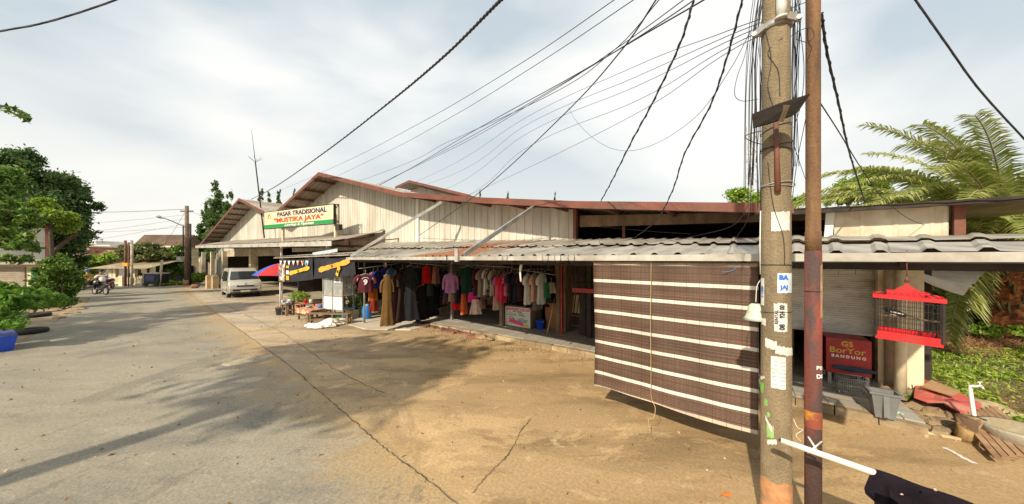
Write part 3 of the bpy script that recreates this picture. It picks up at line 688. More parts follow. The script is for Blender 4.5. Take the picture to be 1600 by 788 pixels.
for i in range(7):
    for px in (1210, 1221): 
        notice('print', pa(px-4), pa(px+4.2), pzz(566+i*6), pzz(565+i*6), mat('faint_blue_print', (.3, .38, .55), .8), layer=.006)
notice('paper_notice', pa(1190), pa(1197), pzz(512), pzz(501), m_paper, rag=.006)
m_grn = mat('green_paint_splash', (.2, .5, .08), .8, (.35, .38, .25), 10, .2); m_scr = mat('pale_tape', (.6, .58, .5), .7)
for (a, b_, c, d) in ((1188.5, 1194, 622, 606), (1195, 1200, 640, 630), (1199, 1203, 656, 648), (1199, 1209, 688, 668)): notice('paint_splash', pa(a), pa(b_), pzz(c), pzz(d), m_grn, rag=.012)
for (a, b_, c, d, k) in ((1188, 1196, 598, 603, .03), (1197, 1207, 662, 654, -.1), (1200, 1213, 700, 693, .03)): notice('tape', pa(a), pa(b_), pzz(c), pzz(d), m_scr, rag=.006, skew=k, layer=.006)
mb = MB(); z = pzz(756); mb.lathe((0, 0, 0), [(cr_(z)+.003, -.1), (cr_(z)+.003, .2), (cr_(z)+.003, .4)], 28)
mb.v = [(x, y, (z + .012*math.sin(5*math.atan2(y, x))) if zz > .39 else (zz if zz < .19 else .2)) for (x, y, zz) in mb.v]
part('painted_band', mb, m_orange, t)
# clamp, pipe and cable loops on the pole
mb = MB(); z = pzz(28)-.02
mb.lathe((0, 0, z), [(.105, -.03), (.118, -.03), (.118, .03), (.105, .03)], 24)
mb.bar((-.16, -.06, z-.03), (-.08, -.10, z), .025, .06); mb.bar((.08, -.10, z+.02), (.16, -.06, z-.02), .025, .06)
mb.tube([(-.16, -.09, z-.03), (-.16, -.03, z-.03)], .018, 8); mb.tube([(.16, -.09, z-.02), (.16, -.03, z-.02)], .018, 8)
part('clamp', mb, m_steel, t)
mb = MB(); mb.tube([(.035, -.12, z-.0), (.038, -.13, z+.1), (.04, -.125, z+.6)], [.036, .04, .04], 12); mb.tube([(.035, -.122, z), (.035, -.125, z+.02)], .047, 12); part('conduit', mb, mat('pale_conduit', (.55, .55, .52), .5), t)
mb = MB(); mb.tube([on_pole(.0, pzz(190), .02), on_pole(.05, pzz(240), .02), on_pole(.1, pzz(300), .02)], [.018, .018, .024], 8); part('rusty_rod', mb, m_rust, t)
def band(py, r, m, nm='wire_band', tilt=.0):
    mb = MB(); z0 = pzz(py); mb.tube([on_pole(a, z0 + tilt*math.sin(a), .006) for a in np.linspace(-math.pi, math.pi, 30)], r, 5); part(nm, mb, m, t)
band(285, .007, m_steel, tilt=.01); band(289, .005, m_steel, tilt=-.01); band(226, .003, m_wire, tilt=.02); band(229, .003, m_wire, tilt=-.02); band(414, .003, m_wire); band(489, .002, m_wire, tilt=.01); band(196, .003, m_wire, tilt=.03)
mb = MB(); mb.tube(spline([on_pole(pa(1196), pzz(40), .006), on_pole(pa(1205), pzz(90), .008), on_pole(pa(1200), pzz(130), .008), on_pole(pa(1212), pzz(180), .008)]), .003, 5)
mb.tube(spline([on_pole(pa(1222), pzz(60), .008), on_pole(pa(1200), pzz(75), .008), on_pole(pa(1215), pzz(110), .008), on_pole(pa(1218), pzz(150), .006)]), .003, 5)
mb.tube(spline([on_pole(pa(1200), pzz(250), .008), on_pole(pa(1208), pzz(320), .008), on_pole(pa(1222), pzz(370), .008), on_pole(pa(1224), pzz(414), .008)]), .003, 5)
part('stray_wire', mb, m_wire, t)
mb = MB(); mb.tube([on_pole(pa(1188.6), pzz(326), .006), on_pole(pa(1188.6), pzz(380), .01), on_pole(pa(1188.6), pzz(430), .006)], .005, 6); part('white_cable', mb, m_white, t)
# the weathered board nailed across the pole
b0 = P(1176, 188, 2.78); b1 = P(1264, 160, 2.55)
t = thing('wooden_board', 'dark weathered board tied slantwise across the concrete pole', 'board', tuple((b0+b1)/2), 'W')
mb = MB()
mb.prism([P(1176, 178, 2.80), P(1177, 200, 2.80), P(1200, 194, 2.76), P(1238, 181, 2.66), P(1248, 174, 2.62), P(1267, 146, 2.56), P(1216, 162, 2.7)], (.02, .03, .006))
part('plank', mb, mat('black_weathered_wood', (.009, .0075, .006), 1, (.022, .017, .013), 4, .3, .4, 30, stretch=(.4, .4, 3)), t)
mb = MB(); mb.bar(P(1218, 190, 2.72), P(1228, 164, 2.66), .03, .05); part('cleat', mb, m_wood, t)

SP = Vector(((1270.5-800)/F*2.72, 2.72, 0))
t = thing('steel_pole', 'slim rusty red-brown steel pole beside the concrete pole', 'pole', tuple(SP), 'L', math.atan2(-SP.x, SP.y))
zj = CAMZ + (HOR-392)/F*2.72; zk = CAMZ+(HOR-363)/F*2.72; zt_ = CAMZ-(650-HOR)/F*2.72
m_rs = mat('flaking_red_paint', (.33, .05, .025), .8, (.07, .04, .035), 4, .35, .35, 40, thr=(.45, .56), stretch=(1, 1, .22), fine=.2)
m_rs2 = mat('brown_rusty_steel', (.095, .05, .03), .85, (.22, .12, .055), 7, .4, .35, 50, thr=(.4, .6), stretch=(1.2, 1.2, .2), metal=.2, fine=.25)
mb = MB(); mb.tube([(0, 0, -.1), (0, 0, 1), (0, 0, zj)], .057, 20); part('lower_section', mb, m_rs, t)
mb = MB(); mb.tube([(0, 0, zj), (0, 0, zk), (0, 0, zk+.01), (0, 0, 4), (0, 0, 7.5)], [.0545, .054, .050, .0495, .048], 20); part('upper_section', mb, m_rs2, t)
mb = MB(); mb.lathe((0, 0, 0), [(.058, zt_-.09), (.058, zt_+.05)], 20); part('yellow_band', mb, mat('yellow_mark_paint', (.5, .22, .03), .7, (.25, .06, .03), 12, .3, thr=(.42, .5)), t)
for z_, s_ in ((zt_+.41, '00'), (zt_+.34, '00')):
    cu = bpy.data.curves.new('mark', 'FONT'); cu.body = ('B0' if z_ > zt_+.38 else 'D0'); cu.size = .045; cu.offset = .002; tt = bpy.data.objects.new('tmp', cu); C.objects.link(tt); bpy.context.view_layer.update()
    me = bpy.data.meshes.new_from_object(tt.evaluated_get(bpy.context.evaluated_depsgraph_get())); bpy.data.objects.remove(tt)
    for v_ in me.vertices:
        a = .35 + v_.co.x/.057; v_.co = (.0585*math.sin(a), -.0585*math.cos(a), z_+v_.co.y)
    me.materials.clear(); me.materials.append(m_white); o = bpy.data.objects.new('stencilled_number', me); C.objects.link(o); o.parent = t
mb = MB(); a = .9; zz = CAMZ-(455-HOR)/F*2.72
mb.prism([(.058*math.sin(a_), -.058*math.cos(a_), zz-.22+.45*k) for a_, k in ((.85, 0), (1.2, 0.02), (1.2, 1), (.85, .95))], (.003, -.002, 0)); part('peeling_sticker', mb, m_orange, t)
mb = MB(); mb.tube([(.059*math.sin(a_), -.059*math.cos(a_), zz) for a_ in np.linspace(-math.pi, math.pi, 24)], .003, 5); part('wire_band', mb, m_wire, t)
# bamboo pole tied to both, black jacket over its end
a = P(1220, 688, 2.58); b_ = P(1372, 741, 2.24); e_ = P(1600, 822, 1.9)
t = thing('bamboo_pole', 'white painted bamboo pole lashed across the two poles with a black jacket on it', 'bamboo pole', tuple(a), 'W')
mb = MB(); pts = [a, a.lerp(b_, .35), a.lerp(b_, .7), b_, b_.lerp(e_, .5), e_]; mb.tube(pts, [.021, .022, .0225, .023, .023, .023], 14)
part('pole', mb, mat('white_bamboo', (.72, .66, .58), .5, (.45, .3, .2), 9, .08, thr=(.62, .68), stretch=(.3, .3, 2)), t)
mb = MB(); mb.tube([a+Vector((-.004, -.002, .001)), a+Vector((-.0045, -.0022, .0015))], .015, 10); part('hollow_end', mb, m_dark, t)
mb = MB()
c_ = a.lerp(b_, .34); 
mb.tube(spline([P(1263, 683, 2.6), P(1272, 697, 2.5), P(1282, 712, 2.55)]), .007, 6); mb.tube(spline([P(1284, 690, 2.62), P(1272, 700, 2.48), P(1262, 708, 2.6)]), .006, 6)
mb.tube(spline([P(1240, 655, 2.7), P(1246, 668, 2.66), P(1254, 672, 2.66), P(1244, 680, 2.62), P(1252, 690, 2.6)]), .002, 5)
part('lashing', mb, m_white, t)
t = thing('jacket', 'black buttoned jacket thrown over the white bamboo pole', 'jacket', tuple(b_), 'W')
ax = (e_-b_).normalized(); side = Vector((-ax.y, ax.x, 0)).normalized()
mb = MB(); vs = []; nn = 26; cs = [(-.055, -.5), (-.06, -.35), (-.052, -.2), (-.045, -.08), (-.03, .012), (0, .03), (.03, .012), (.045, -.08), (.055, -.2), (.065, -.35), (.07, -.45)]
for i in range(nn+1):
    p = b_ + ax*(-.012 + .62*i/nn)
    for j, (x, z) in enumerate(cs):
        wv = .03*math.sin(i*.75+j*.5+.6*math.sin(i*.4))*(abs(x)/.05) * (1 if abs(j-5) > 1 else 0)
        zz_ = z*(1 + .12*math.sin(i*.55) + (-.35 if (i < 2 and j > 5) else 0))
        vs.append(p - side*(x+wv) + Vector((0, 0, zz_)))
k = len(cs); mb.add(vs, [(i*k+j, (i+1)*k+j, (i+1)*k+j+1, i*k+j+1) for i in range(nn) for j in range(k-1)], True)
m_blk = mat('black_fabric', (.012, .009, .013), .95, None, 8, .3, .2, 120, spec=.1)
part('cloth', mb, m_blk, t)
mb = MB()
f_ = P(1362, 738, 2.26); mb.add([f_+Vector((0, 0, .02)), P(1350, 763, 2.25), P(1352, 772, 2.24), P(1366, 784, 2.22), P(1372, 815, 2.2), P(1392, 800, 2.14), P(1378, 745, 2.2)], [(0, 1, 2, 3, 4, 5, 6)]); part('collar', mb, m_blk, t)
for k_, (px, py) in enumerate(((1409, 773), (1461, 765))):
    p = P(px, py, 2.02 if k_ == 0 else 1.97); mb = MB(); mb.lathe(p, [(0, 0), (.008, 0), (.008, .004), (0, .004)], 10, axis=(-.5, -.8, .2)); part('button', mb, mat('pinkish_button', (.5, .32, .28), .4), t)
mb = MB(); mb.prism([P(1388, 764, 2.03), P(1409, 774, 2.01), P(1431, 771, 1.98), P(1428, 783, 1.97), P(1405, 786, 2.0), P(1390, 776, 2.02)], (-.004, -.008, 0)); part('pocket_flap', mb, m_blk, t)
# pale green lamp shade on the pole's left
LS = P(1181, 492, 3.12); t = thing('lamp_shade', 'pale green bell-shaped lamp shade hanging at the left of the concrete pole', 'lamp', tuple(LS), 'W')
mb = MB(); mb.lathe(LS, [(.017, .11), (.042, .106), (.064, .077), (.072, .025), (.085, -.017), (.108, -.05), (.103, -.048), (.08, -.015), (.068, .025), (.06, .072), (.038, .1)], 24); part('shade', mb, mat('pale_green_enamel', (.50, .58, .46), .4), t)
mb = MB(); mb.tube(spline([LS+Vector((0, 0, .12)), LS+Vector((.02, -.0, .3)), LS+Vector((.1, -.04, .42))]), .004, 5); mb.ball(LS+Vector((0, 0, .0)), .035); part('cord', mb, m_white, t)

# ------------------------------------------------------------ bird cage
BLc = P(1371, 529, 3.1); FR = P(1473, 545, 2.76); FL = P(1369, 528, 3.06); dep = Vector((.72, .62, 0)).normalized()*.34
FL = Vector((FL.x, FL.y, 1.75)); FR = Vector((FR.x, FR.y, 1.735)); BLk = FL+dep; BRk = FR+dep
t = thing('bird_cage', 'red-framed wire bird cage hanging under the awning edge', 'bird cage', tuple((FL+BRk)/2+Vector((0, 0, 0))), 'W')
m_cage = mat('glossy_red_cage', (.60, .02, .025), .4, (.42, .04, .035), 9, .15, thr=(.5, .7))
H_ = .40; up = Vector((0, 0, 1)); cor = [FL, FR, BRk, BLk]
mb = MB()
for i in range(4):
    a = cor[i]; b_ = cor[(i+1) % 4]; mb.bar(a+up*.035, b_+up*.035, .012, .075); mb.bar(a+up*H_, b_+up*H_, .02, .03)
part('frame', mb, m_cage, t)
mb = MB(); mb.prism([c+up*.005 for c in cor], (0, 0, .01)); part('tray', mb, m_cage, t)
mb = MB(); ctr = sum(cor, Vector())/4
mb2 = MB()
for i in range(4):
    a = cor[i]; b_ = cor[(i+1) % 4]; n = 15
    for j in range(1, n): 
        p = a.lerp(b_, j/n); mb.tube([p+up*.05, p+up*H_], .0022, 4, False)
    for hh in (.13, .21, .29, .36): mb.tube([a+up*hh, b_+up*hh], .0025, 4, False)
    q_ = MB(); q_.bar(a+up*.03, a+up*H_, .022); part('corner_post', q_, m_dark, t)
part('wire_bars', mb, m_wire, t)
mb = MB(); tp = [c.lerp(ctr, .35)+up*(H_+.045) for c in cor]; lo = [c+(c-ctr).normalized()*.02+up*(H_+.0) for c in cor]
for i in range(4):
    for j in range(9): mb.tube([lo[i].lerp(lo[(i+1) % 4], j/8), tp[i].lerp(tp[(i+1) % 4], j/8)], .0022, 4, False)
part('roof_bars', mb, m_wire, t)
mb = MB()
for i in range(4): mb.bar(lo[i], lo[(i+1) % 4], .014, .035); mb.bar(tp[i], tp[(i+1) % 4], .012, .014)
md = [(FL+BLk)/2, (FR+BRk)/2]; n = 20; A_ = []; 
for i in range(n+1):
    x = i/n; h = .015+.10*max(0, 1-abs(x-.5)*2.9)**1.5 + .012*abs(math.sin(x*math.pi*7)); A_.append(md[0].lerp(md[1], x)+up*(H_+.01+h))
mb.prism(A_+[md[1]+up*H_, md[0]+up*H_], dep.normalized()*.012)
part('crest', mb, m_cage, t)
mb = MB(); c_ = ctr+up*(H_+.14); mb.tube([c_, c_+up*.05], [.016, .006], 8); mb.tube([c_+up*.04, c_+up*.30], .004, 5); part('hook', mb, m_rust, t)
mb = MB(); mb.tube([FL.lerp(BLk, .5)+up*.2, FR.lerp(BRk, .5)+up*.2], .007, 6); part('perch', mb, m_wood, t)
pb = ctr+up*.225 - (FR-FL).normalized()*.07
t2 = thing('bird', 'small black and white bird perched inside the red cage', 'bird', tuple(pb), 'L', math.atan2((FR-FL).y, (FR-FL).x))
mb = MB()   # facing -x, tail long to +x
ps_ = spline([(-.075, 0, .045), (-.06, 0, .045), (-.045, 0, .04), (-.02, 0, .022), (.015, 0, .01), (.05, 0, -.002), (.07, 0, -.008)], 4)
mb.tube(ps_, [.004 + .022*math.sin(math.pi*min(1, (i+1)/(len(ps_)+1)))**.7*(.8 if i < 8 else 1) for i in range(len(ps_))], 10)
mb.tube([(-.072, 0, .045), (-.092, 0, .041)], [.006, .001], 6)
part('body', mb, m_black, t2)
mb = MB(); mb.prism([(.05, -.012, .004), (.05, .012, .004), (.15, .008, -.03), (.15, -.008, -.03)], (0, 0, .004)); part('tail', mb, m_black, t2)
mb = MB(); mb.ball((0, 0, -.001), .022, sq=(1.7, .85, .7)); part('belly', mb, m_white, t2)
mb = MB(); mb.bar((-.03, -.0245, .025), (.05, -.0245, .008), .004, .008); part('wing_stripe', mb, m_white, t2)
mb = MB(); mb.tube([(-.005, .008, -.012), (-.008, .008, -.03)], .0018, 4); mb.tube([(-.005, -.008, -.012), (-.008, -.008, -.03)], .0018, 4); part('leg', mb, m_black, t2)

# ------------------------------------------------------------ signboard on posts
def lpx(px, py, Y): return P(px, py, Y)
Ys0 = 19.6; Ys1 = 16.6
a = P(413, 337, Ys0); b_ = P(521, 337, Ys1); v = Vector((b_.x-a.x, b_.y-a.y, 0)); SW = v.length
zt0 = P(413, 322, Ys0).z; zb0 = P(413, 350, Ys0).z; zt1 = P(521, 332, Ys1).z; zb1 = P(521, 358, Ys1).z
print('sign', SW, zt0, zb0, zt1, zb1)
SH = ((zt0-zb0)+(zt1-zb1))/2; zc = (zb0+zb1)/2
t = thing('sign_board', 'long cream and green signboard reading PASAR TRADISIONAL MUSTIKA JAYA', 'sign', (a.x, a.y, 0), 'L', math.atan2(v.y, v.x))
m_sgn = mat('cream_sign_sheet', (.72, .60, .38), .5, None, 3, .04); m_sg = mat('green_sign_strip', (.01, .26, .06), .5); m_nv = mat('navy_letters', (.015, .015, .10), .5); m_rl = mat('red_letters', (.75, .04, .02), .5); m_wl = mat('white_letters', (.8, .8, .76), .5); m_ol = mat('orange_logo', (.75, .28, .06), .5)
mb = MB(); mb.bx(0, SW, 0, .12, zc, zc+SH); part('board', mb, m_sgn, t)
mb = MB(); mb.bx(0.01, SW-.01, -.006, 0, zc+.01, zc+SH*.22); part('green_strip', mb, m_sg, t)
mb = MB()
for (x0, x1, z0, z1) in ((-.03, SW+.03, zc+SH, zc+SH+.035), (-.03, SW+.03, zc-.035, zc), (-.03, 0, zc, zc+SH), (SW, SW+.03, zc, zc+SH)): mb.bx(x0, x1, -.01, .13, z0, z1)
part('edge_trim', mb, m_dark, t)
text('lettering', 'PASAR TRADISIONAL', SH*.36, (SW*.565, -.012, zc+SH*.77), m_nv, t, bold=.009, sx=SW*.78/(SH*.36*10.6), ext=.003)
text('lettering', '“MUSTIKA JAYA”', SH*.36, (SW*.52, -.012, zc+SH*.42), m_rl, t, bold=.010, sx=SW*.86/(SH*.36*8.9), ext=.003)
text('lettering', 'Lengkap & Nyaman', SH*.2, (SW*.54, -.014, zc+SH*.115), m_wl, t, bold=.004, shear=.3, sx=SW*.45/(SH*.2*8.4), ext=.003)
mb = MB(); x, z = SW*.085, zc+SH*.76
for k in range(3): 
    r = SH*(.15-.035*k); mb.tube([(x-r*1.1, -.014, z-r*.6), (x, -.014, z+r), (x+r*1.1, -.014, z-r*.6)], .012, 4)
mb.bar((x-.2, -.014, z-.16), (x+.2, -.014, z-.13), .01, .025); part('logo', mb, m_ol, t)
mb = MB()
for px in (440, ): mb.bx(SW*.25-.06, SW*.25+.06, .14, .26, 3.2, zc+SH*.5)
mb.bx(SW+.05-.22, SW+.05-.10, .14, .26, 3.2, zc+SH*.5)
part('post', mb, m_cream, t)
mb = MB(); 
for z in (zc+.05, zc+SH-.02): mb.bar((SW, .06, z), (SW+.35, .06, z), .04)
mb.bar((SW+.35, .06, zc-.05), (SW+.35, .06, zc+SH), .04); mb.bar((SW, .06, zc+.25), (SW+.35, .06, zc+.05), .03); mb.bar((SW, .06, zc+SH-.3), (SW+.3, .06, zc+SH-.05), .03); mb.bx(SW-.02, SW+.3, .1, .3, zc-.35, zc-.05)
part('bracket', mb, m_dark, t)

# ------------------------------------------------------------ antenna mast
ab = P(413, 372, 24); at_ = P(393, 203, 24)
t = thing('antenna_mast', 'thin leaning radio mast rising beside the signboard', 'antenna', tuple(ab), 'W')
mb = MB(); m1 = ab.lerp(at_, .7); mb.tube([ab, ab.lerp(at_, .35), m1], [.045, .045, .04], 8); part('mast', mb, m_dark, t)
mb = MB(); mb.tube([m1, at_], [.022, .01], 6); part('whip', mb, m_dark, t)
mb = MB()
for k in range(6):
    a_ = k*math.pi/3; mb.tube([m1, m1+Vector((.45*math.cos(a_), .45*math.sin(a_), .35))], .01, 4); 
part('radial', mb, m_dark, t)
# ------------------------------------------------------------ garments
GM = {}
def gmat(c, pat=None):
    k = (c, pat)
    if k in GM: return GM[k]
    if pat: GM[k] = mat('printed_fabric_%d' % len(GM), c, .9, pat, 22, .15, .15, 90, thr=(.48, .52))
    else: GM[k] = mat('fabric_%d' % len(GM), c, .95, None, 5, .14, .15, 90, spec=.12)
    return GM[k]
KINDS = {  # half shoulder width, waist, hem (fractions of height for dress), sleeve length, sleeve radius
 'tee': (.21, .20, .22, .24, .075), 'long': (.20, .19, .22, .52, .06), 'dress': (.19, .19, .30, .52, .065), 'robe': (.21, .22, .40, .45, .08), 'cloth': (.17, .18, .2, 0, 0), 'skirt': (.14, .19, .3, 0, 0), 'vest': (.16, .18, .2, 0, 0)}
HANG = 'clothes hanging for sale along the shopfronts'
def garment(kind, px, py0, py1, w_px, col, d, label, pat=None, turn=None, name=None, cat=None, sleevecol=None, widen=1):
    s = ps(px, d); Y = YY(s, d); z1 = pz(py0, s, d); z0 = pz(py1, s, d); h = z1-z0
    sh, wa, he, sl, sr_ = [k*widen for k in KINDS[kind]]
    W = MW(s, d); ray = math.atan2(W.x, W.y)     # bearing
    full = 2*max(sh, he)*F/Y*math.cos(0)/math.cos(ray)*1.0
    if turn is None:
        f = min(1, w_px/(2*max(sh, he)*F/Y/math.cos(ray))); turn = math.acos(f) if f < .97 else 0
        turn *= .85
    rz = -ray + turn
    nm = name or {'tee': 'shirt', 'long': 'shirt', 'dress': 'dress', 'robe': 'robe', 'cloth': 'garment', 'skirt': 'skirt', 'vest': 'shirt'}[kind]
    t = thing(nm, label, cat or nm, (W.x, W.y, z0), 'L', rz, HANG)
    mb = MB(); M_ = 28; R_ = 12; ph = random.uniform(0, 6); kf = random.choice((4, 5, 6)); tl = random.uniform(-.06, .06); am = random.uniform(.8, 1.5); vs = []
    for i in range(R_+1):
        u = i/R_; z = h*(1-u)
        if kind in ('skirt', 'cloth'):
            x = sh+(he-sh)*u
        else:
            x = [.08, .7*sh, sh][i] if i < 2 else (sh if u < .25 else sh+(wa-sh)*min(1, (u-.25)/.25) if u < .5 else wa+(he-wa)*(u-.5)*2)
            if i == 1: x = sh*.85
        if i == 0: z = h
        th_ = .035+.03*min(1, u*2)
        for j in range(M_):
            a = 2*math.pi*j/M_; fold = 1+am*(.34*u*math.cos(kf*a+ph)+.16*u*math.cos(2*kf*a+ph*2))
            vs.append((x*math.cos(a)*(1+.03*math.sin(3*z+ph)), th_*math.sin(a)*fold*1.15 + .012*math.sin(7*x*math.cos(a)+ph), z + tl*x*math.cos(a)*(1 if i else .5) - (.025*h/.7 if 0 < i < 2 else 0)*0 + .01*u*math.cos(kf*a)))
    mb.add(vs, [(i*M_+j, (i+1)*M_+j, (i+1)*M_+(j+1) % M_, i*M_+(j+1) % M_) for i in range(R_) for j in range(M_)], True)
    if sl:
        for sg in (-1, 1):
            LK = .28 if kind == 'tee' else .10; l_ = min(sl, h*.8); zt = h*(1-1/R_*1.3)
            pts = [(sg*sh*.75, 0, zt), (sg*sh*1.0, 0, zt-.03), (sg*(sh+l_*LK), .01, zt-l_*.45), (sg*(sh+l_*LK*1.1), 0, zt-l_*.95)]
            q = MB() if sleevecol else mb
            q.tube(spline(pts, 4), [sr_*(1-.3*k/12) for k in range(13)], 8, cap=False)
            if sleevecol: part('sleeve', q, sleevecol, t)
    part('cloth_body', mb, gmat(col, pat), t)
    mb = MB(); mb.tube([(-sh*.8, 0, h-.03), (0, 0, h+.03), (sh*.8, 0, h-.03)], .006, 5); mb.tube(spline([(0, 0, h+.03), (0, 0, h+.09), (.025, 0, h+.12), (0, 0, h+.15), (-.02, 0, h+.13)], 4), .004, 4)
    part('hanger', mb, m_white, t)
    return t
K = (.016, .015, .017)
# left rack, nearest the awning edge
j9 = garment('tee', 571, 429, 457, 26, (.10, .022, .03), 6.25, 'dark maroon football jersey with a white number 9 on its back', turn=0, widen=1.15)
h_ = .62
text('number', '9', .26, (0, -.1, .36), m_wl, j9, bold=.012, ext=.003); mb = MB(); mb.tube([(.15*math.sin(a), -.088, .38+.15*math.cos(a)) for a in np.linspace(-.9, .9, 12)], .011, 4); part('name_arc', mb, m_wl, j9)
mb = MB(); mb.tube([(-.2, -.05, .6), (-.24, -.06, .5), (-.27, -.04, .4)], .012, 5); mb.tube([(.2, -.05, .6), (.24, -.06, .5), (.27, -.04, .4)], .012, 5); part('sleeve_stripe', mb, m_wl, j9)
garment('long', 583, 426, 470, 14, (.5, .14, .03), 6.6, 'long bright orange top hanging just right of the number 9 jersey', name='tunic')
garment('skirt', 584, 466, 487, 16, (.26, .04, .02), 7.2, 'rust red skirt below the long orange top', widen=.8)
garment('tee', 590, 424, 450, 10, (.03, .04, .22), 6.7, 'navy blue jersey squeezed between the orange top and the brown dress')
garment('tee', 604, 419, 440, 9, (.05, .05, .4), 7.6, 'royal blue shirt on a white hanger above the brown dress')
garment('tee', 611, 420, 442, 8, (.12, .25, .42), 7.8, 'steel blue shirt high on the rack right above the brown dress')
garment('dress', 605, 430, 509, 27, (.15, .085, .03), 6.55, 'full-length olive brown dress with long sleeves, the nearest of the rack', turn=.2, widen=.82)
garment('robe', 629, 420, 500, 14, (.035, .022, .018), 7.1, 'dark brown long robe between the mauve brown dress and the charcoal robe')
garment('dress', 618, 429, 506, 12, (.13, .06, .06), 7.0, 'mauve brown long dress partly behind the olive brown one')
garment('robe', 641, 416, 501, 30, (.022, .022, .026), 7.3, 'very long charcoal robe, the widest black garment on the rack', turn=.25, widen=.95)
garment('robe', 660, 446, 500, 16, K, 8.0, 'black long robe right of the charcoal one, reaching down to the floor')
garment('tee', 652, 418, 447, 14, (.025, .045, .045), 7.9, 'dark teal shirt above the dusty pink top')
garment('cloth', 653, 443, 470, 15, (.38, .1, .11), 8.1, 'dusty pink top hanging below the dark teal shirt', name='blouse')
garment('cloth', 666, 417, 443, 14, (.55, .015, .015), 8.0, 'bright red top beside the dark teal shirt', name='blouse')
garment('cloth', 681, 417, 443, 6, (.35, .14, .1), 8.2, 'narrow salmon brown cloth right of the bright red top')
garment('cloth', 672, 440, 462, 7, (.04, .06, .055), 8.3, 'grey green cloth below the bright red top')
garment('robe', 676, 446, 494, 18, K, 8.7, 'black robe behind the low grille gate')
garment('robe', 668, 440, 492, 16, (.02, .018, .022), 9.0, 'black robe between the long robes and the grille gate')
garment('robe', 690, 420, 480, 14, K, 9.3, 'black robe at the back behind the lilac top')
garment('long', 704, 428, 458, 26, (.42, .19, .36), 8.2, 'lilac pink long-sleeved top with patterned cuffs', turn=0)
garment('cloth', 698, 457, 474, 9, (.09, .05, .07), 8.5, 'plum coloured cloth below the left cuff of the lilac top')
garment('cloth', 707, 456, 471, 12, (.38, .27, .18), 8.45, 'beige cloth directly below the lilac top')
garment('cloth', 716, 454, 474, 8, (.035, .035, .045), 8.5, 'dark slate cloth right of the beige cloth')
garment('cloth', 713, 470, 484, 14, (.65, .02, .02), 8.8, 'bright red cloth hanging low under the beige one')
garment('tee', 731, 417, 459, 24, (.012, .045, .028), 8.4, 'large dark green shirt at the middle of the rail', turn=.2, widen=1.1)
garment('long', 746, 419, 462, 8, (.1, .02, .035), 8.6, 'dark maroon shirt close beside the large dark green one')
garment('cloth', 739, 457, 472, 18, (.6, .03, .22), 8.5, 'magenta skirt showing below the dark green shirt', name='skirt')
garment('skirt', 743, 468, 491, 19, (.6, .35, .35), 8.5, 'pink and cream floral skirt lowest on the middle rail', pat=(.65, .55, .45), widen=.8)
garment('cloth', 725, 458, 491, 7, (.58, .13, .04), 8.4, 'orange cloth hanging left of the floral skirt')
garment('cloth', 753, 468, 483, 9, (.28, .17, .14), 8.8, 'taupe cloth right of the floral skirt')
garment('tee', 753, 422, 463, 9, (.28, .24, .18), 8.6, 'khaki shirt seen edge-on beside the maroon shirt')
garment('tee', 761, 420, 460, 5, (.6, .57, .52), 8.6, 'off-white shirt seen edge-on right of the khaki one')
garment('tee', 765, 420, 466, 7, (.02, .02, .025), 8.6, 'black and white spotted shirt seen edge-on', pat=(.35, .33, .3))
garment('tee', 771, 422, 462, 6, (.42, .33, .2), 8.6, 'sand coloured shirt left of the blue sliver')
garment('tee', 775, 430, 460, 4, (.03, .1, .5), 8.7, 'cobalt blue shirt seen as a narrow sliver')
garment('cloth', 777, 462, 484, 13, (.4, .3, .22), 8.6, 'beige trousers folded over a hanger below the sand coloured shirt', name='trousers')
garment('tee', 779, 430, 468, 6, (.62, .1, .18), 8.6, 'rose pink shirt right of the cobalt sliver')
garment('tee', 786, 430, 473, 8, (.62, .03, .06), 8.6, 'crimson shirt right of the rose pink one')
garment('tee', 793, 428, 462, 6, (.6, .16, .28), 8.7, 'pink patterned shirt at the right of the crimson one', pat=(.25, .05, .1))
garment('tee', 799, 426, 470, 6, (.03, .025, .035), 8.7, 'black shirt right of the pink patterned one')
garment('tee', 804, 426, 468, 6, (.05, .045, .06), 8.9, 'dark grey shirt fourth from the white shirts')
garment('tee', 808, 427, 472, 6, (.02, .02, .05), 8.7, 'midnight blue shirt among the dark ones')
garment('tee', 813, 426, 470, 6, (.07, .03, .03), 8.8, 'dark brown shirt beside the white shirt')
garment('tee', 825, 428, 475, 9, (.62, .62, .62), 8.5, 'white shirt hanging left of the peach one', turn=1.15)
garment('tee', 835, 428, 470, 8, (.62, .38, .27), 8.6, 'peach shirt between two white shirts', turn=1.2)
garment('tee', 846, 428, 475, 9, (.5, .53, .52), 8.5, 'light grey white shirt left of the green one', turn=1.15)
garment('cloth', 853, 442, 466, 9, (.04, .2, .08), 8.7, 'bright green cloth next to the light grey shirt')
garment('cloth', 861, 442, 458, 12, (.36, .29, .2), 8.9, 'khaki cap-like bundle of cloth near the wooden post', widen=.9)
garment('robe', 840, 462, 480, 40, K, 9.3, 'black cloth heaped over the counter rail', name='garment')

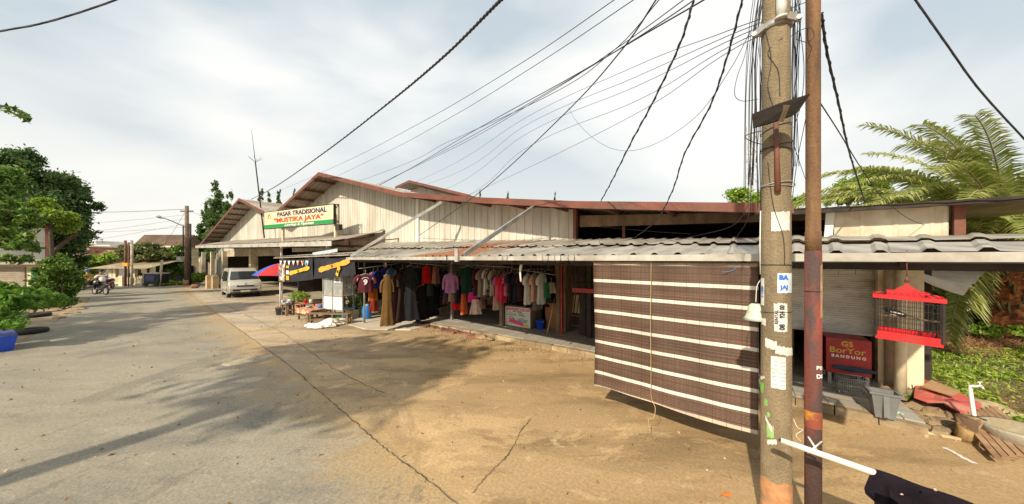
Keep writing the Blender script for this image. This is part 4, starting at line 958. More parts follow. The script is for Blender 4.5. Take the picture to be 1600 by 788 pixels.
# second row, deeper in the shops
back = [(664, 'maroon', (.12, .02, .03)), (684, 'grey', (.16, .16, .17)), (694, 'navy', (.02, .025, .08)), (720, 'black', K), (728, 'brick red', (.3, .05, .03)), (748, 'navy blue', (.02, .03, .12)), (757, 'pink', (.5, .15, .22)), (768, 'brown', (.14, .08, .05)), (784, 'purple', (.14, .04, .2)), (790, 'cream', (.45, .4, .3)), (801, 'wine red', (.2, .02, .05)), (816, 'charcoal', (.04, .04, .045)), (820, 'deep blue', (.02, .04, .2)), (829, 'black', K), (840, 'grey brown', (.16, .13, .1)), (856, 'black', K)]
for i, (px, cn, cc) in enumerate(back):
    nb = ['beside the grille gate', 'behind the salmon brown cloth', 'behind the lilac top', 'behind the orange cloth', 'left of the large dark green shirt', 'behind the dark maroon shirt', 'behind the khaki shirt', 'behind the spotted shirt', 'behind the crimson shirt', 'right of the crimson shirt', 'behind the black shirt', 'left of the white shirt', 'behind the white shirt', 'between the white and peach shirts', 'left of the light grey shirt', 'behind the green cloth'][i]
    garment(random.choice(('tee', 'long', 'tee', 'dress')), px, 424+random.randint(-2, 3), random.choice((462, 468, 475, 484)), random.choice((9, 12, 15)), cc, 9.1+.35*random.random() if px < 780 else 9.0+.3*random.random(), cn+' garment in the back row '+nb, name='garment')
# rails that carry them
def rail(px0, px1, py0, py1, d0, d1, label):
    s0 = ps(px0, d0); s1 = ps(px1, d1); mb = MB(); a = (s0, d0, pz(py0, s0, d0)); b_ = (s1, d1, pz(py1, s1, d1)); mb.tube([a, b_], .014, 6)
    for s, d, z in (a, b_): mb.tube([(s, d, z), (s, d, 2.9)], .005, 4)
    single('clothes_rail', mb, m_steel, label, 'rail', a, 'M', group='clothes rails')
rail(560, 622, 420, 412, 6.3, 7.4, 'clothes rail carrying the number 9 jersey and the brown dress'); rail(640, 700, 411, 416, 7.6, 8.4, 'pale rail above the red top'); rail(722, 800, 414, 418, 8.4, 8.6, 'rail carrying the dark green shirt'); rail(800, 868, 420, 430, 8.7, 8.7, 'rail carrying the white and peach shirts')

# ------------------------------------------------------------ shop objects
# poster counter
s0 = ps(790, 9.15); s1 = ps(829, 9.15)
t = thing('counter', 'small wooden counter with a pink and white price poster on its front', 'counter', ((s0+s1)/2, 9.3, .14), 'M')
zc0 = .14; zc1 = pz(478, s0, 9.15); 
mb = MB(); mb.bx(s0, s1, 9.12, 9.15, zc0+.03, zc1); part('poster', mb, mat('mint_white_poster', (.55, .60, .52), .6, (.6, .35, .35), 3, .08, thr=(.5, .7)), t)
mb = MB(); mb.bx(s0, s1, 9.16, 9.2, zc0, zc1); mb.bx(s1-.04, s1, 9.2, 9.9, zc0, zc1); mb.bx(s0, s0+.04, 9.2, 9.9, zc0, zc1); mb.bx(s0-.03, s1+.03, 9.18, 9.95, zc1+.002, zc1+.04); part('cabinet', mb, m_wood, t)
m_pk = mat('pink_print', (.68, .06, .16), .6); m_yl = mat('yellow_print', (.7, .45, .05), .6); m_gt = mat('dark_teal_print', (.05, .2, .18), .6)
Wd = s1-s0; Hh = zc1-zc0
def ptxt(s, u, v_, size, m, bold=.003, sh_=0): 
    text('print', s, size, (s0+Wd*u-(s0+s1)/2, 9.12-9.3-.004, zc0+Hh*v_-.14), m, t, bold=bold, shear=sh_, ext=.001)
ptxt('LAUNDRY KILOAN', .55, .88, .12, m_pk, .006, .2); ptxt('cuci - setrika', .5, .78, .07, m_gt)
for (u, v_, s_, m) in ((.25, .70, 'Cuci', m_pk), (.28, .61, 'Kering 5.000', m_gt), (.25, .5, 'Setrika', m_pk), (.28, .41, 'Saja 4.000', m_gt), (.65, .7, 'Express', m_pk), (.68, .6, '10.000/kg', m_gt), (.68, .46, 'Satuan', m_pk), (.7, .38, 'Selimut 15.000', m_gt), (.7, .31, 'Jaket 10.000', m_gt)): ptxt(s_, u, v_, .07, m, .002)
mb = MB(); mb.prism([(s0+.15*Wd, 9.117, zc0+.16), (s0+.75*Wd, 9.117, zc0+.06), (s0+.75*Wd, 9.117, zc0+.17), (s0+.2*Wd, 9.117, zc0+.3)], (0, -.003, 0)); part('pink_swoosh', mb, m_pk, t)
mb = MB(); mb.prism([(s0+.75*Wd, 9.117, zc0+.06), (s0+.97*Wd, 9.117, zc0+.05), (s0+.92*Wd, 9.117, zc0+.14), (s0+.75*Wd, 9.117, zc0+.17)], (0, -.003, 0)); part('yellow_swoosh', mb, m_yl, t)
# blue bucket, boards, stick
def bucket(px, py, d, r, h, m, label, group=None, z0=.14, nm='bucket', cat='bucket', handle=True):
    s = ps(px, d); t = thing(nm, label, cat, (s, d, z0), 'M', group=group); mb = MB()
    mb.lathe((s, d, z0), [(0, .005), (r*.8, .0), (r*.97, h*.95), (r*1.06, h*.95), (r*1.06, h), (r*.95, h), (r*.78, .02), (0, .02)], 20); part('body', mb, m, t)
    if handle: mb = MB(); mb.tube([(s+r*1.0*math.cos(a), d-.02-r*.15, z0+h*.95-r*.75*math.sin(a)) for a in np.linspace(0, math.pi, 12)], .006, 4); part('handle', mb, m_white, t)
    return t
bucket(844, 515, 9.35, .15, .3, m_blue, 'blue plastic bucket on the walkway right of the price poster')
s = ps(855, 9.5); mb = MB(); mb.box((s+.1, 9.6, .14+.45), (.42, .05, .9), rot=Matrix.Rotation(.15, 3, 'X')); single('plywood_board', mb, mat('orange_brown_plywood', (.3, .13, .05), .7, None, 4, .2), 'orange brown plywood board leaning beside the blue bucket', 'board', (s, 9.5, .14), 'M')
s = ps(852, 9.5); mb = MB(); mb.ball((ps(853, 9.5), 9.5, 1.15), .22, 12, 8, (1.4, .8, .5), .2); single('cloth_bundle', mb, gmat((.04, .05, .035)), 'dark olive cloth bundle on top of the plywood board', 'bundle', (s, 9.5, 1.0), 'M')
a = G(855, 521, .14); mb = MB(); b_ = P(868, 459, 10.6); mb.tube([a, a.lerp(b_, .5), b_], .016, 6); single('bamboo_stick', mb, m_bamboo, 'thin pale stick leaning on the wooden post', 'stick', tuple(a))
# plank at the step edge
s = ps(890, 9.5)
def leanframe():
    s = ps(903, 9.8); t = thing('slatted_chair', 'pale wooden slatted chair frame in the dark shop left of the blind', 'chair', (s, 9.8, .14), 'M')
    mb = MB()
    for x in (-.3, .3): mb.bar((s+x, 9.8, .14), (s+x, 9.95, .9), .05)
    for x in (-.3, .3): mb.bar((s+x, 10.3, .14), (s+x, 10.2, .6), .05)
    part('leg', mb, m_wood, t)
    mb = MB(); mb.bar((s-.3, 9.85, .3), (s+.3, 9.85, .3), .04); mb.bar((s-.3, 9.9, .62), (s+.3, 9.9, .62), .05); part('stretcher', mb, m_wood, t)
    mb = MB()
    for k in range(5): mb.box((s-.26+.13*k, 9.98, 1.0), (.09, .03, .62), rot=Matrix.Rotation(-.3, 3, 'X'))
    part('back_slats', mb, m_bamboo, t)
leanframe()
# red-edged shelf hanging left of the blind
s = ps(914, 7.4); t = thing('hanging_shelf', 'dark wire shelf with a red bottom tray hanging just left of the blind', 'shelf', (s, 7.4, 1.5), 'M')
zz0 = pz(457, s, 7.4); zz1 = pz(415, s, 7.4)
mb = MB(); mb.bx(s-.3, s+.35, 7.3, 7.6, zz0, zz0+.1); part('tray', mb, m_red, t)
mb = MB()
for x in (-.3, .35):
    for y in (7.3, 7.6): mb.tube([(s+x, y, zz0), (s+x, y, zz1)], .012, 5)
for k in (.35, .7, 1): mb.bx(s-.3, s+.35, 7.3, 7.6, zz0+(zz1-zz0)*k-.012, zz0+(zz1-zz0)*k)
for x in range(9): mb.tube([(s-.3+.08*x, 7.3, zz0), (s-.3+.08*x, 7.3, zz0+(zz1-zz0)*.35)], .005, 4)
part('frame', mb, m_dark, t)
mb = MB(); mb.tube([(s-.3, 7.45, zz1), (s-.3, 7.45, 2.95)], .005, 4); mb.tube([(s+.35, 7.45, zz1), (s+.35, 7.45, 2.95)], .005, 4); part('hanger', mb, m_wire, t)
# grille gate
s0 = ps(680, 9.2); s1 = ps(706, 9.0); mb = MB(); n = 12
t = thing('grille_gate', 'low metal bar gate standing behind the hanging clothes', 'gate', (s0, 9.1, .14), 'M')
for i in range(n+1): s = s0-1.0+(s1-s0+1.0)*i/n; mb.tube([(s, 9.1, .14), (s, 9.1, 1.0+.06*math.sin(i*1.3))], .012, 5)
mb.tube([(s0-1.0, 9.1, .25), (s1, 9.1, .25)], .012, 5); mb.tube([(s0-1.0, 9.1, .95), (s1, 9.1, .95)], .012, 5)
for i in range(n): s = s0-1.0+(s1-s0+1.0)*(i+.5)/n; mb.tube(spline([(s-.05, 9.1, .6), (s+.04, 9.1, .7), (s-.04, 9.1, .8), (s+.05, 9.1, .9)], 3), .008, 4)
part('bars', mb, m_rust, t)
# white ceiling lamp and hanging plastic strip
s = ps(632, 7.0); zl = pz(404, s, 7.0); mb = MB(); mb.lathe((s, 7, zl-.03), [(0, -.02), (.14, -.03), (.22, 0), (.22, .015), (.06, .05), (.03, .1), (0, .1)], 16); single('ceiling_lamp', mb, m_cream, 'flat round cream lamp under the awning above the charcoal robe', 'lamp', (s, 7, zl), 'M')
s = ps(817, 5.6); mb = MB(); z0 = pz(441, s, 5.5); z1 = pz(406, s, 5.5)
mb.tube(spline([(s-.02, 5.5, z1+.06), (s, 5.5, z1), (s+.03, 5.5, z1-.08), (s+.0, 5.5, (z0+z1)/2), (s+.02, 5.5, z0)], 5), [.006]*3+[.02]+[.035]*6+[.03]*5+[.02]*5+[.008], 7); single('plastic_strip', mb, m_white, 'twisted white plastic bag strip dangling from the gutter', 'plastic bag', (s, 5.5, z0), 'M')
# wire ties under the gutter
for px in (796, 863, 883, 905):
    s = ps(px, 5.3); g = dg(s); mb = MB(); mb.tube(spline([(s-.05, g-.12, 2.57), (s-.06, g-.125, 2.50), (s, g-.1, 2.44), (s+.06, g-.125, 2.5), (s+.05, g-.12, 2.58)], 5), .004, 4)
    single('wire_tie', mb, m_wire, 'thin wire loop tied round the gutter', 'wire', (s, g, 2.5), 'M', group='wire loops on the gutter')
# small white bulb holder on the blind top with blue wire
p = P(1134, 405, 4.0); t = thing('wire_connector', 'small white connector with a looping blue wire under the gutter above the blind', 'connector', tuple(p), 'W')
mb = MB(); mb.tube([p+Vector((-.06, .03, .005)), p+Vector((.06, -.03, .01))], [.02, .016], 8); part('body', mb, m_white, t)
mb = MB(); mb.tube(spline([p+Vector((.06, -.03, 0)), p+Vector((.1, -.05, -.04)), p+Vector((.08, -.04, -.13)), p+Vector((.0, 0, -.16)), p+Vector((-.04, 0, -.16))], 5), .003, 4); part('wire', mb, mat('blue_wire', (.1, .3, .6), .5), t)

# red food cart under the shutter
s0 = ps(1291, 8.5); s1 = ps(1362, 8.5); z1 = pz(531, s0, 8.5)
t = thing('food_cart', 'red food cart with golden lettering and BANDUNG on its side under the half-open shutter', 'food cart', ((s0+s1)/2, 8.5, .14), 'M')
mb = MB(); mb.bx(s0, s1, 8.5, 9.1, .34, 1.0); part('body', mb, m_red, t)
for x in (s0+.05, s1-.05):
    for y in (8.54, 9.05): mb = MB(); mb.bx(x-.025, x+.025, y-.025, y+.025, .14, .338); part('leg', mb, m_steel, t)
m_gold = mat('gold_print', (.6, .38, .06), .4); cx = -(s1-s0)*.03
text('lettering', 'GS', .13, (cx, -.006, .765), m_gold, t, bold=.004, ext=.002); text('lettering', 'BorYor', .15, (cx, -.006, .64), m_gold, t, bold=.002, ext=.002, sx=1.05)
text('lettering', 'BANDUNG', .07, (.0, -.006, .53), m_wl, t, bold=.003, ext=.002, spacing=1.5)
mb = MB(); mb.ball((s0+(s1-s0)*.6, 8.47, .46), .1, 12, 8, (3, .3, .5), .3); part('grey_cloth', mb, gmat((.05, .07, .1)), t)
# dark side panel + wire basket
mb = MB(); s = s0-.12; mb.bx(s-.1, s, 8.5, 9.2, .14, 1.05); single('fridge_side', mb, mat('grey_panel', (.12, .12, .12), .5), 'narrow grey cabinet beside the red food cart', 'cabinet', (s, 8.5, .14), 'M')
s0 = ps(1311, 7.9); s1 = ps(1358, 7.9); t = thing('wire_basket', 'low wire rack standing in front of the red food cart', 'wire rack', ((s0+s1)/2, 7.9, .14), 'M'); mb = MB()
for z in (.16, .3, .42):
    for (a, b_) in (((s0, 7.9), (s1, 7.9)), ((s0, 8.2), (s1, 8.2)), ((s0, 7.9), (s0, 8.2)), ((s1, 7.9), (s1, 8.2))): mb.tube([(*a, z), (*b_, z)], .007, 4)
n = 14
for i in range(n+1):
    s = s0+(s1-s0)*i/n; mb.tube([(s, 7.9, .16), (s, 7.9, .42)], .004, 4); mb.tube([(s, 8.2, .16), (s, 8.2, .42)], .004, 4); mb.tube([(s, 7.9, .3), (s, 8.2, .3)], .004, 4)
part('wires', mb, m_steel, t); mb = MB()
for a in ((s0, 7.9), (s1, 7.9), (s0, 8.2), (s1, 8.2)): mb.tube([(*a, .14), (*a, .2)], .01, 5)
part('foot', mb, m_steel, t)
# grey tapered bin on the kerb
c_ = G(1384, 655, .14); s, d, _ = toM(c_); t = thing('waste_bin', 'open grey square plastic bin on the kerb below the bird cage', 'bin', (s, d+.1, .14), 'M')
mb = MB(); d += .1; h = .38; wb = .10; wt = .15
def ring(w_, z): return [(s-w_, d-w_*.8, z), (s+w_, d-w_*.8, z), (s+w_, d+w_*.8, z), (s-w_, d+w_*.8, z)]
vs = ring(wb, .14)+ring(wt, .14+h)+ring(wt+.02, .14+h)+ring(wt+.02, .14+h-.03)+ring(wt-.015, .14+h)+ring(wb-.015, .16)
fs = [(3, 2, 1, 0)]
for a, b_ in ((0, 1), (4, 5)): pass
for o_, q_ in ((0, 4), (8, 12), (16, 20)):
    for i in range(4): fs.append((o_+i, o_+(i+1) % 4, q_+(i+1) % 4, q_+i))
for i in range(4): fs.append((8+i, 8+(i+1) % 4, 16+(i+1) % 4, 16+i)); 
fs.append((20, 21, 22, 23)); mb.add(vs, fs); part('body', mb, mat('grey_plastic', (.17, .18, .18), .5, None, 5, .08), t)
mb = MB(); mb.box((s, d-.8*.17, .14+h*.5), (.06, .012, h*.8), rot=Matrix.Rotation(-.1, 3, 'X')); part('rib', mb, MATS['grey_plastic'], t)
mb = MB(); mb.ball(G(1405, 655, .05)+Vector((0, 0, .04)), .07, 8, 5, (1, 1, .9), .5); single('plastic_bag', mb, mat('green_white_plastic', (.3, .55, .4), .4, (.7, .7, .65), 12, .2), 'crumpled green and white plastic bag beside the grey bin', 'plastic bag', tuple(G(1405, 655, .05)))
# ------------------------------------------------------------ minivan
def minivan():
    base = G(357, 467); hd = Vector((.733, -.675, 0)).normalized()       # nose direction
    # local frame: x to the car's nose, y to its left, z up; origin under the front right... front-left wheel corner seen at px 357
    rz = math.atan2(hd.y, hd.x); left = Vector((-hd.y, hd.x, 0))
    # visible side (picture left) is the car's right side: y = -W/2
    Wd = 1.66; Lg = 4.0; org = base + left*(Wd/2) - hd*Lg
    t = thing('minivan', 'silver grey minivan parked facing the viewer beside the blue and red parasol', 'van', (org.x, org.y, 0), 'L', rz)
    m_sil = mat('silver_car_paint', (.62, .60, .54), .3, (.5, .45, .36), 1.5, .04, metal=.25, coat=.5)
    prof = [(0, .32), (.0, .9), (.06, 1.35), (.22, 1.78), (.5, 1.86), (2.2, 1.9), (2.75, 1.86), (3.05, 1.72), (3.52, 1.14), (3.82, 1.0), (3.96, .82), (4.0, .6), (3.97, .34), (3.6, .27), (.4, .27)]
    mb = MB(); n = len(prof); vs = []
    lay = [(-1, .0), (-.99, .0), (-.9, .03), (.9, .03), (.99, .0), (1, .0)]
    def yw(z, k): # tumblehome
        w_ = Wd/2; 
        if z > 1.0: w_ -= (z-1.0)*.17
        return w_*k
    rows = [(-1.0, .03), (-.94, 0), (.94, 0), (1.0, .03)]
    for k, ins in rows:
        for x, z in prof:
            cx, cz = 2.0, 1.05
            xx = x + (cx-x)*ins*.8; zz = z + (cz-z)*ins
            if abs(k) == 1 and False: pass
            vs.append((xx, yw(z, k), zz))
    fs = []
    for r in range(3):
        for i in range(n): fs.append((r*n+i, r*n+(i+1) % n, (r+1)*n+(i+1) % n, (r+1)*n+i))
    fs.append(tuple(range(n))); fs.append(tuple(range(3*n, 4*n))[::-1])
    mb.add(vs, fs); body = part('body', mb, m_sil, t)
    bv = body.modifiers.new('bev', 'BEVEL'); bv.width = .035; bv.segments = 3; bv.limit_method = 'ANGLE'; bv.angle_limit = .35
    for p_ in body.data.polygons: p_.use_smooth = False
    # glass: windscreen
    def onw(u, v_): # windscreen plane between (3.05,1.72) and (3.52,1.14)
        x = 3.10+(3.50-3.10)*(1-v_); z = 1.66+(1.17-1.66)*(1-v_); return (x+.035, yw(z, u), z+.025)
    mb = MB(); mb.prism([onw(-.9, 0), onw(.9, 0), onw(.86, 1), onw(-.86, 1)], (-.02, 0, -.015)); part('windscreen', mb, m_glass, t)
    mb = MB(); mb.bar(onw(-.85, .03), onw(-.1, .03), .012, .02); mb.bar(onw(-.1, .04), onw(.7, .06), .012, .02); part('wiper', mb, m_black, t)
    for sg in (-1, 1):
        def sp_(x, z, o=.006): return (x, sg*(yw(z, 1)+o), z)
        wins = [[(2.35, 1.08), (3.18, 1.08), (2.86, 1.62), (2.35, 1.66)], [(1.25, 1.08), (2.25, 1.08), (2.25, 1.67), (1.25, 1.68)], [(.3, 1.1), (1.15, 1.08), (1.15, 1.67), (.42, 1.62)]]
        for q in wins:
            mb = MB(); mb.add([sp_(*p) for p in q], [(0, 1, 2, 3)]); mb.add([sp_(x, z, -.01) for x, z in q], [(3, 2, 1, 0)]); part('side_window', mb, m_glass, t)
        mb = MB(); mb.box((3.05, sg*(Wd/2+.1), 1.14), (.09, .17, .16)); mb.bar((3.05, sg*(Wd/2-.02), 1.08), (3.05, sg*(Wd/2+.1), 1.1), .04); o = part('mirror', mb, m_black, t); o.modifiers.new('b', 'BEVEL').width = .02
        mb = MB(); 
        for x in (.95, 2.3, 3.2): mb.bar(sp_(x, .38, .002), sp_(x, 1.05, .002), .008, .012)
        mb.bar(sp_(.1, .42, .004), sp_(3.7, .42, .004), .01, .03); part('door_seam', mb, m_black, t)
        mb = MB(); mb.bar(sp_(2.0, .95, .02), sp_(2.16, .95, .02), .02, .03); mb.bar(sp_(1.1, .95, .02), sp_(1.26, .95, .02), .02, .03); part('door_handle', mb, m_sil, t)
        # headlight
        mb = MB(); mb.prism([(3.93, sg*.80, .80), (3.985, sg*.42, .72), (3.96, sg*.42, .88), (3.86, sg*.78, .97)], (.03, 0, .0)); part('headlight', mb, mat('headlight_glass', (.55, .53, .45), .12, None, 6, .1), t)
        for x in (.72, 3.12):
            mb = MB(); mb.tube([(x, sg*(Wd/2-.2), .3), (x, sg*(Wd/2+.005), .3)], .3, 22); o = part('wheel', mb, m_rubber, t)
            mb = MB(); mb.tube([(x, sg*(Wd/2+.004), .3), (x, sg*(Wd/2+.014), .3)], .18, 16); part('rim', mb, m_steel, o)
            mb = MB(); mb.tube([(x, sg*(Wd/2-.12), .31), (x, sg*(Wd/2+.003), .31)], .345, 24, cap=True); part('wheel_arch', mb, m_black, t)
    mb = MB(); mb.box((4.0, 0, .76), (.03, .86, .085)); part('grille', mb, m_black, t)
    mb = MB(); mb.box((4.005, 0, .50), (.03, 1.25, .11)); part('lower_grille', mb, m_black, t)
    mb = MB(); mb.box((4.02, 0, .43), (.02, .5, .12)); part('number_plate', mb, mat('cream_plate', (.55, .5, .38), .6), t)
    mb = MB(); mb.lathe((3.93, 0, .89), [(0, .02), (.045, .02), (.055, 0)], 14, axis=(1, 0, .6)); part('badge', mb, m_steel, t)
    mb = MB(); mb.box((3.96, 0, .36), (.1, 1.5, .06)); mb.box((2, 0, .3), (3.4, 1.4, .1)); part('underbody', mb, m_black, t)
minivan()

# ------------------------------------------------------------ parasol, stall and its things
U = P(440, 437, 17.0); UR = 1.28; t = thing('parasol', 'blue and red parasol half hidden by the stall banner', 'parasol', (U.x, U.y, 0), 'L', 0)
zr = 1.66; za = zr+.62
for k in range(8):
    mb = MB(); a0 = k*math.pi/4-.30; a1 = a0+math.pi/4; vs = []; nn = 7
    for i in range(nn+1):
        r = UR*i/nn; z = za-(za-zr)*(i/nn)**1.7
        for j in range(4):
            a = a0+(a1-a0)*j/3; rr = r*(1-.04*math.sin(j/3*math.pi)*(i/nn)); vs.append((rr*math.cos(a), rr*math.sin(a), z+.02*math.sin(j/3*math.pi)*(i/nn)))
    mb.add(vs, [(i*4+j, (i+1)*4+j, (i+1)*4+j+1, i*4+j+1) for i in range(nn) for j in range(3)], True)
    part('canopy_panel', mb, mat('red_parasol_cloth', (.62, .035, .04), .7, transl=.3) if k % 2 == 0 else mat('blue_parasol_cloth', (.06, .14, .62), .7, transl=.3), t)
    mb = MB(); mb.tube([(0, 0, zr+.25), (UR*.9*math.cos(a0), UR*.9*math.sin(a0), zr+.05)], .008, 4); part('rib', mb, m_steel, t)
mb = MB(); mb.tube([(0, 0, 0), (0, 0, za+.06)], .02, 8); part('pole', mb, m_white, t); mb = MB(); mb.lathe((0, 0, 0), [(0, 0), (.22, 0), (.22, .1), (.05, .14), (0, .14)], 16); part('base', mb, m_stone, t)

# stall frame with little tin roof
A0 = P(438, 403, 14.9); A1 = P(557, 399, 12.0); v = Vector((A1.x-A0.x, A1.y-A0.y, 0)); BWd = v.length; brz2 = math.atan2(v.y, v.x)
t = thing('food_stall', 'street food stall frame with a small tin roof over two dark banners', 'stall', (A0.x, A0.y, 0), 'L', brz2)
mb = MB(); mb.tube([(0, 0, 0), (0, 0, 2.6)], .035, 8); part('post', mb, m_white, t)
mb = MB(); mb.tube([(BWd-.1, .4, 0), (BWd-.1, .4, 2.6)], .035, 8); part('post', mb, m_steel, t)
mb = MB(); mb.tube([(0.2, 2, 0), (0.2, 2, 2.6)], .035, 8); part('post', mb, m_steel, t)
mb = MB(); vs = []; n = 36
for i in range(n+1):
    x = -.35+(BWd+.1)*i/n; h = .02*(i % 2); vs += [(x, -.15, 2.60+.1*i/n+h), (x, 2.4, 2.82+.1*i/n+h)]
mb.add(vs, [(2*i, 2*i+2, 2*i+3, 2*i+1) for i in range(n)]); mb.bar((-.3, -.12, 2.55), (BWd-.25, -.12, 2.66), .05); part('roof', mb, m_tin, t)
zt_l = P(438, 405, 14.9).z; zb_l = P(438, 441, 14.9).z; zt_r = P(557, 402, 12).z+.03; zb_r = P(557, 429, 12).z
m_ban = mat('dark_banner', (.022, .022, .03), .45, (.06, .06, .07), 3, .2, thr=(.55, .75))
def banner(u0, u1, y, zt, zb_, lab):
    b = thing('banner', lab, 'banner', tuple(A0 + v*u0 + Vector((0, 0, -A0.z + zb_[0]))), 'L', brz2)
    w_ = BWd*(u1-u0); mb = MB(); vs = []; n = 20; H0 = zt[0]-zb_[0]; H1 = zt[1]-zb_[0]; B1 = zb_[1]-zb_[0]
    for sd in (0, .006):
        for i in range(n+1):
            u = i/n
            for k in range(6):
                f = k/5; z = (B1*u)*(1-f) + (H0+(H1-H0)*u)*f; z -= .05*math.sin(u*math.pi)*(1 if k else .6)
                vs.append((w_*u, y+sd+.025*math.sin(u*9+f*3), z))
    o1 = (n+1)*6; fs = [(i*6+k, (i+1)*6+k, (i+1)*6+k+1, i*6+k+1) for i in range(n) for k in range(5)]; fs += [tuple(o1+q for q in f_)[::-1] for f_ in fs]
    mb.add(vs, fs, True); part('cloth', mb, m_ban, b); return b, w_
b1_, w1 = banner(.0, .50, -.05, (zt_l, (zt_l+zt_r)/2), (zb_l, (zb_l+zb_r)/2-.03), 'dark hanging banner with a yellow rolled snack, the left of the two')
b2_, w2 = banner(.505, 1.0, -.04, ((zt_l+zt_r)/2, zt_r), ((zb_l+zb_r)/2, zb_r), 'dark hanging banner with a large orange rolled snack, the right of the two')
m_egg = mat('yellow_snack_print', (.72, .45, .03), .5, (.55, .3, .03), 8, .15); m_eggo = mat('orange_snack_print', (.75, .34, .05), .5, (.6, .42, .05), 8, .15)
def roll(b, x0, z0, x1, z1, r0, r1, m, yy):
    mb = MB(); d = Vector((x1-x0, 0, z1-z0)); q = Vector((-d.z, 0, d.x)).normalized()
    pts = []; n = 30
    for i in range(n+1):
        f = i/n; r = (r0+(r1-r0)*f)*(.62+1.3*(f-.45)**2)*min(1, .45+6*min(f, 1-f))*(1+.07*math.sin(f*25)); pts.append((Vector((x0, yy, z0))+d*f, r))
    mb.prism([p+q*r for p, r in pts]+[p-q*r for p, r in pts[::-1]], (0, -.004, 0)); part('snack_print', mb, m, b)
    mb = MB(); c_ = Vector((x0, yy-.006, z0))+d*.45; mb.prism([c_+d.normalized()*a+q*c for a, c in ((-.05, -.05), (.05, -.05), (.05, .05), (-.05, .05))], (0, -.003, 0)); part('wrapper_print', mb, m_black, b)
hL = zt_l-zb_l
roll(b1_, w1*.36, hL*.40, w1*.93, hL*.66, .13, .1, m_egg, -.09)
roll(b2_, w2*.16, hL*.34, w2*.90, hL*.70, .15, .12, m_eggo, -.08); roll(b2_, w2*.60, hL*.16, w2*.66, hL*.5, .12, .12, m_egg, -.079)
mb = MB()
for k in range(7): x = w1*(.05+.13*k); mb.prism([(x, -.095, hL*.93), (x+w1*.08, -.095, hL*.93), (x+w1*.04, -.095, hL*.72)], (0, -.004, 0))
part('pennant', mb, mat('pennant_print', (.6, .12, .08), .6, (.75, .7, .65), 9, .1, thr=(.45, .5)), b1_)
mb = MB(); mb.lathe((w1*.86, -.1, hL*.83), [(0, .012), (.12, .012), (.12, 0)], 18, axis=(0, -1, 0)); part('round_logo', mb, m_wl, b1_)
mb = MB(); mb.lathe((w1*.86, -.113, hL*.83), [(0, .008), (.085, .008), (.085, 0)], 18, axis=(0, -1, 0)); part('logo_disc', mb, mat('cyan_print', (.03, .35, .62), .5), b1_)
mb = MB(); mb.bx(w1*.02, w1*.22, -.09, -.085, hL*.05, hL*.8); part('menu_panel', mb, mat('mottled_menu_print', (.22, .13, .09), .6, (.7, .66, .6), 7, .2, thr=(.5, .54)), b1_)
mb = MB(); mb.bx(w1*.25, w1*.34, -.09, -.085, hL*.12, hL*.3); mb.bx(w1*.25, w1*.34, -.09, -.085, hL*.62, hL*.72); part('yellow_tag', mb, m_egg, b1_)
mb = MB(); mb.bx(w1*.25, w1*.34, -.09, -.085, hL*.36, hL*.52); part('white_tag', mb, m_wl, b1_)
mb = MB(); mb.prism([(w2*.0, -.08, hL*.9), (w2*.62, -.08, hL*1.03), (w2*.62, -.08, hL*1.15), (w2*.0, -.08, hL*1.02)], (0, -.006, 0)); part('pale_strip', mb, mat('pale_blue_tarp', (.45, .52, .58), .5), b2_)

# glass food case on legs
g0_ = G(520, 493); gY = 13.0
def Lb(px, py, Y): return P(px, py, Y)
gc = P(520, 492, gY); t = thing('glass_case', 'aluminium food cart with glass upper case and white lower panel', 'food cart', (gc.x, gc.y, 0), 'L', brz2+.15)
x0, x1 = -.55, .55; zb_, zm, ztp = .45, 1.0, 1.95
mb = MB()
for x in (x0, -.02, x1):
    for y in (0, .55): mb.bx(x-.02, x+.02, y-.02, y+.02, 0.02, ztp)
for z in (zb_, zm, ztp-.02): 
    for y in (0, .55): mb.bx(x0, x1, y-.018, y+.018, z-.018, z+.018)
    for x in (x0, x1): mb.bx(x-.018, x+.018, 0, .55, z-.018, z+.018)
part('frame', mb, m_steel, t)
mb = MB(); mb.bx(x0+.02, -.04, .005, .02, zb_, zm); mb.bx(0, x1-.02, .005, .02, zb_, zm); mb.bx(x0, x1, .02, .54, zb_, zb_+.02); mb.bx(x0, x1, .02, .54, zm-.02, zm-.0); part('panel', mb, m_white, t)
gm = bpy.data.materials.new('clear_pane'); gm.use_nodes = True; nn_ = gm.node_tree.nodes; b_ = nn_['Principled BSDF']; b_.inputs['Base Color'].default_value = (.75, .8, .78, 1); b_.inputs['Roughness'].default_value = .05; b_.inputs['Alpha'].default_value = .22
mb = MB(); mb.bx(x0+.02, -.04, .0, .006, zm+.02, ztp-.04); mb.bx(0, x1-.02, .0, .006, zm+.02, ztp-.04); mb.bx(x1-.006, x1, .02, .53, zm+.02, ztp-.04); part('glass', mb, gm, t)
mb = MB(); mb.bx(.02, x1-.05, .1, .5, 1.42, 1.44); part('shelf', mb, m_steel, t)
mb = MB(); mb.bx(.08, .45, -.012, -.006, 1.55, 1.78); part('notice', mb, m_paper, t); text('lettering', 'EGG\nROLL', .08, (.265, -.016, 1.66), m_blkp, t, bold=.002)
mb = MB(); mb.lathe((.2, .28, zm), [(.0, 0), (.1, 0), (.13, .2), (.1, .24), (0, .25)], 12); mb.lathe((-.3, .3, zm), [(.0, 0), (.12, 0), (.12, .12), (0, .12)], 12); part('container', mb, mat('terracotta_pot', (.35, .12, .07), .7), t)

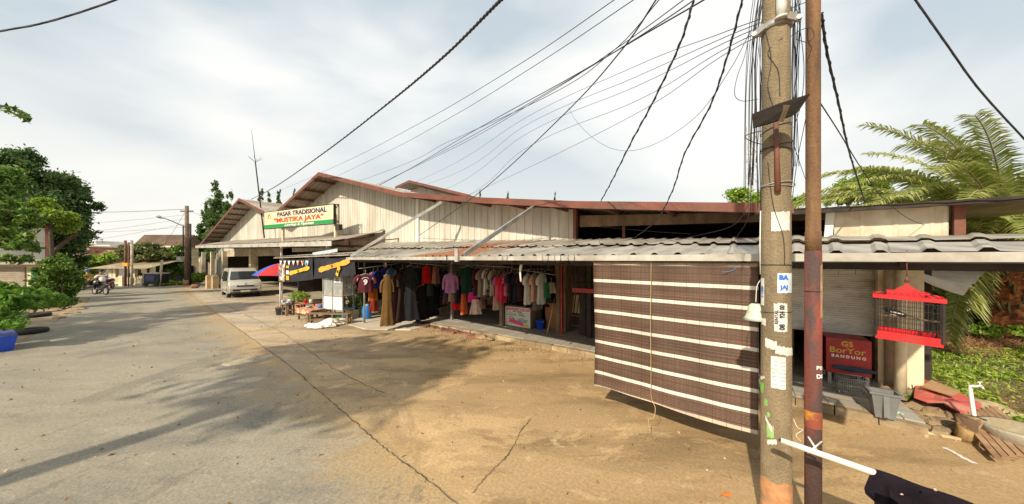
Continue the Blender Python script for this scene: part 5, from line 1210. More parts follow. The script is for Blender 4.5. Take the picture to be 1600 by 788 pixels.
# low tables, benches
def table(px, py, Y, lx, ly, h, rz, label, topm, cat='table', nm='low_table', grp=None, base=0):
    c_ = P(px, py, Y); t = thing(nm, label, cat, (c_.x, c_.y, base), 'L', rz, grp)
    mb = MB(); n = max(2, int(ly/.12))
    for i in range(n): mb.bx(-lx/2, lx/2, -ly/2+i*ly/n+.004, -ly/2+(i+1)*ly/n-.004, h-.035, h)
    part('top', mb, topm, t)
    for x in (-lx/2+.06, lx/2-.06):
        for y in (-ly/2+.06, ly/2-.06): mb = MB(); mb.bx(x-.03, x+.03, y-.03, y+.03, 0, h-.036); part('leg', mb, m_wood, t)
    mb = MB(); mb.bar((-lx/2+.06, -ly/2+.06, h*.4), (lx/2-.06, -ly/2+.06, h*.4), .03, .05); mb.bar((-lx/2+.06, ly/2-.06, h*.4), (lx/2-.06, ly/2-.06, h*.4), .03, .05); part('stretcher', mb, m_wood, t)
    return t, c_
r_ = brz2
table(514, 500, 12.3, 1.7, .28, .42, r_+.45, 'long low wooden bench in front of the glass food cart', m_wood, 'bench', 'bench')
tA, cA = table(492, 490, 13.3, 1.15, .85, .45, r_, 'low wooden table spread with an orange brown checked mat', m_wood)
mb = MB(); mb.bx(-.56, .6, -.44, .42, .455, .475); mb.bx(-.5, .62, -.5, -.44, .3, .47)
single('checked_mat', mb, mat('terracotta_check_mat', (.45, .17, .08), .8, (.6, .42, .28), 9, .15, thr=(.48, .52)), 'orange brown checked mat lying on the low table', 'mat', (cA.x, cA.y, .003), 'L', r_)
mb = MB(); mb.bx(-.2, .2, -.15, .15, 0, .07); single('mat_stack', mb, mat('brick_red_cushion', (.42, .12, .07), .8, (.5, .25, .15), 8, .2), 'brick red folded mat at the back of the low table', 'mat', (cA.x-.1, cA.y+.6, .48), 'L', r_)
tB, cB = table(473, 481, 14.6, 1.0, .7, .5, r_, 'second low table with a brick red slab behind the checked one', mat('brick_red_top', (.42, .13, .07), .8, (.5, .25, .15), 8, .2))
table(450, 484, 14.3, .5, .4, .5, r_, 'small wooden stool heaped with a white and dark cloth beside the stall post', m_wood, 'stool', 'stool')
c_ = P(450, 484, 14.3); mb = MB(); mb.ball((c_.x, c_.y, .6), .2, 12, 8, (1.4, 1, .55), .35); single('cloth_bundle', mb, mat('white_dark_cloth', (.6, .6, .6), .9, (.06, .06, .08), 7, .1, thr=(.48, .54)), 'white and dark cloth bundle on the small stool', 'bundle', (c_.x, c_.y, .5), 'W')
c_ = G(438, 492); t = thing('bucket', 'dark grey bucket on the ground beside the white stall post', 'bucket', tuple(c_), 'W'); mb = MB(); mb.lathe(c_, [(0, 0), (.15, 0), (.2, .3), (.215, .3), (.215, .32), (.19, .32), (.14, .02), (0, .02)], 18); part('body', mb, mat('charcoal_plastic', (.07, .075, .08), .5), t)
mb = MB(); mb.tube([(c_.x+.2*math.cos(a), c_.y-.1, .3-.14*math.sin(a)) for a in np.linspace(0, math.pi, 10)], .006, 4); part('handle', mb, m_white, t)
# potted green herb on the second table
def leafball(t, c, r, n, size, m, sq=(1, 1, .8), name='foliage'):
    c = np.array(c); d = RNG.normal(size=(n, 3)); d /= np.linalg.norm(d, axis=1)[:, None]; rr = r*RNG.random(n)**.45
    leaf_mesh(name, c + d*rr[:, None]*np.array(sq), size, m, t)
def leaf_mesh(name, C_, size, m, t, up=.35, aspect=.55):
    n = len(C_); a = RNG.normal(size=(n, 3)); a[:, 2] -= up; a /= np.linalg.norm(a, axis=1)[:, None]
    b = np.cross(a, RNG.normal(size=(n, 3))); b /= np.linalg.norm(b, axis=1)[:, None]
    s_ = size*(.6+.8*RNG.random(n))[:, None]; w_ = s_*aspect/2; nrm = np.cross(a, b)*s_*.12
    V = np.stack([C_-a*s_/2, C_+b*w_+nrm, C_+a*s_/2, C_-b*w_+nrm], 1).reshape(-1, 3)
    ox, oy, oz = OFF[t.name]; V = V - np.array([ox, oy, oz])
    me = bpy.data.meshes.new(name); me.vertices.add(4*n); me.loops.add(4*n); me.polygons.add(n)
    me.vertices.foreach_set('co', V.astype(np.float32).ravel()); me.loops.foreach_set('vertex_index', np.arange(4*n, dtype=np.int32))
    me.polygons.foreach_set('loop_start', np.arange(0, 4*n, 4, dtype=np.int32)); me.polygons.foreach_set('loop_total', np.full(n, 4, dtype=np.int32))
    me.update(calc_edges=True); me.materials.append(m); o = bpy.data.objects.new(name, me); C.objects.link(o); o.parent = t; OFF[o.name] = OFF[t.name]; return o
lf_herb = leafmat('bright_leaves', (.10, .24, .02), (.18, .34, .03), (.30, .42, .05))
lf_mid = leafmat('green_leaves', (.04, .11, .015), (.10, .21, .028), (.26, .36, .06))
lf_dark = leafmat('dark_leaves', (.03, .075, .018), (.07, .14, .03), (.16, .23, .06))
lf_yel = leafmat('yellow_green_leaves', (.10, .22, .02), (.22, .36, .03), (.40, .48, .06))
lf_ol = leafmat('olive_leaves', (.08, .11, .035), (.14, .17, .05), (.24, .26, .08))
c_ = P(468, 470, 15.0); t = thing('potted_plant', 'bright green herb plant in a dark pot behind the low tables', 'potted plant', (c_.x, c_.y, .3), 'W')
mb = MB(); mb.lathe((c_.x, c_.y, .3), [(0, 0), (.13, 0), (.17, .2), (0, .2)], 12); part('pot', mb, m_dark, t); leafball(t, (c_.x, c_.y, .72), .42, 420, .11, lf_yel, (1.2, 1, .7))
mb = MB(); mb.bx(-.1, .1, -.1, .1, 0, .3); single('plant_stand', mb, m_stone, 'stone block under the bright green herb plant', 'block', (c_.x, c_.y, 0), 'L', .2)
for (px, py, Y, r, h, m, lb) in ((478, 476, 14.5, .07, .2, m_red, 'small red plastic jar on the brick red table'), (486, 478, 14.5, .08, .16, m_white, 'small white plastic jar beside the red one'), (500, 487, 13.2, .09, .12, m_litblue, 'small blue plastic tub on the checked mat'), (483, 487, 13.3, .12, .07, m_steel, 'shallow metal pan on the checked mat')):
    c_ = P(px, py, Y); zz = .505 if Y > 14 else .48; mb = MB(); mb.lathe((0, 0, 0), [(0, 0), (r*.85, 0), (r, h*.9), (r*.9, h), (0, h)], 14); single('container', mb, m, lb, 'container', (c_.x, c_.y, zz), 'L')
for (px, py, lb, m) in ((528, 497, 'green plastic basket on the ground behind the long bench', mat('green_basket', (.03, .25, .1), .5)), (512, 497, 'yellow plastic basin on the ground under the long bench', mat('yellow_basin', (.6, .42, .05), .5))):
    c_ = G(px, py); mb = MB(); mb.lathe((0, 0, 0), [(0, .01), (.14, 0), (.2, .2), (.215, .2), (.215, .22), (.19, .22), (.13, .03), (0, .03)], 16); single('basin', mb, m, lb, 'basin', tuple(c_), 'L')
# white sacks on the apron
def sack(px, py, rx, ry, rz_, h, label):
    c_ = G(px, py, .03); mb = MB(); n, m_ = 22, 9
    for i in range(m_+1):
        th = math.pi/2*i/m_
        for j in range(n):
            a = 2*math.pi*j/n; k = 1+.22*math.sin(3*a+px)+.14*math.sin(7*a+i)+random.uniform(-.08, .08); x = rx*math.cos(a)*math.cos(th)*k; y = ry*math.sin(a)*math.cos(th)*k
            mb.v.append((x, y, h*math.sin(th)*(1+.45*math.sin(x*6+y*5))+random.uniform(-.01, .01)*(i > 0)))
    mb.f += [(i*n+j, i*n+(j+1) % n, (i+1)*n+(j+1) % n, (i+1)*n+j) for i in range(m_) for j in range(n)]; mb.sm += [False]*(n*m_)
    single('sack', mb, mat('dirty_white_sack', (.72, .68, .62), .8, (.5, .45, .36), 4, .08, thr=(.55, .7)), label, 'sack', tuple(c_), 'L', rz_)
sack(508, 509, .55, .3, .25, .2, 'large crumpled white sack flat on the ground before the bench'); sack(535, 505, .32, .2, .5, .2, 'smaller white sack at the right of the large crumpled one'); sack(495, 512, .3, .16, .1, .09, 'thin flap of white sacking at the left of the large sack')
# planter tubs, barrel, plant behind
def tub(px, py, w_, h, m, label, d0=None):
    c_ = G(px, py, .03); t = thing('planter_tub', label, 'tub', tuple(c_), 'L', brz2); mb = MB(); 
    mb.add([(-w_*.42, -w_*.35, 0), (w_*.42, -w_*.35, 0), (w_*.42, w_*.35, 0), (-w_*.42, w_*.35, 0), (-w_/2, -w_*.42, h), (w_/2, -w_*.42, h), (w_/2, w_*.42, h), (-w_/2, w_*.42, h), (-w_*.44, -w_*.36, h), (w_*.44, -w_*.36, h), (w_*.44, w_*.36, h), (-w_*.44, w_*.36, h), (-w_*.44, -w_*.36, h-.06), (w_*.44, -w_*.36, h-.06), (w_*.44, w_*.36, h-.06), (-w_*.44, w_*.36, h-.06)],
     [(3, 2, 1, 0)]+[(i+o_, (i+1) % 4+o_, (i+1) % 4+o_+4, i+o_+4) for o_ in (0, 4, 8) for i in range(4)]+[(12, 13, 14, 15)]); part('body', mb, m, t); return t
tub(551, 497, .42, .36, mat('yellowed_tub', (.45, .36, .18), .7, (.3, .2, .1), 6, .2), 'yellowed square tub left of the blue barrel'); tub(562, 494, .34, .38, mat('white_foam_box', (.6, .56, .46), .8), 'cream foam box between the yellowed tub and the blue barrel')
c_ = G(573, 498, .03); t = thing('barrel', 'small blue plastic barrel standing under the number 9 jersey', 'barrel', tuple(c_), 'W'); mb = MB(); mb.lathe(c_, [(0, 0), (.14, 0), (.17, .05), (.178, .18), (.182, .28), (.178, .38), (.165, .48), (.12, .53), (0, .53)], 22); mb.lathe(c_+Vector((0, 0, .3)), [(.182, -.01), (.188, 0), (.182, .01)], 22); part('body', mb, m_litblue, t)
mb = MB(); mb.lathe(c_+Vector((.02, 0, .53)), [(.08, 0), (.09, .03), (.085, .06), (0, .08)], 14); part('lid', mb, mat('pale_blue_lid', (.25, .35, .5), .5), t)
c_ = P(558, 480, 13.6); t = thing('shrub', 'leafy green climbing plant behind the blue barrel', 'plant', (c_.x, c_.y, 0), 'W'); leafball(t, (c_.x, c_.y, .75), .5, 900, .1, lf_mid, (.75, .7, 1.35)); mb = MB(); mb.tube([(c_.x, c_.y, 0), (c_.x+.05, c_.y, .9)], .02, 5); part('stem', mb, m_trunk, t)
# cluttered shelf by the cart
c_ = P(546, 485, 13.4); t = thing('shelf_rack', 'cluttered wire rack with bags and jugs between the glass cart and the green plant', 'rack', (c_.x, c_.y, 0), 'L', brz2)
mb = MB()
for x in (-.3, .25):
    for y in (0, .35): mb.bx(x-.015, x+.015, y-.015, y+.015, 0, 1.75)
for z in (.35, .8, 1.25, 1.7): mb.bx(-.3, .25, 0, .35, z-.012, z+.012)
part('frame', mb, m_steel, t)
for (x, z, r, m) in ((-.15, .9, .14, m_cream), (.1, .92, .13, m_white), (-.12, 1.34, .13, m_cream), (.12, 1.33, .1, m_white), (-.1, .5, .15, m_dark), (.12, .5, .13, gmat((.05, .15, .25))), (-.18, 1.8, .1, m_blue), (.02, 1.8, .1, m_white), (.18, 1.8, .09, gmat((.2, .05, .15)))):
    mb = MB(); mb.ball((x, .15, z), r, 9, 6, (1, 1, .95), .25); part('bag', mb, m, t)
c_ = P(540, 495, 12.9); mb = MB(); mb.ball((0, 0, .16), .16, 10, 7, (1, .9, 1), .2); single('water_jug', mb, gmat((.04, .12, .22)), 'dark blue jug on the ground below the cluttered rack', 'jug', (c_.x, c_.y, 0), 'L', 0)
# bricks and stones piled along the kerb
brk = [(668, 507, .5, 1), (679, 510, .45, 1), (692, 512, .5, 1), (700, 516, .55, 1), (712, 518, .5, 1), (655, 505, .4, 1), (722, 517, .3, 2), (735, 522, .4, 0), (728, 520, .35, 1), (745, 522, .35, 2), (752, 528, .5, 2), (741, 526, .35, 0), (765, 531, .3, 2), (664, 510, .4, 1), (705, 519, .4, 0)]
wh = ['dark', 'reddish', 'dusty', 'flat', 'cracked', 'small']
for i, (px, py, L_, k) in enumerate(brk):
    c_ = G(px, py+1, .0); mb = MB()
    if k == 2:
        mb.ball((0, 0, .05), L_/2, 9, 6, (1, .7, .35), .35); m = m_stone
    else:
        for q in range(3): mb.box((random.uniform(-.06, .06), q*.11-.1, .03+.01*q), (L_, .1, .06), rz=random.uniform(-.15, .15))
        m = mat('dark_brick', (.13, .06, .05), .9, (.08, .05, .045), 5, .25, .4, 25) if k == 1 else m_brick
    kind_ = 'stone' if k == 2 else 'brick_stack'
    single(kind_, mb, m, ('rough tan stone' if k == 2 else 'small pile of dark red bricks' if k == 1 else 'small pile of orange red broken bricks')+' in the row laid along the walkway edge', 'stone' if k == 2 else 'bricks', tuple(c_), 'L', ANG+random.uniform(-.3, .3), 'stones and bricks along the walkway edge')

# ------------------------------------------------------------ right end: stones, tap, slats, tub, red sheet
def debris():
    for i, (px, py, r, sq) in enumerate(((1440, 640, .2, (1.3, .8, .4)), (1466, 650, .22, (1.4, .9, .35)), (1452, 665, .16, (1.3, .8, .4)), (1480, 668, .16, (1.1, .9, .4)), (1425, 655, .2, (1.4, .7, .3)), (1496, 660, .2, (1.2, .9, .45)), (1470, 678, .12, (1.5, .8, .4)), (1440, 672, .12, (1.2, .8, .4)), (1410, 663, .12, (1.2, .9, .4)), (1497, 677, .13, (1.3, .9, .4)))):
        c_ = G(px, py, 0); mb = MB(); mb.ball((0, 0, .05), r, 9, 6, sq, .4)
        single('stone', mb, m_stone if i % 3 else m_kerb, 'rough tan stone among the rubble by the field edge', 'stone', tuple(c_), 'L', random.uniform(-1, 1), 'rubble at the field edge')
debris()
q = [P(1432, 593, 6.1), P(1530, 637, 5.05), P(1497, 648, 4.9), P(1428, 622, 5.5)]
q = [G(1432, 590, .26), G(1470, 604, .3), G(1505, 618, .24), G(1534, 632, .22), G(1527, 652, .16), G(1500, 646, .2), G(1474, 630, .26), G(1450, 630, .2), G(1428, 622, .22)]
mb = MB(); mb.prism(q, (0, 0, .02)); single('red_sheet', mb, mat('faded_red_sheet', (.5, .1, .08), .7, (.55, .3, .22), 3, .15, .3, 15, thr=(.55, .7)), 'faded red sheet lying over the rubble at the field edge', 'sheet', tuple(q[3]))
q = [G(1455, 598, .31), G(1500, 616, .30), G(1488, 623, .29), G(1440, 608, .30)]
mb = MB(); mb.prism([p+Vector((0, 0, .03)) for p in q], (0, 0, .02)); single('cardboard', mb, mat('brown_card', (.42, .25, .13), .9), 'brown scrap of cardboard on the faded red sheet', 'cardboard', tuple(q[0]))
mb = MB()
mb.ball((0, 0, .08), .5, 16, 8, (1.6, .8, .26), .15); single('rubble_mound', mb, m_kerb, 'low mound of earth and rubble under the faded red sheet', 'rubble', tuple(G(1470, 634)), 'L', ANG)
# stand tap
b_ = G(1528, 692, 0); tz = P(1515, 603, b_.y+.25); t = thing('stand_tap', 'white pipe standpipe with a tap, tied to a short stump', 'tap', tuple(b_), 'W')
mb = MB(); mb.tube([b_, b_.lerp(tz, .95)], .022, 10); el = b_.lerp(tz, .97); o2 = P(1533, 603, tz.y); mb.tube([el+Vector((0, 0, -.02)), el+Vector((.0, 0, .02)), el+Vector((.05, -.01, .02)), o2], .018, 8); part('pipe', mb, m_white, t)
mb = MB(); mb.tube([o2, o2+Vector((.02, -.01, -.045))], .014, 8); mb.tube([o2+Vector((-.02, 0, .01)), o2+Vector((-.02, 0, .05))], .008, 6); mb.bar(o2+Vector((-.05, 0, .05)), o2+Vector((.01, 0, .055)), .012); part('tap', mb, m_white, t)
mb = MB(); c_ = b_.lerp(tz, .45); mb.tube([c_+Vector((-.05, .02, 0)), c_+Vector((.1, -.05, -.03))], .01, 6); mb.lathe(c_, [(.026, -.015), (.03, 0), (.026, .015)], 10); part('tie', mb, m_dark, t)
c_ = G(1513, 690); mb = MB(); mb.lathe(c_, [(0, 0), (.11, 0), (.1, .15), (.12, .32), (.1, .34), (0, .33)], 9); mb.v = [(x+random.uniform(-.02, .02), y+random.uniform(-.02, .02), z) for x, y, z in mb.v]; single('tree_stump', mb, mat('pale_cut_wood', (.5, .34, .16), .9, (.12, .07, .04), 7, .2, .5, 20, thr=(.42, .52)), 'short split stump beside the white standpipe', 'stump', tuple(c_))
# slatted pallet
a0 = G(1503, 655, .16); a1 = G(1560, 724, .03); b0 = G(1550, 640, .16); b1 = G(1640, 712, .03)
t = thing('slatted_rack', 'worn wooden slat rack lying on the ground at the right edge', 'wooden rack', tuple(a1), 'W'); mb = MB()
for i in range(8): f = i/7; mb.bar(a0.lerp(b0, f)+Vector((0, 0, .05)), a1.lerp(b1, f)+Vector((0, 0, .05)), .06, .018)
part('slats', mb, m_bamboo if False else mat('sun_bleached_slats', (.42, .27, .15), .8, (.25, .14, .08), 4, .2), t)
mb = MB(); 
for f in (.15, .8): mb.bar(a0.lerp(a1, f)+Vector((0, 0, .015)), b0.lerp(b1, f)+Vector((0, 0, .015)), .05, .04)
part('bearer', mb, m_dark, t)
c_ = G(1592, 690, .08); t = thing('stone_basin', 'pale grey concrete basin sitting on the wooden slats', 'basin', tuple(c_), 'W'); mb = MB(); mb.lathe(c_, [(0, 0), (.26, 0), (.3, .05), (.33, .15), (.33, .18), (.27, .18), (.22, .08), (0, .06)], 24); part('body', mb, mat('pale_concrete', (.4, .36, .28), .9, (.3, .24, .15), 4, .15, .4, 30), t)
# long batten on the road edge
mb = MB(); a = G(1420, 673); b_ = G(1540, 697); mb.bar((a.x, a.y, .025), (b_.x, b_.y, .025), .03, .035); single('batten', mb, m_bamboo, 'long thin wooden batten lying along the road edge by the rubble', 'batten', tuple(a))
for (px, py, n_) in ((1352, 692, 0), (1560, 707, 1)):
    pass
mb = MB(); c_ = G(1135, 775); mb.prism([c_+Vector((-.06, 0, .012)), c_+Vector((.03, -.03, .012)), c_+Vector((.06, .01, .02)), c_+Vector((.0, .04, .012))], (0, 0, .004)); single('orange_scrap', mb, mat('orange_scrap', (.7, .18, .04), .7), 'small orange scrap of litter on the ground left of the concrete pole', 'litter', tuple(c_))
# ------------------------------------------------------------ trees
def tree(name, label, cat, base, blobs, leafm, n, size, trunk_r=.15, group=None, limbs=True, dense=.45, aspect=.5):
    """blobs: (centre, radii) list; leaves gather in clumps inside each blob"""
    t = thing(name, label, cat, tuple(base), 'W', group=group)
    pts = []; vol = [b[1][0]*b[1][1]*b[1][2] for b in blobs]; tot = sum(vol)
    mb = MB(); base = Vector(base); top = Vector((base.x, base.y, max(base.z+.3, min(b[0][2] for b in blobs)-.1)))
    mb.tube(spline([base, base.lerp(top, .5)+Vector((.05, .03, 0)), top], 4), [trunk_r*(1.25-.05*i) for i in range(9)], 8)
    for (c, r), v_ in zip(blobs, vol):
        c = np.array(c, float); k = max(6, int(26*(v_/tot)**.6*len(blobs)**.5))
        sub = RNG.normal(size=(k, 3)); sub /= np.linalg.norm(sub, axis=1)[:, None]; sub = c + sub*(np.array(r)*(.35+.55*RNG.random((k, 1))))
        m_ = int(n*v_/tot/k)+1
        for s_ in sub:
            d = RNG.normal(size=(m_, 3))*np.array(r)*.135*(.7+.7*RNG.random()); pts.append(s_+d)
        if limbs:
            e_ = Vector(c); mb.tube(spline([top-Vector((0, 0, .2)), top.lerp(e_, .5)+Vector((random.uniform(-.1, .1), 0, .12)), e_], 4), [trunk_r*(.7-.06*i) for i in range(9)], 6)
            for s_ in sub[:7]: mb.tube([top.lerp(e_, .6), (Vector(c)+Vector(s_))/2+Vector((0, 0, -.05)), Vector(s_)], [trunk_r*.28, trunk_r*.18, trunk_r*.07], 4)
    part('trunk', mb, m_trunk, t); leaf_mesh('crown', np.concatenate(pts), size, leafm, t, aspect=aspect)
    return t
def B(px, py, Y, rp, ry=None, sy=1.0):
    p = P(px, py, Y); r = rp/F*Y; return (tuple(p), (r, r*sy, (ry or rp)/F*Y))
tree('shade_tree', 'large dark green spreading tree behind the pale wall at the far left', 'tree', (P(72, 440, 24).x, 24, 0), [B(20, 262, 23, 36), B(58, 285, 24, 38), B(98, 298, 25, 34), B(60, 330, 23, 42), B(118, 330, 25, 28), B(14, 310, 22, 30), B(100, 366, 25, 36), B(132, 358, 24, 14, 10), B(80, 400, 25, 36)], lf_dark, 52000, .24, .28)
tree('leafy_tree', 'bright green tree reaching in from the left edge in front of the pale wall', 'tree', (-19.5, 11.0, 0), [B(-10, 345, 11, 42), B(22, 335, 10.6, 30), B(16, 378, 10.4, 28), B(30, 318, 11.2, 24, 10), B(-60, 300, 11, 60), B(30, 404, 10.8, 22, 8)], lf_mid, 16000, .17, .12, aspect=.42)
tree('leafy_tree', 'yellow green tree crown just above the top of the pale wall', 'tree', (P(78, 440, 19).x, 19, 0), [B(48, 345, 19, 26, 12), B(85, 340, 19, 26, 13), B(68, 322, 19, 20, 12), B(100, 352, 19.5, 16, 12)], lf_yel, 8000, .19, .1)
t = thing('overhanging_branch', 'single leafy twig poking in from the left edge high against the sky', 'branch', (-8.4, 5.0, 4.9), 'W')
mb = MB(); pts = [P(-60, 150, 5.2), P(0, 168, 5), P(24, 174, 5), P(45, 185, 5)]; mb.tube(spline(pts, 4), .008, 5); part('twig', mb, m_trunk, t)
pl_ = np.array([tuple(p) for p in spline(pts, 8)]); leaf_mesh('leaves', np.concatenate([pl_+np.array((0, 0, .035)), pl_-np.array((0.01, 0, .04))]), .13, lf_mid, t, aspect=.4)
tree('roadside_shrub', 'bushy roadside shrub on the left verge between the planter and the motorbikes', 'shrub', tuple(G(98, 484)), [B(96, 420, 16.2, 22), B(84, 440, 16, 20, 22), B(110, 445, 16.4, 15, 24), B(98, 466, 16, 16, 14), B(70, 425, 16, 14, 12)], lf_mid, 9000, .15, .05)
# blue planter at the left edge
c_ = G(-14, 548); t = thing('planter', 'bright blue planter tub overflowing with leafy plants at the left edge', 'planter', (c_.x, c_.y, 0), 'L', ANG+.1); mb = MB(); w0, w1_, h = .3, .37, .42
mb.add([(-w0*1.6, -w0, 0), (w0*1.6, -w0, 0), (w0*1.6, w0, 0), (-w0*1.6, w0, 0), (-w1_*1.6, -w1_, h), (w1_*1.6, -w1_, h), (w1_*1.6, w1_, h), (-w1_*1.6, w1_, h), (-w0*1.6, -w0, h), (w0*1.6, -w0, h), (w0*1.6, w0, h), (-w0*1.6, w0, h)], [(3, 2, 1, 0)]+[(i+o_, (i+1) % 4+o_, (i+1) % 4+o_+4, i+o_+4) for o_ in (0, 4) for i in range(4)]+[(8, 9, 10, 11)]); part('tub', mb, m_blue, t)
tree('planter_plant', 'large-leaved green plants growing out of the blue planter', 'plant', (c_.x, c_.y, h), [B(-10, 490, 8.7, 36, 26), B(25, 468, 9.3, 38, 20), B(62, 468, 10.2, 26, 16), B(12, 508, 8.6, 24, 12), B(88, 470, 11, 12, 10), B(-30, 460, 8.8, 30, 25)], lf_yel if False else leafmat('planter_leaves', (.08, .2, .02), (.13, .28, .025), (.24, .4, .05)), 6500, .14, .03)
for px, py, rz_, lb in ((47, 521, .1, 'old black tyre lying flat nearest the blue planter'), (58, 495, .5, 'old black tyre lying behind the nearer one on the verge')):
    c_ = G(px, py); mb = MB(); R0, r0 = .3, .09; n, m_ = 24, 8
    for i in range(n):
        for j in range(m_):
            a = 2*math.pi*i/n; b_ = 2*math.pi*j/m_; mb.v.append(((R0+r0*math.cos(b_))*math.cos(a), (R0+r0*math.cos(b_))*math.sin(a), .085+.085*math.sin(b_)))
    mb.f += [(i*m_+j, ((i+1) % n)*m_+j, ((i+1) % n)*m_+(j+1) % m_, i*m_+(j+1) % m_) for i in range(n) for j in range(m_)]; mb.sm += [True]*(n*m_)
    single('tyre', mb, m_rubber, lb, 'tyre', tuple(c_), 'L', rz_, 'old tyres on the verge')
for (px, py, r) in ((110, 490, .22), (75, 487, .3), (92, 497, .2), (120, 484, .25), (66, 478, .3)):
    c_ = G(px, py); mb = MB(); mb.ball((0, 0, .02), r, 9, 5, (1.3, 1, .3), .35); single('stone', mb, m_stone, 'flat pale stone at the foot of the roadside shrub', 'stone', tuple(c_), 'L', random.random()*3, 'stones under the roadside shrub')
# behind the halls
def cyp(px, py0, Y, w_, label, z0=0, m=lf_mid):
    tp = P(px, py0, Y); r = w_/F*Y; bl_ = []; z = tp.z-.3; k = 0
    while z > max(z0, 2): 
        f = min(1, .35+k*.16); bl_.append(((tp.x+random.uniform(-.2, .2)*r, Y+random.uniform(-.2, .2)*r, z), (r*f, r*f, 1.1))); z -= 1.25; k += 1
    tree('cypress', label, 'tree', (tp.x, Y, 0), bl_, lf_col, 1500*len(bl_), .3, .15, 'columnar trees behind the halls', limbs=False)
lf_col = leafmat('columnar_leaves', (.045, .10, .02), (.09, .17, .035), (.19, .27, .07))
cyp(341, 287, 46, 17, 'tallest columnar tree, nearest the far electric pole'); cyp(358, 305, 44, 13, 'columnar tree right of the tallest one, by the left gable'); cyp(322, 318, 48, 12, 'lower columnar tree at the left of the tallest one')
cyp(408, 301, 60, 8, 'columnar tree tip left of the radio mast above the left hall roof'); cyp(436, 300, 60, 7, 'columnar tree tip between the mast and the right gable'); cyp(460, 300, 60, 7, 'columnar tree tip touching the right gable roof edge'); cyp(420, 306, 62, 6, 'smallest columnar tree tip right of the radio mast')
for px, lb in ((750, 'tiny tree tip'), (793, 'tiny pointed tree tip'), (867, 'tiny tree tip')):
    cyp(px, 305, 60, 3, ['tiny tree tip above the roof right of the raised gable', 'tiny pointed tree tip above the middle of the long roof', 'tiny tree tip farthest right above the long roof'][(750, 793, 867).index(px)])
tree('round_tree', 'round green tree rising behind the long roof at the concrete pole', 'tree', (P(1195, 400, 30).x, 30, 0), [B(1165, 308, 30, 28, 18), B(1205, 300, 30, 30, 16), B(1238, 315, 30, 22, 16), B(1190, 325, 30, 45, 20)], lf_yel, 9000, .3, .2)
tree('feathery_tree', 'light feathery green tree just left of the palm', 'tree', (P(1325, 400, 17).x, 17, 0), [B(1325, 300, 17, 26, 20), B(1350, 282, 17, 28, 16), B(1305, 312, 17, 14, 14), B(1372, 300, 17, 24, 20)], lf_yel, 6000, .2, .08, aspect=.25)
# dark undergrowth behind the field
tree('bush', 'dark undergrowth bush in the shade behind the hanging roofing sheet', 'bush', (P(1500, 500, 12).x, 12, 0), [B(1450, 470, 12.5, 40, 36), B(1500, 480, 12.5, 40, 30), B(1530, 450, 13.5, 36, 36), B(1420, 470, 13, 30, 40)], lf_dark, 9000, .22, .06)
tree('weed_clump', 'bright green weed clump in front of the palm trunk, the left one', 'plant', tuple(G(1545, 525)), [B(1548, 515, 9.6, 20, 9), B(1530, 520, 9.6, 12, 7)], lf_yel, 900, .16, .01, 'bright weed clumps by the palm', limbs=False)
tree('weed_clump', 'bright green weed clump at the right edge below the palm trunk', 'plant', tuple(G(1598, 528)), [B(1600, 518, 9.4, 14, 9)], lf_yel, 500, .16, .01, 'bright weed clumps by the palm', limbs=False)
tree('weed_clump', 'small dark green weed at the foot of the yellow end wall', 'plant', tuple(G(1425, 628)), [B(1426, 622, 5.5, 12, 8)], lf_mid, 260, .09, .008, limbs=False)

# ------------------------------------------------------------ oil palm
PB = G(1580, 522); PB.y = 10.3; PB.x = (1582-800)/F*10.3; PB.z = 0
t = thing('palm_tree', 'oil palm with a shaggy orange trunk and long arching fronds at the right edge', 'palm tree', tuple(PB), 'W')
m_fib = mat('orange_palm_fibre', (.50, .17, .06), .95, (.20, .08, .04), 5, .35, .8, 14, thr=(.42, .62), stretch=(1, 1, 2))
mb = MB(); n, m_ = 26, 22
for i in range(m_+1):
    z = 2.6*i/m_
    for j in range(n): a = 2*math.pi*j/n; r = (.62-.07*z)*(1+random.uniform(-.1, .1)); mb.v.append((PB.x+r*math.cos(a), PB.y+r*math.sin(a), z))
mb.f += [(i*n+j, i*n+(j+1) % n, (i+1)*n+(j+1) % n, (i+1)*n+j) for i in range(m_) for j in range(n)]; mb.sm += [False]*(n*m_); mb.f.append(tuple(m_*n+j for j in range(n))); mb.sm.append(False)
part('trunk', mb, m_fib, t)
mb = MB()
for k in range(90):
    a = random.uniform(0, 2*math.pi); z = random.uniform(.7, 2.5); o1 = Vector((math.cos(a), math.sin(a), 0)); b_ = PB+o1*.45+Vector((0, 0, z))
    mb.tube([b_, b_+o1*.18+Vector((0, 0, .22)), b_+o1*random.uniform(.2, .4)+Vector((0, 0, random.uniform(.3, .55)))], [.05, .035, .012], 5)
part('frond_stubs', mb, mat('frond_base', (.30, .28, .12), .8, (.22, .11, .05), 5, .2), t)
lf_palm = leafmat('palm_leaves', (.17, .22, .04), (.31, .35, .08), (.50, .49, .18))
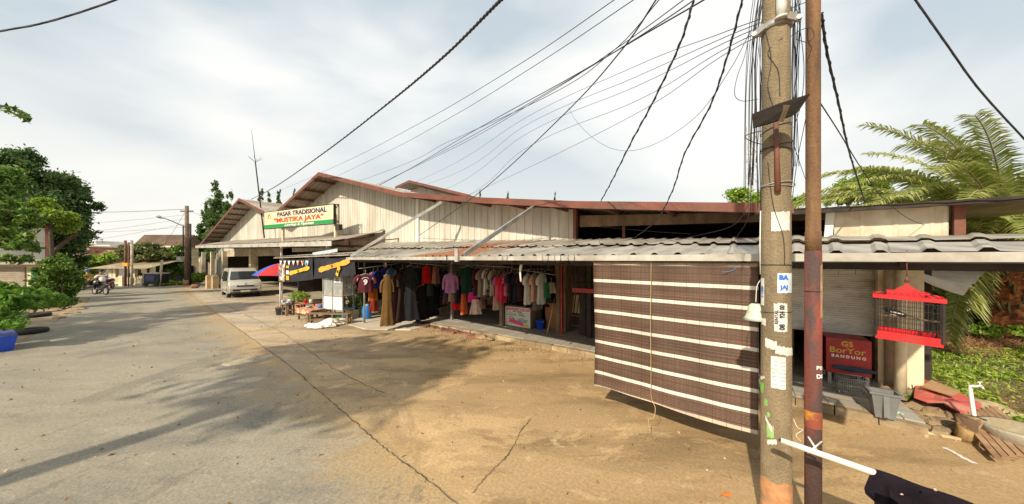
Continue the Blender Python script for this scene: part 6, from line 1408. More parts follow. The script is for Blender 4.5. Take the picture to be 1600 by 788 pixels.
def frond(az, el, L_, droop, seed):
    rn = random.Random(seed); V = []; Fc = []; o1 = Vector((math.cos(az), math.sin(az), 0)); p = PB+Vector((0, 0, 2.5))+o1*.2; n = 46; st = L_/n; e = el; pts = [p.copy()]; dirs = []
    for i in range(n):
        d = o1*math.cos(e)+Vector((0, 0, math.sin(e))); p = p+d*st; pts.append(p.copy()); dirs.append(d); e -= droop/n*(.5+1.2*i/n)
    sd = Vector((-o1.y, o1.x, 0))
    for i in range(7, n):
        u = i/n; l_ = (.85*math.sin(min(1, u*1.9)*math.pi/2)*(1.12-u*.62))
        for rep in range(3):
            for sg in (-1, 1):
                d = dirs[i-1 if i else 0]; upv = sd.cross(d) * -1
                ld = (sd*sg*.75 + d*(.55+.3*u) + upv*rn.uniform(-.15, .4)).normalized(); b0 = pts[i].lerp(pts[min(i+1, n)], rep*.33); ll = l_*rn.uniform(.8, 1.1)
                mid = b0+ld*ll*.5; tip = b0+ld*ll+Vector((0, 0, -ll*rn.uniform(.2, .45))); wv = d*.03
                k = len(V); V += [b0-wv*.5, b0+wv*.5, mid+wv, mid-wv, tip]; Fc += [(k, k+1, k+2, k+3), (k+3, k+2, k+4)]
    q = MB(); q.add(V, Fc); fr = part('frond', q, lf_palm, t); q = MB(); q.tube(pts[::3], [.035*(1-.05*i) for i in range(len(pts[::3]))], 5); part('midrib', q, MATS['frond_base'], fr)
rr = random.Random(5)
for k in range(52):
    az = 2*math.pi*(k*.381966 % 1)+rr.uniform(-.15, .15); lvl = k/52
    frond(az, 1.42-1.15*lvl+rr.uniform(-.1, .1), rr.uniform(5.0, 6.3), .95+.7*lvl, k)
for az, el in ((2.7, .95), (2.9, .6), (3.3, .85), (3.6, .55), (2.4, .75), (3.9, .8), (3.1, .35), (2.2, 1.1), (2.5, .5), (2.8, 1.15), (3.0, .8), (3.2, .6), (3.45, .35), (3.5, 1.0), (3.75, .6), (4.1, .5), (4.3, .9), (2.6, .25), (1.9, .7), (3.35, 1.2), (2.95, .2), (3.05, .55), (3.3, .75), (3.6, .8), (2.75, .6), (3.15, 1.0), (3.55, .2), (3.9, .3), (2.85, .9), (3.4, .1), (4.5, .6), (2.45, 1.0), (3.0, .4)): frond(az, el, 6.2, 1.35, int(az*100))
# hanging dry frond
mb = MB(); b_ = P(1520, 462, 9.6)
for k in range(60):
    u = k/60; s_ = Vector((-.2-.5*math.sin(u*3), 0, -.1-.9*u)); p = b_+s_; mb.tube([p, p+Vector((random.uniform(-.25, .25), random.uniform(-.1, .1), random.uniform(-.35, -.15)))], [.012, .003], 3)
part('dry_frond', mb, mat('dry_brown_frond', (.22, .14, .08), .9), t)

# ------------------------------------------------------------ field grass and straw
def scatter(n, ok, x0, x1, y0, y1, zr):
    out = []
    while len(out) < n:
        x = RNG.uniform(x0, x1); y = RNG.uniform(y0, y1); s, d, _ = toM((x, y, 0)); k = ok(x, y, s, d)
        if RNG.random() < k: out.append((x, y, RNG.uniform(*zr)))
    return np.array(out)
def nz(x, y): return .5+.5*math.sin(x*1.9+1.3*math.sin(y*1.7))*math.cos(y*2.3+1.1*math.sin(x*1.1))
def fake(name, pts, size, m, **kw):
    o = bpy.data.objects.new('tmp', None); OFF['tmp'] = (0, 0, 0); C.objects.link(o); OFF[o.name] = (0, 0, 0); leaf_mesh(name, pts, size, m, o, **kw); bpy.data.objects.remove(o)
    q = bpy.data.objects[-1] if False else [x for x in C.objects if x.name.startswith(name)][-1]; q.parent = None; return q
lf_grass = leafmat('field_grass_leaves', (.18, .32, .03), (.32, .46, .05), (.50, .52, .12))
g = fake('grass', scatter(30000, lambda x, y, s, d: (s > 3.15 and d > 8.1 and y < 8.2+.7*nz(x*3, y))*(.08+.92*(nz(x, y)+.25*random.random() > .58)), 5, 17, 3.4, 8.9, (.0, .16)), .085, lf_grass, up=-.2, aspect=.3)
tag(g, 'low green weeds and grass covering the field right of the shops', 'grass', kind='stuff')
g = fake('grass', scatter(9000, lambda x, y, s, d: (s > 3.15 and d > 8.0 and y < 9.6)*.5, 5, 17, 3.4, 9.6, (.0, .06)), .1, lf_ol, up=-.1, aspect=.15)
tag(g, 'dry olive stalks between the green weeds of the field', 'grass', kind='stuff')
lf_straw = leafmat('straw', (.25, .12, .05), (.42, .22, .10), (.55, .36, .2))
g = fake('dry_straw', scatter(14000, lambda x, y, s, d: (s > 3.3)*(1 if y > 8.7 else .3), 9, 21, 8.1, 12.2, (.0, .12)), .3, lf_straw, up=0, aspect=.06)
tag(g, 'band of dry brown palm litter between the green weeds and the palm', 'straw', kind='stuff')
# far greenery right
tree('hedge_tree', 'green tree mass far behind the palm at the right', 'tree', (34, 24, 0), [((30, 23, 4), (5, 3, 3.2)), ((37, 24, 4.5), (5, 3, 3.5)), ((25, 25, 3), (4, 3, 2.5))], lf_mid, 12000, .35, .2)

# ------------------------------------------------------------ left side houses
def house(name, label, cat, base, rz, w_, d_, h, wallm, parts=None):
    t = thing(name, label, cat, base, 'L', rz); mb = MB(); mb.bx(0, w_, 0, d_, 0, h); part('wall', mb, wallm, t); return t
p = P(-40, 415, 19); t = house('concrete_house', 'flat pale concrete house block behind the shrubs at the left edge', 'house', (P(76, 0, 19).x-6*math.cos(.75), 19-6*math.sin(.75), 0), .75, 6, .6, P(30, 357, 19).z, mat('grey_plaster', (.42, .42, .38), .9, (.28, .28, .25), .8, .12, thr=(.45, .65), stretch=(1, 1, .4)))
mb = MB(); mb.bx(5.9, 6.02, -.12, -.005, 0, P(0, 345, 19).z); part('drainpipe', mb, m_rust, t)
Wp = P(20, 0, 17).x-P(-60, 0, 17).x; q = P(-60, 447, 17); t = thing('shop_house', 'low shop house with a brown roller shutter and a teal door at the left edge', 'house', (q.x, 17, 0), 'L', .05)
W2 = P(64, 0, 17).x-q.x; zt2 = P(0, 412, 17).z; mb = MB(); mb.bx(0, W2, 0.02, .5, 0, zt2); part('wall', mb, m_cream, t)
mb = MB(); 
for i in range(18): mb.bx(.3, P(33, 0, 17).x-q.x, -.03-.012*(i % 2), .015, .1+i*.11, .2+i*.11)
part('roller_shutter', mb, mat('tan_brown_shutter', (.30, .245, .19), .6, None, 4, .15), t)
mb = MB(); mb.bx(P(42, 0, 17).x-q.x, P(55, 0, 17).x-q.x, -.03, .02, 0, zt2*.9); part('door', mb, mat('teal_door', (.02, .22, .24), .5), t)
mb = MB(); mb.prism([(-.3, -.5, zt2-.05), (W2+.1, -.5, zt2-.05), (W2+.1, .5, zt2+.15), (-.3, .5, zt2+.15)], (0, 0, .06)); part('roof', mb, m_tin, t)
# stall house with corrugated awning across the road
def X(px, Y): return (px-800)/F*Y
Y0 = 31.0; t = thing('roadside_stall', 'open roadside stall with cream posts under a pale corrugated roof across the road', 'stall', (X(148, Y0), Y0, 0), 'L', 0)
x1 = X(238, Y0)-X(148, Y0); zf = P(0, 420, Y0).z; zb2 = P(0, 408, Y0+3).z+.2; mb = MB(); vs = []; n = 60
for i in range(n+1): f = i/n; h = .04*(i % 2); vs += [(x1*f, -.6, zf+h), (1.4+(x1-1.4)*f, 4.2, zb2+h+.25)]
mb.add(vs, [(2*i, 2*i+2, 2*i+3, 2*i+1) for i in range(n)]); part('roof', mb, mat('tan_corrugated_roof', (.42, .34, .22), .7, (.3, .24, .16), 1, .1), t)
for px in (172, 178, 208, 236): mb = MB(); x = X(px, Y0)-X(148, Y0); mb.bx(x-.14, x+.14, 0, .28, 0, zf+.2); part('post', mb, m_cream, t)
mb = MB(); mb.bx(.5, x1, 4.0, 4.1, 0, zf+.2); part('back_wall', mb, m_black, t)  # black colour stands in for the shade inside the stall
mb = MB(); mb.bx(X(180, Y0)-X(148, Y0), X(193, Y0)-X(148, Y0), 1, 1.6, 0, 1.1); part('counter', mb, m_wood, t)
t = thing('low_fence', 'low cream fence with thick posts in front of the roadside stall', 'fence', (X(184, 29.6), 29.6, 0), 'L', 0)
for a, b_ in ((187, 193), (219, 224)): mb = MB(); mb.bx(X(a, 29.6)-X(184, 29.6), X(b_, 29.6)-X(184, 29.6), -.12, .2, 0, .95); part('post', mb, m_cream, t)
mb = MB(); a = X(175, 29.6)-X(184, 29.6); b_ = X(221, 29.6)-X(184, 29.6); n = 34
for i in range(n): x = a+(b_-a)*i/n; mb.bx(x, x+.05, 0, .05, .2, .75)
mb.bx(a, b_, -.02, .07, .2, .27); mb.bx(a, b_, -.02, .07, .72, .79); part('panel', mb, m_cream, t)
for px, m, lb in ((196, m_rust, 'thin rusty post with an orange box in front of the roadside stall'), (206, m_panel, 'pale concrete post beside the rusty one before the roadside stall'), (249, m_panel, 'leaning pale post right of the dark cart')):
    t = thing('street_post', lb, 'post', (X(px, 29.2), 29.2, 0), 'W'); mb = MB(); z1 = 4.2 if px < 240 else 2.4; mb.tube([(X(px, 29.2), 29.2, 0), (X(px, 29.2)+(0 if px < 240 else .25), 29.2, z1)], .09, 8); part('shaft', mb, m, t)
    if px == 196: mb = MB(); mb.box((X(199, 29.2), 29.1, 2.0), (.5, .2, .3)); part('box', mb, m_eggo, t); mb = MB(); mb.tube([(X(201, 29.2), 29.2, 0), (X(201, 29.2), 29.2, 4)], .05, 6); part('side_pipe', mb, m_rust, t)
# dark cart with tarp
t = thing('covered_cart', 'black tarpaulin-covered cart with a pale top beside the bush', 'cart', (X(225, 29), 29, 0), 'L', 0); w_ = X(247, 29)-X(225, 29)
mb = MB(); mb.prism([(0, 0, .3), (w_, 0, .3), (w_+.05, 0, 1.1), (-.05, 0, 1.15)], (0, .9, 0)); part('body', mb, m_black, t); mb = MB(); mb.prism([(.2, -.02, .55), (w_*.75, -.02, .5), (w_*.8, -.02, 1.0), (.15, -.02, 1.02)], (0, -.02, 0)); part('navy_panel', mb, mat('navy_sheet', (.05, .08, .2), .5), t)
mb = MB(); mb.bx(-.05, w_+.05, -.1, 1, 1.14, 1.24); part('top', mb, m_gutter, t)
for x in (.15, w_-.15): mb = MB(); mb.tube([(x, -.02, .2), (x, .04, .2)], .2, 14); part('wheel', mb, m_rubber, t)
# brown tiled roof house and others behind
def gable(px0, px1, pyt, pye, pyb, Y, dpt, rm, wm, label, hip=.0, nm='house'):
    x0, x1 = X(px0, Y), X(px1, Y); ze = P(0, pye, Y).z; zt_ = P(0, pyt, Y+dpt/2).z; t = thing(nm, label, 'house', (x0, Y, 0), 'W'); mb = MB(); mb.bx(x0+.4, x1-.4, Y+.5, Y+dpt-.5, 0, ze-.02); part('wall', mb, wm, t)
    mb = MB(); hx = (x1-x0)*hip; n = 14
    for k in range(n):   # tile courses
        f0, f1 = k/n, (k+1)/n
        z0 = ze+(zt_-ze)*f0; z1 = ze+(zt_-ze)*f1; mb.add([(x0+hx*f0, Y+dpt/2*f0, z0+.05), (x1-hx*f0, Y+dpt/2*f0, z0+.05), (x1-hx*f1, Y+dpt/2*f1, z1), (x0+hx*f1, Y+dpt/2*f1, z1)], [(0, 1, 2, 3)])
    mb.quad((x0, Y+dpt, ze), (x1, Y+dpt, ze), (x1-hx, Y+dpt/2, zt_), (x0+hx, Y+dpt/2, zt_)); mb.add([(x0, Y, ze), (x0+hx, Y+dpt/2, zt_), (x0, Y+dpt, ze)], [(0, 1, 2)]); mb.add([(x1, Y, ze), (x1-hx, Y+dpt/2, zt_), (x1, Y+dpt, ze)], [(0, 1, 2)])
    part('roof', mb, rm, t); mb = MB(); mb.bx(x0, x1, Y-.06, Y-.0, ze-.12, ze+.05); part('eave_board', mb, m_cream, t)
    for k in range(3): xx = x0+(x1-x0)*(.2+.25*k); mb = MB(); mb.bx(xx, xx+1.0, Y+.47, Y+.5, ze-1.9, ze-.7); f_ = part('window', mb, m_cream, t); mb = MB(); mb.bx(xx+.08, xx+.92, Y+.44, Y+.468, ze-1.82, ze-.78); part('pane', mb, m_glass, f_)
    return t
m_clay2 = mat('brown_old_tiles', (.22, .145, .10), .9, (.14, .10, .08), 1.5, .2, .4, 10); m_clay3 = mat('red_tiles', (.38, .17, .11), .85, (.25, .13, .09), 1.5, .15, .4, 10)
gable(206, 287, 367, 385, 400, 44, 3, m_clay2, m_cream, 'long house with a brown tiled roof behind the umbrella-shaped tree')
gable(118, 152, 391, 416, 440, 38, 6, m_clay3, m_white, 'house with a red tiled roof seen between the dark tree and the roadside stall')
gable(175, 215, 396, 412, 430, 42, 6, m_clay, m_cream, 'low house with a brownish roof behind the roadside stall')
for i, (a, b_, yt, Y, m, lb) in enumerate(((130, 150, 378, 95, m_white, 'white flat-roofed building far off beside the dark tree'), (146, 172, 385, 90, mat('blue_grey_roof', (.25, .33, .38), .7), 'far building with a blue grey top'), (168, 206, 386, 100, m_panel, 'far beige building left of the brown tiled roof'), (120, 140, 386, 80, m_clay3, 'far low building with a reddish top behind the red tiled roof'))):
    x0, x1 = X(a, Y), X(b_, Y); z = P(0, yt, Y).z; t = thing('distant_building', lb, 'building', (x0, Y, 0), 'W'); mb = MB(); mb.bx(x0, x1, Y, Y+8, 0, z); part('wall', mb, m, t); mb = MB(); mb.bx(x0-.3, x1+.3, Y-.3, Y+8.3, z, z+.35); part('parapet', mb, m_white, t)
    for k in range(4): xx = x0+(x1-x0)*(.12+.22*k); mb = MB(); mb.bx(xx, xx+.8, Y-.04, Y-.002, z-1.8, z-.7); part('window', mb, m_glass, t)
# umbrella-shaped trees and shrubs there
tree('flat_topped_tree', 'flat-topped olive green tree with a thick trunk in front of the brown roofed house', 'tree', (X(232, 33), 33, 0), [B(206, 396, 33, 18, 9), B(228, 388, 33, 26, 9), B(248, 398, 33, 16, 9), B(215, 405, 33, 16, 8), B(236, 402, 33, 22, 8)], lf_ol, 9000, .26, .16)
tree('roadside_tree', 'fresh green bushy tree right of the flat-topped one, by the far pole', 'tree', (X(268, 34), 34, 0), [B(262, 402, 34, 16, 12), B(278, 394, 34, 14, 10), B(284, 412, 34, 12, 12), B(258, 420, 34, 18, 12), B(275, 425, 34, 14, 10)], lf_mid, 8000, .26, .12)
tree('shrub', 'bright green vine-like shrub over the left end of the roadside stall', 'shrub', (X(160, 33.5), 33.5, 0), [B(150, 408, 34, 18, 9), B(178, 402, 34, 18, 8), B(190, 400, 34, 10, 6), B(140, 420, 33.5, 16, 10), B(125, 425, 33, 14, 12)], lf_yel, 6500, .28, .06)
tree('shrub', 'low yellow green plants at the foot of the far electric pole', 'shrub', (X(304, 31.5), 31.5, 0), [B(304, 437, 31.5, 12, 9), B(312, 432, 32, 8, 8)], lf_yel, 1600, .25, .03); tree('shrub', 'scrubby grass clump between the dark cart and the far electric pole', 'shrub', (X(262, 30.5), 30.5, 0), [B(262, 443, 30.5, 22, 4)], lf_yel, 1500, .2, .02, limbs=False)
mb = MB(); mb.ball((0, 0, .1), .5, 12, 6, (6, .9, .55), .25); single('earth_bank', mb, m_verge, 'low earth bank along the far side of the road', 'bank', (X(270, 31.3), 31.3, 0), 'L', 0)
mb = MB(); mb.bx(0, X(308, 35)-X(228, 35), 0, .2, 0, 1.6); single('garden_wall', mb, m_panel, 'low beige garden wall behind the far trees', 'wall', (X(228, 36), 36, 0), 'L', 0)
for px, lb in ((322, 'tan crate leaning by the left gable, the left of two'), (331, 'tan crate by the left gable, the right of two')):
    q = P(px, 447, 27); mb = MB(); mb.bx(-.25, .25, 0, .4, 0, 1.05); mb.bx(-.2, .2, .05, .35, 1.05, 1.12); single('crate', mb, m_bamboo, lb, 'crate', (q.x, 27, 0), 'L', ANG)
for px in (340, 304): 
    q = P(px, 447, 27.5); mb = MB(); mb.ball((0, 0, .15), .28, 9, 6, (1.2, 1, .7), .3); single('stone', mb, m_brick, 'reddish stone near the left gable' if px == 340 else 'reddish stone near the far electric pole', 'stone', (q.x, 27.5, 0), 'L')

# ------------------------------------------------------------ scooters and riders
def scooter(px, Y, rz, colr, label):
    t = thing('scooter', label, 'motorbike', (X(px, Y), Y, 0), 'L', rz)
    m = mat('scooter_paint_%d' % int(colr[0]*1000), colr, .3, coat=.5)
    for x, nm in ((-.6, 'wheel'), (.62, 'wheel')):
        mb = MB(); n, k2 = 18, 6
        for i in range(n):
            for j in range(k2): a = 2*math.pi*i/n; b_ = 2*math.pi*j/k2; mb.v.append((x+(.24+.05*math.cos(b_))*math.cos(a), .05*math.sin(b_), .29+(.24+.05*math.cos(b_))*math.sin(a)))
        mb.f += [(i*k2+j, ((i+1) % n)*k2+j, ((i+1) % n)*k2+(j+1) % k2, i*k2+(j+1) % k2) for i in range(n) for j in range(k2)]; mb.sm += [True]*(n*k2); w_ = part('wheel', mb, m_rubber, t)
        mb = MB(); mb.tube([(x, -.02, .29), (x, .02, .29)], .19, 12); part('rim', mb, m_steel, w_)
    mb = MB(); mb.tube(spline([(-.85, 0, .72), (-.5, 0, .6), (-.1, 0, .48), (.25, 0, .38), (.42, 0, .6), (.46, 0, .9)], 4), [.06, .09, .12, .13, .14, .14, .13, .12, .11, .1, .09, .09, .1, .11, .12, .12, .12, .12, .11, .1, .08], 8); part('body', mb, m, t)
    mb = MB(); mb.tube(spline([(-.75, 0, .78), (-.3, 0, .76), (.1, 0, .7)], 4), [.05]+[.11]*7+[.06], 8); part('seat', mb, m_black, t)
    mb = MB(); mb.tube([(.62, 0, .3), (.46, 0, .95)], .03, 6); mb.tube([(.38, -.3, 1.0), (.45, 0, .98), (.38, .3, 1.0)], .02, 6); mb.tube([(.42, -.22, 1.0), (.46, -.25, 1.15)], .008, 4); mb.tube([(.42, .22, 1.0), (.46, .25, 1.15)], .008, 4); part('handlebar', mb, m_black, t)
    mb = MB(); mb.ball((.56, 0, .88), .09, 8, 6); part('headlight', mb, m_white, t); mb = MB(); mb.ball((-.88, 0, .7), .06, 8, 6); part('tail_light', mb, m_red, t)
    mb = MB(); mb.tube(spline([(.4, 0, .55), (.62, 0, .63), (.85, 0, .5)], 3), .07, 6); part('mudguard', mb, m, t); mb = MB(); mb.tube([(-.2, -.14, .3), (-.8, -.16, .38)], .045, 8); part('exhaust', mb, m_steel, t)
    return t
def skin(name, joints, edges, radii, m, parent, sub=2):
    me = bpy.data.meshes.new(name); me.from_pydata(joints, edges, []); o = bpy.data.objects.new(name, me); C.objects.link(o); o.parent = parent
    sm = o.modifiers.new('skin', 'SKIN'); sv = me.skin_vertices[0].data
    for i, r in enumerate(radii): sv[i].radius = (r, r); sv[i].use_root = (i == 0)
    sm.use_smooth_shade = True; o.modifiers.new('sub', 'SUBSURF').levels = sub; o.modifiers['sub'].render_levels = sub; me.materials.append(m); OFF[o.name] = (0, 0, 0); return o
m_skin = mat('brown_skin', (.28, .15, .09), .6)
def rider(px, Y, rz, shirt, trousers, helmet, label):
    t = thing('person', label, 'person', (X(px, Y), Y, 0), 'L', rz)
    # facing +x, astride the seat
    J = [(-.25, 0, .86), (-.22, 0, 1.05), (-.16, 0, 1.28), (-.12, 0, 1.42), (-.09, 0, 1.52), (-.06, 0, 1.62), (-.05, 0, 1.72),
         (-.14, .17, 1.36), (.08, .24, 1.16), (.33, .26, 1.03), (.40, .27, 1.02), (-.14, -.17, 1.36), (.08, -.24, 1.16), (.33, -.26, 1.03), (.40, -.27, 1.02),
         (-.18, .11, .84), (.2, .2, .78), (.15, .2, .42), (.25, .21, .38), (-.18, -.11, .84), (.2, -.2, .78), (.15, -.2, .42), (.25, -.21, .38)]
    E = [(0, 1), (1, 2), (2, 3), (3, 4), (4, 5), (5, 6), (3, 7), (7, 8), (8, 9), (9, 10), (3, 11), (11, 12), (12, 13), (13, 14), (0, 15), (15, 16), (16, 17), (17, 18), (0, 19), (19, 20), (20, 21), (21, 22)]
    R_ = [.15, .14, .15, .12, .055, .09, .085, .07, .05, .038, .035, .07, .05, .038, .035, .1, .075, .05, .04, .1, .075, .05, .04]
    skin('body', J, E, R_, m_skin, t)
    skin('shirt', [J[i] for i in (0, 1, 2, 3, 7, 8, 11, 12)], [(0, 1), (1, 2), (2, 3), (3, 4), (4, 5), (3, 6), (6, 7)], [.165, .16, .17, .13, .095, .075, .095, .075], shirt, t)
    skin('trousers', [J[i] for i in (0, 15, 16, 17, 19, 20, 21)], [(0, 1), (1, 2), (2, 3), (0, 4), (4, 5), (5, 6)], [.165, .12, .09, .065, .12, .09, .065], trousers, t)
    mb = MB(); mb.ball((-.075, 0, 1.71), .125 if helmet else .115, 12, 8, (1.05, .95, .9)); part('helmet' if helmet else 'hair', mb, helmet or m_black, t)
    mb = MB(); mb.tube([(.05, 0, 1.66), (.075, 0, 1.645)], [.014, .008], 6); part('nose', mb, m_skin, t)
rz1 = math.radians(165); scooter(157, 22.4, rz1, (.02, .02, .025), 'black motorbike ridden by the person in the white shirt'); rider(157, 22.4, rz1, m_white, gmat((.03, .03, .04)), None, 'person in a white shirt riding a black motorbike')
scooter(134, 22.8, math.radians(200), (.05, .012, .015), 'dark red motorbike ridden by the person with the blue helmet'); rider(134, 22.8, math.radians(200), gmat((.45, .33, .05)), gmat((.03, .03, .05)), mat('blue_helmet', (.04, .12, .35), .3, coat=.5), 'person in a yellow top and blue helmet on a motorbike')
scooter(169, 26.5, math.radians(-60), (.5, .02, .03), 'parked red motorbike in front of the roadside stall')

# ------------------------------------------------------------ far electric pole with street lamp
FP = Vector((X(292, 30.5), 30.5, 0)); ztp = P(292, 322, 30.5).z
t = thing('electric_pole', 'far rusty electric pole with a street lamp arm at the end of the road', 'utility pole', tuple(FP), 'W'); mb = MB(); mb.tube([FP, (FP.x, FP.y, ztp*.5), (FP.x, FP.y, ztp)], [.18, .16, .14], 12); part('shaft', mb, mat('far_pole_brown', (.2, .12, .08), .8, (.12, .08, .06), 4, .2), t)
mb = MB(); mb.tube([(FP.x, FP.y, 0), (FP.x, FP.y, .5)], .26, 12); part('red_base', mb, m_orange, t)
mb = MB(); mb.tube([(X(299, 30.5), 30.4, 0), (X(299, 30.5), 30.4, P(0, 350, 30.5).z)], .08, 6); mb.tube([(X(288, 30.5), 30.4, 2), (X(288, 30.5), 30.4, P(0, 352, 30.5).z)], .05, 6); part('side_pipe', mb, m_dark, t)
mb = MB(); mb.tube(spline([P(288, 354, 30.3), P(276, 349, 30), P(262, 343, 29.5), P(252, 340, 29.2)], 4), .05, 6); part('lamp_arm', mb, m_steel, t)
mb = MB(); a = P(254, 341, 29.3); b_ = P(243, 337, 29); mb.tube([a, a.lerp(b_, .5), b_], [.08, .13, .06], 8); part('lamp_head', mb, m_steel, t)
mb = MB(); mb.bar(FP+Vector((-.6, 0, ztp-.5)), FP+Vector((.6, 0, ztp-.5)), .1); part('crossarm', mb, m_dark, t); mb = MB(); mb.box((FP.x-.3, FP.y-.3, 2.5), (.5, .3, .5)); part('meter_box', mb, m_gutter, t)
# telecom mast behind the near pole
t = thing('lattice_mast', 'distant lattice radio mast seen between cables left of the concrete pole', 'tower', (X(1174, 70), 70, 0), 'W'); mb = MB(); zt3 = P(0, 196, 70).z; cx = X(1174, 70)
for sx_ in (-1, 1):
    for sy in (-1, 1): mb.tube([(cx+sx_*.9, 70+sy*.9, 0), (cx+sx_*.6, 70+sy*.6, zt3)], .07, 4)
z = 0; k = 0
while z < zt3-1.6:
    for sy in (-1, 1): w_ = .9-.3*z/zt3; s_ = 1 if k % 2 else -1; mb.tube([(cx-s_*w_, 70+sy*w_, z), (cx+s_*w_, 70+sy*w_, z+1.6)], .05, 4); mb.tube([(cx-w_, 70+sy*w_, z), (cx+w_, 70+sy*w_, z)], .05, 4)
    z += 1.6; k += 1
part('lattice', mb, m_gutter, t)

# ------------------------------------------------------------ cables
def wire(pts, r, label, group='overhead cables', tw=False, n=10):
    w3 = [P(*p) for p in pts]; sp = spline(w3, n); mb = MB(); mb.tube(sp, r, 5, cap=True)
    if tw:
        L1 = []; L2 = []; acc = 0
        for i, p in enumerate(sp):
            if i: acc += (p-sp[i-1]).length
            L1.append(p)
        # second strand wound round the first
        ln = acc; m_ = int(ln/.05); q = []
        for i in range(m_+1):
            f = i/m_*(len(sp)-1); a = int(f); b_ = min(a+1, len(sp)-1); p = sp[a].lerp(sp[b_], f-a); th = i*.9
            q.append(p+Vector((math.cos(th)*r*1.1, math.sin(th)*r*.4, math.sin(th)*r*1.1)))
        mb.tube(q, r*.75, 4)
    return single('cable', mb, m_wire, label, 'cable', tuple(w3[0]), 'W', group=group)
wire([(800, -12, 5.0), (783, 0, 5.2), (690, 92, 7.2), (600, 167, 10), (505, 240, 15), (430, 292, 23), (392, 312, 32)], .022, 'thickest black cable sweeping down from the top centre to the radio mast', tw=True)
wire([(-20, 54, 6), (0, 49, 6), (60, 38, 6), (120, 21, 6), (178, 1, 6), (200, -9, 6)], .016, 'thick black cable crossing the top left corner', tw=True)
wire([(975, -12, 6), (960, 0, 6.1), (800, 108, 9), (650, 196, 14), (520, 262, 23), (405, 312, 44)], .009, 'upper thin cable left of the bundle, passing above the right gable')
wire([(1005, -10, 6), (990, 0, 6.1), (840, 100, 9), (700, 186, 14), (580, 250, 22), (440, 316, 44)], .009, 'second thin cable from the top, running just under the upper thin one')
wire([(1045, -12, 5), (1030, 0, 5.2), (960, 78, 7), (860, 148, 9), (700, 222, 15), (570, 280, 24), (330, 362, 50)], .009, 'thin cable curving from the top right of centre down to the left gable')
wire([(1120, -14, 4.6), (1100, 0, 4.8), (1000, 58, 6), (880, 128, 9), (740, 205, 14), (600, 286, 22), (470, 350, 34)], .013, 'heavier cable forming the upper edge of the main bundle')
wire([(1100, -14, 4.6), (1085, 0, 4.8), (985, 66, 6), (870, 136, 9), (720, 222, 14), (560, 306, 25), (480, 348, 34)], .010, 'cable in the middle of the main bundle, crossing the gable wall')
wire([(1080, -14, 4.6), (1068, 0, 4.8), (960, 78, 6.4), (850, 150, 9), (700, 236, 15), (560, 300, 25), (440, 345, 40)], .008, 'thin cable at the lower edge of the main bundle')
wire([(1035, -10, 4.6), (1025, 0, 4.7), (970, 80, 5.4), (880, 180, 7), (750, 300, 10), (655, 368, 14.5)], .012, 'steep cable from the top centre ending on the awning near the left strut')
for i, (y0, m1_, m2_, xe, ye) in enumerate(((30, 110, 190, 560, 322), (36, 122, 200, 500, 340), (42, 132, 212, 540, 345), (50, 150, 232, 480, 372), (56, 165, 262, 650, 350))):
    wire([(1188, y0, 3.1), (1120, y0+25+i*3, 3.9), (990, m1_-5+i*5, 6), (820, m2_-5+i*2, 9.5), (690, (m2_+ye)/2+20-10*(i < 2), 15), (xe, ye, 26)], .0045, ['thin wire leaving the pole clamp, topmost of the fan', 'thin wire second from the top of the fan at the pole clamp', 'thin wire in the middle of the fan at the pole clamp', 'thin wire second lowest of the fan, ending at the signboard', 'thin wire lowest of the fan from the pole clamp'][i], 'thin wires fanning out from the pole clamp')
wire([(1090, -14, 3.8), (1084, 0, 3.8), (1062, 70, 4.1), (1020, 160, 4.8), (985, 225, 5.8), (955, 285, 7.5), (938, 316, 9)], .012, 'cable dropping steeply to the red-brown roof edge, left of the two steep ones', tw=True)
wire([(1164, -14, 3.4), (1160, 0, 3.4), (1136, 90, 3.8), (1110, 165, 4.2), (1070, 240, 5), (1050, 300, 6), (1025, 345, 7.5), (990, 373, 9)], .010, 'cable dropping in a bend to the awning, right of the two steep ones', tw=True)
wire([(888, 168, 8), (905, 195, 7.6), (940, 225, 7), (980, 236, 6.2), (1030, 222, 5.4), (1090, 180, 4.6), (1140, 110, 3.8), (1172, 50, 3.2)], .0035, 'long loose wire hanging in a wide loop against the sky')
wire([(1172, 48, 3.15), (1163, 90, 3.1), (1152, 120, 3.1), (1148, 148, 3.1), (1160, 158, 3.1), (1185, 155, 3.0)], .003, 'small wire loop just left of the concrete pole')
for i, (xa, xm, xb, yb, lb) in enumerate(((1186, 1176, 1170, 290, 'vertical cable farthest left of the concrete pole'), (1190, 1181, 1176, 290, 'second vertical cable left of the concrete pole'), (1193, 1180, 1172, 330, 'thin vertical wire left of the concrete pole, reaching the roof'), (1195, 1188, 1181, 255, 'short vertical cable closest to the left side of the concrete pole'))):
    wire([(xa, -10, 3.1), (xm, 90, 3.12), (xm-1, 180, 3.14), (xb, yb, 3.2)], .006 if i < 2 else .0035, lb, 'cables hanging beside the concrete pole')
wire([(1172, 330, 3.3), (1165, 350, 4.0), (1150, 372, 5), (1138, 392, 5)], .003, 'wire running from the pole to the awning above the blind')
wire([(1170, 320, 3.3), (1140, 355, 4.4), (1080, 370, 6), (990, 388, 6.5)], .003, 'thin wire lying over the awning towards the left')
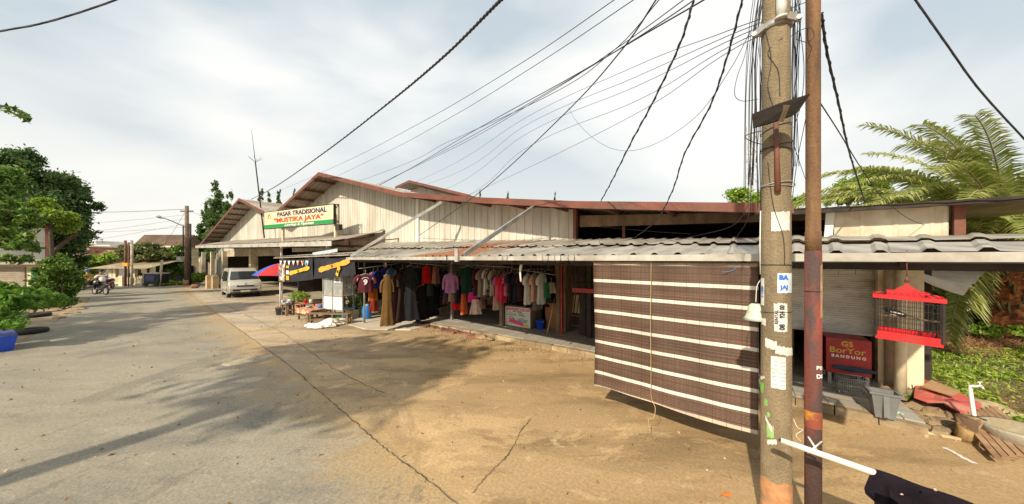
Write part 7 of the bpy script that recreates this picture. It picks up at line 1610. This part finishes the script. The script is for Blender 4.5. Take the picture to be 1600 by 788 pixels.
for i, (pts, lb) in enumerate((([(1243, -8, 3.1), (1240, 60, 3.1), (1238, 160, 3.1), (1237, 290, 3.15)], 'vertical cable directly right of the concrete pole'), ([(1236, 10, 3.1), (1244, 120, 3.1), (1240, 250, 3.1), (1236, 300, 3.1)], 'second vertical cable right of the concrete pole'), ([(1240, 200, 3.2), (1252, 160, 3.2), (1256, 100, 3.0), (1246, 20, 3.0), (1240, -8, 3.0)], 'bowed thin wire between the two poles'), ([(1238, 218, 3.2), (1248, 250, 3.6), (1262, 290, 4.6)], 'thin wire slanting down between the poles'), ([(1232, 15, 3.0), (1248, 8, 2.9), (1262, 3, 2.8), (1290, -6, 2.7)], 'short cable at the top linking both poles'), ([(1232, 60, 3.0), (1250, 48, 2.9), (1266, 44, 2.65), (1272, 56, 2.62), (1262, 66, 2.62), (1245, 62, 2.8)], 'curled thin wire wrapped at the top of the steel pole'), ([(1237, 40, 3), (1250, 25, 2.95), (1243, 12, 3), (1255, -8, 3)], 'tangled wire at the clamp right of the concrete pole'), ([(1238, 310, 3.1), (1246, 250, 3.1), (1258, 190, 3.0), (1262, 165, 2.9)], 'wire rising from behind the concrete pole to the board tip'))):
    wire(pts, .005 if i < 2 else .003, lb, 'wires between the two poles')
wire([(1284, 20, 2.7), (1292, 80, 2.9), (1310, 160, 3.4), (1325, 230, 4.2), (1340, 280, 5.2), (1352, 318, 6.2)], .010, 'twisted cable dropping from the steel pole to the flat roof at the right', tw=True)
wire([(1281, 160, 2.75), (1310, 205, 3.1), (1345, 262, 3.7), (1380, 310, 4.4), (1420, 342, 5.2), (1455, 355, 5.8)], .005, 'thin cable slanting from the steel pole down over the white end panels')
wire([(1418, -14, 5), (1430, 0, 5), (1478, 68, 5.2), (1530, 140, 5.5), (1600, 217, 5.8), (1660, 280, 6)], .014, 'thick twisted cable crossing the top right corner', tw=True)
wire([(-20, 336, 30), (80, 333, 30), (200, 331, 30), (290, 327, 30.4)], .02, 'high far cable reaching the far electric pole from the left', 'cables at the far electric pole')
for i, (ya, yb) in enumerate(((350, 336), (368, 342), (385, 350), (362, 355))):
    wire([(60, ya, 26), (170, (ya+yb)/2+4, 28), (290, yb, 30.4)], .009, ['sagging wire second from the top at the far electric pole', 'sagging wire third from the top at the far electric pole', 'lowest sagging wire left of the far electric pole', 'nearly level wire left of the far electric pole'][i], 'cables at the far electric pole')
wire([(290, 330, 30.4), (272, 360, 31), (252, 388, 33), (240, 402, 36)], .012, 'cable slanting down-left from the top of the far electric pole', 'cables at the far electric pole')
wire([(292, 330, 30.4), (340, 338, 34), (400, 320, 40), (440, 300, 46)], .010, 'cable running right from the far electric pole to the halls', 'cables at the far electric pole')


for i in range(9):
    xa = 1160+i*4+random.uniform(-3, 3); yb = random.choice((250, 300, 330, 345))
    wire([(xa+18, -12, 3.1), (xa+random.uniform(0, 10), 60, 3.12), (xa+random.uniform(-4, 8), 150, 3.16), (xa+random.uniform(0, 10), yb, 3.25)], random.choice((.0025, .003, .004)), 'thin black drop wire in the tangle at the left of the concrete pole', 'tangle of drop wires left of the concrete pole')
for i in range(8):
    xa = 1238+random.uniform(0, 10)
    wire([(xa+random.uniform(-4, 18), -12, 3.0), (xa+random.uniform(-2, 8), 30, 3.02), (xa+random.uniform(-4, 6), 120, 3.06), (xa+random.uniform(-6, 2), random.choice((180, 260, 300)), 3.1)], random.choice((.0025, .003)), 'thin dark drop wire in the tangle between the two poles', 'tangle of drop wires between the poles')
wire([(1190, 205, 2.88), (1176, 208, 2.95), (1164, 214, 3.0), (1176, 222, 2.95), (1192, 226, 2.88)], .004, 'small black cable coil tied at the left side of the concrete pole')
# pebbles, crumbs and dry leaves lying on the paving
pt_ = scatter(1500, lambda x, y, s, d: (d < 8.0 and s < 3)*(.03+.97*(d > 7.0))*(1 if y < 16 else 0) if (y > 2.8-.885*x) else .02, -14, 8, 2.2, 16, (.004, .012))
g = fake('gravel', pt_, .045, mat('pebbles', (.38, .29, .18), .95, None, 5, .3), up=-1.5, aspect=.8); tag(g, 'scattered crumbs of gravel along the walkway edge', 'gravel', kind='stuff')
pt_ = scatter(260, lambda x, y, s, d: (d < 7.9) and (s < 2.8), -12, 8, 2.2, 14, (.006, .015))
g = fake('dry_leaves', pt_, .06, lf_straw, up=-1.5, aspect=.5); tag(g, 'dry leaves lying loose on the paving', 'leaf litter', kind='stuff')
# ------------------------------------------------------------ behind the viewpoint: what shades the road
tree('mango_tree', 'shade tree on the near verge behind the viewpoint', 'tree', (-8.6, -.9, 0), [((-8.9, -1.0, 7.0), (2.9, 2.6, 1.3)), ((-7.6, .2, 6.2), (1.5, 1.2, 1.0)), ((-10.2, .6, 6.6), (1.6, 1.4, 1.0)), ((-7.4, -1.8, 7.2), (1.4, 1.4, 1))], lf_dark, 4300, .34, .2)
tree('mango_tree', 'roadside shade tree out of view to the left', 'tree', (-21, 4.0, 0), [((-20, 4.4, 5.4), (2.4, 2.2, 1.2)), ((-22.5, 6, 5.6), (2.2, 2, 1.3)), ((-18.8, 6.2, 5), (1.4, 1.4, .9))], lf_dark, 2600, .4, .2)
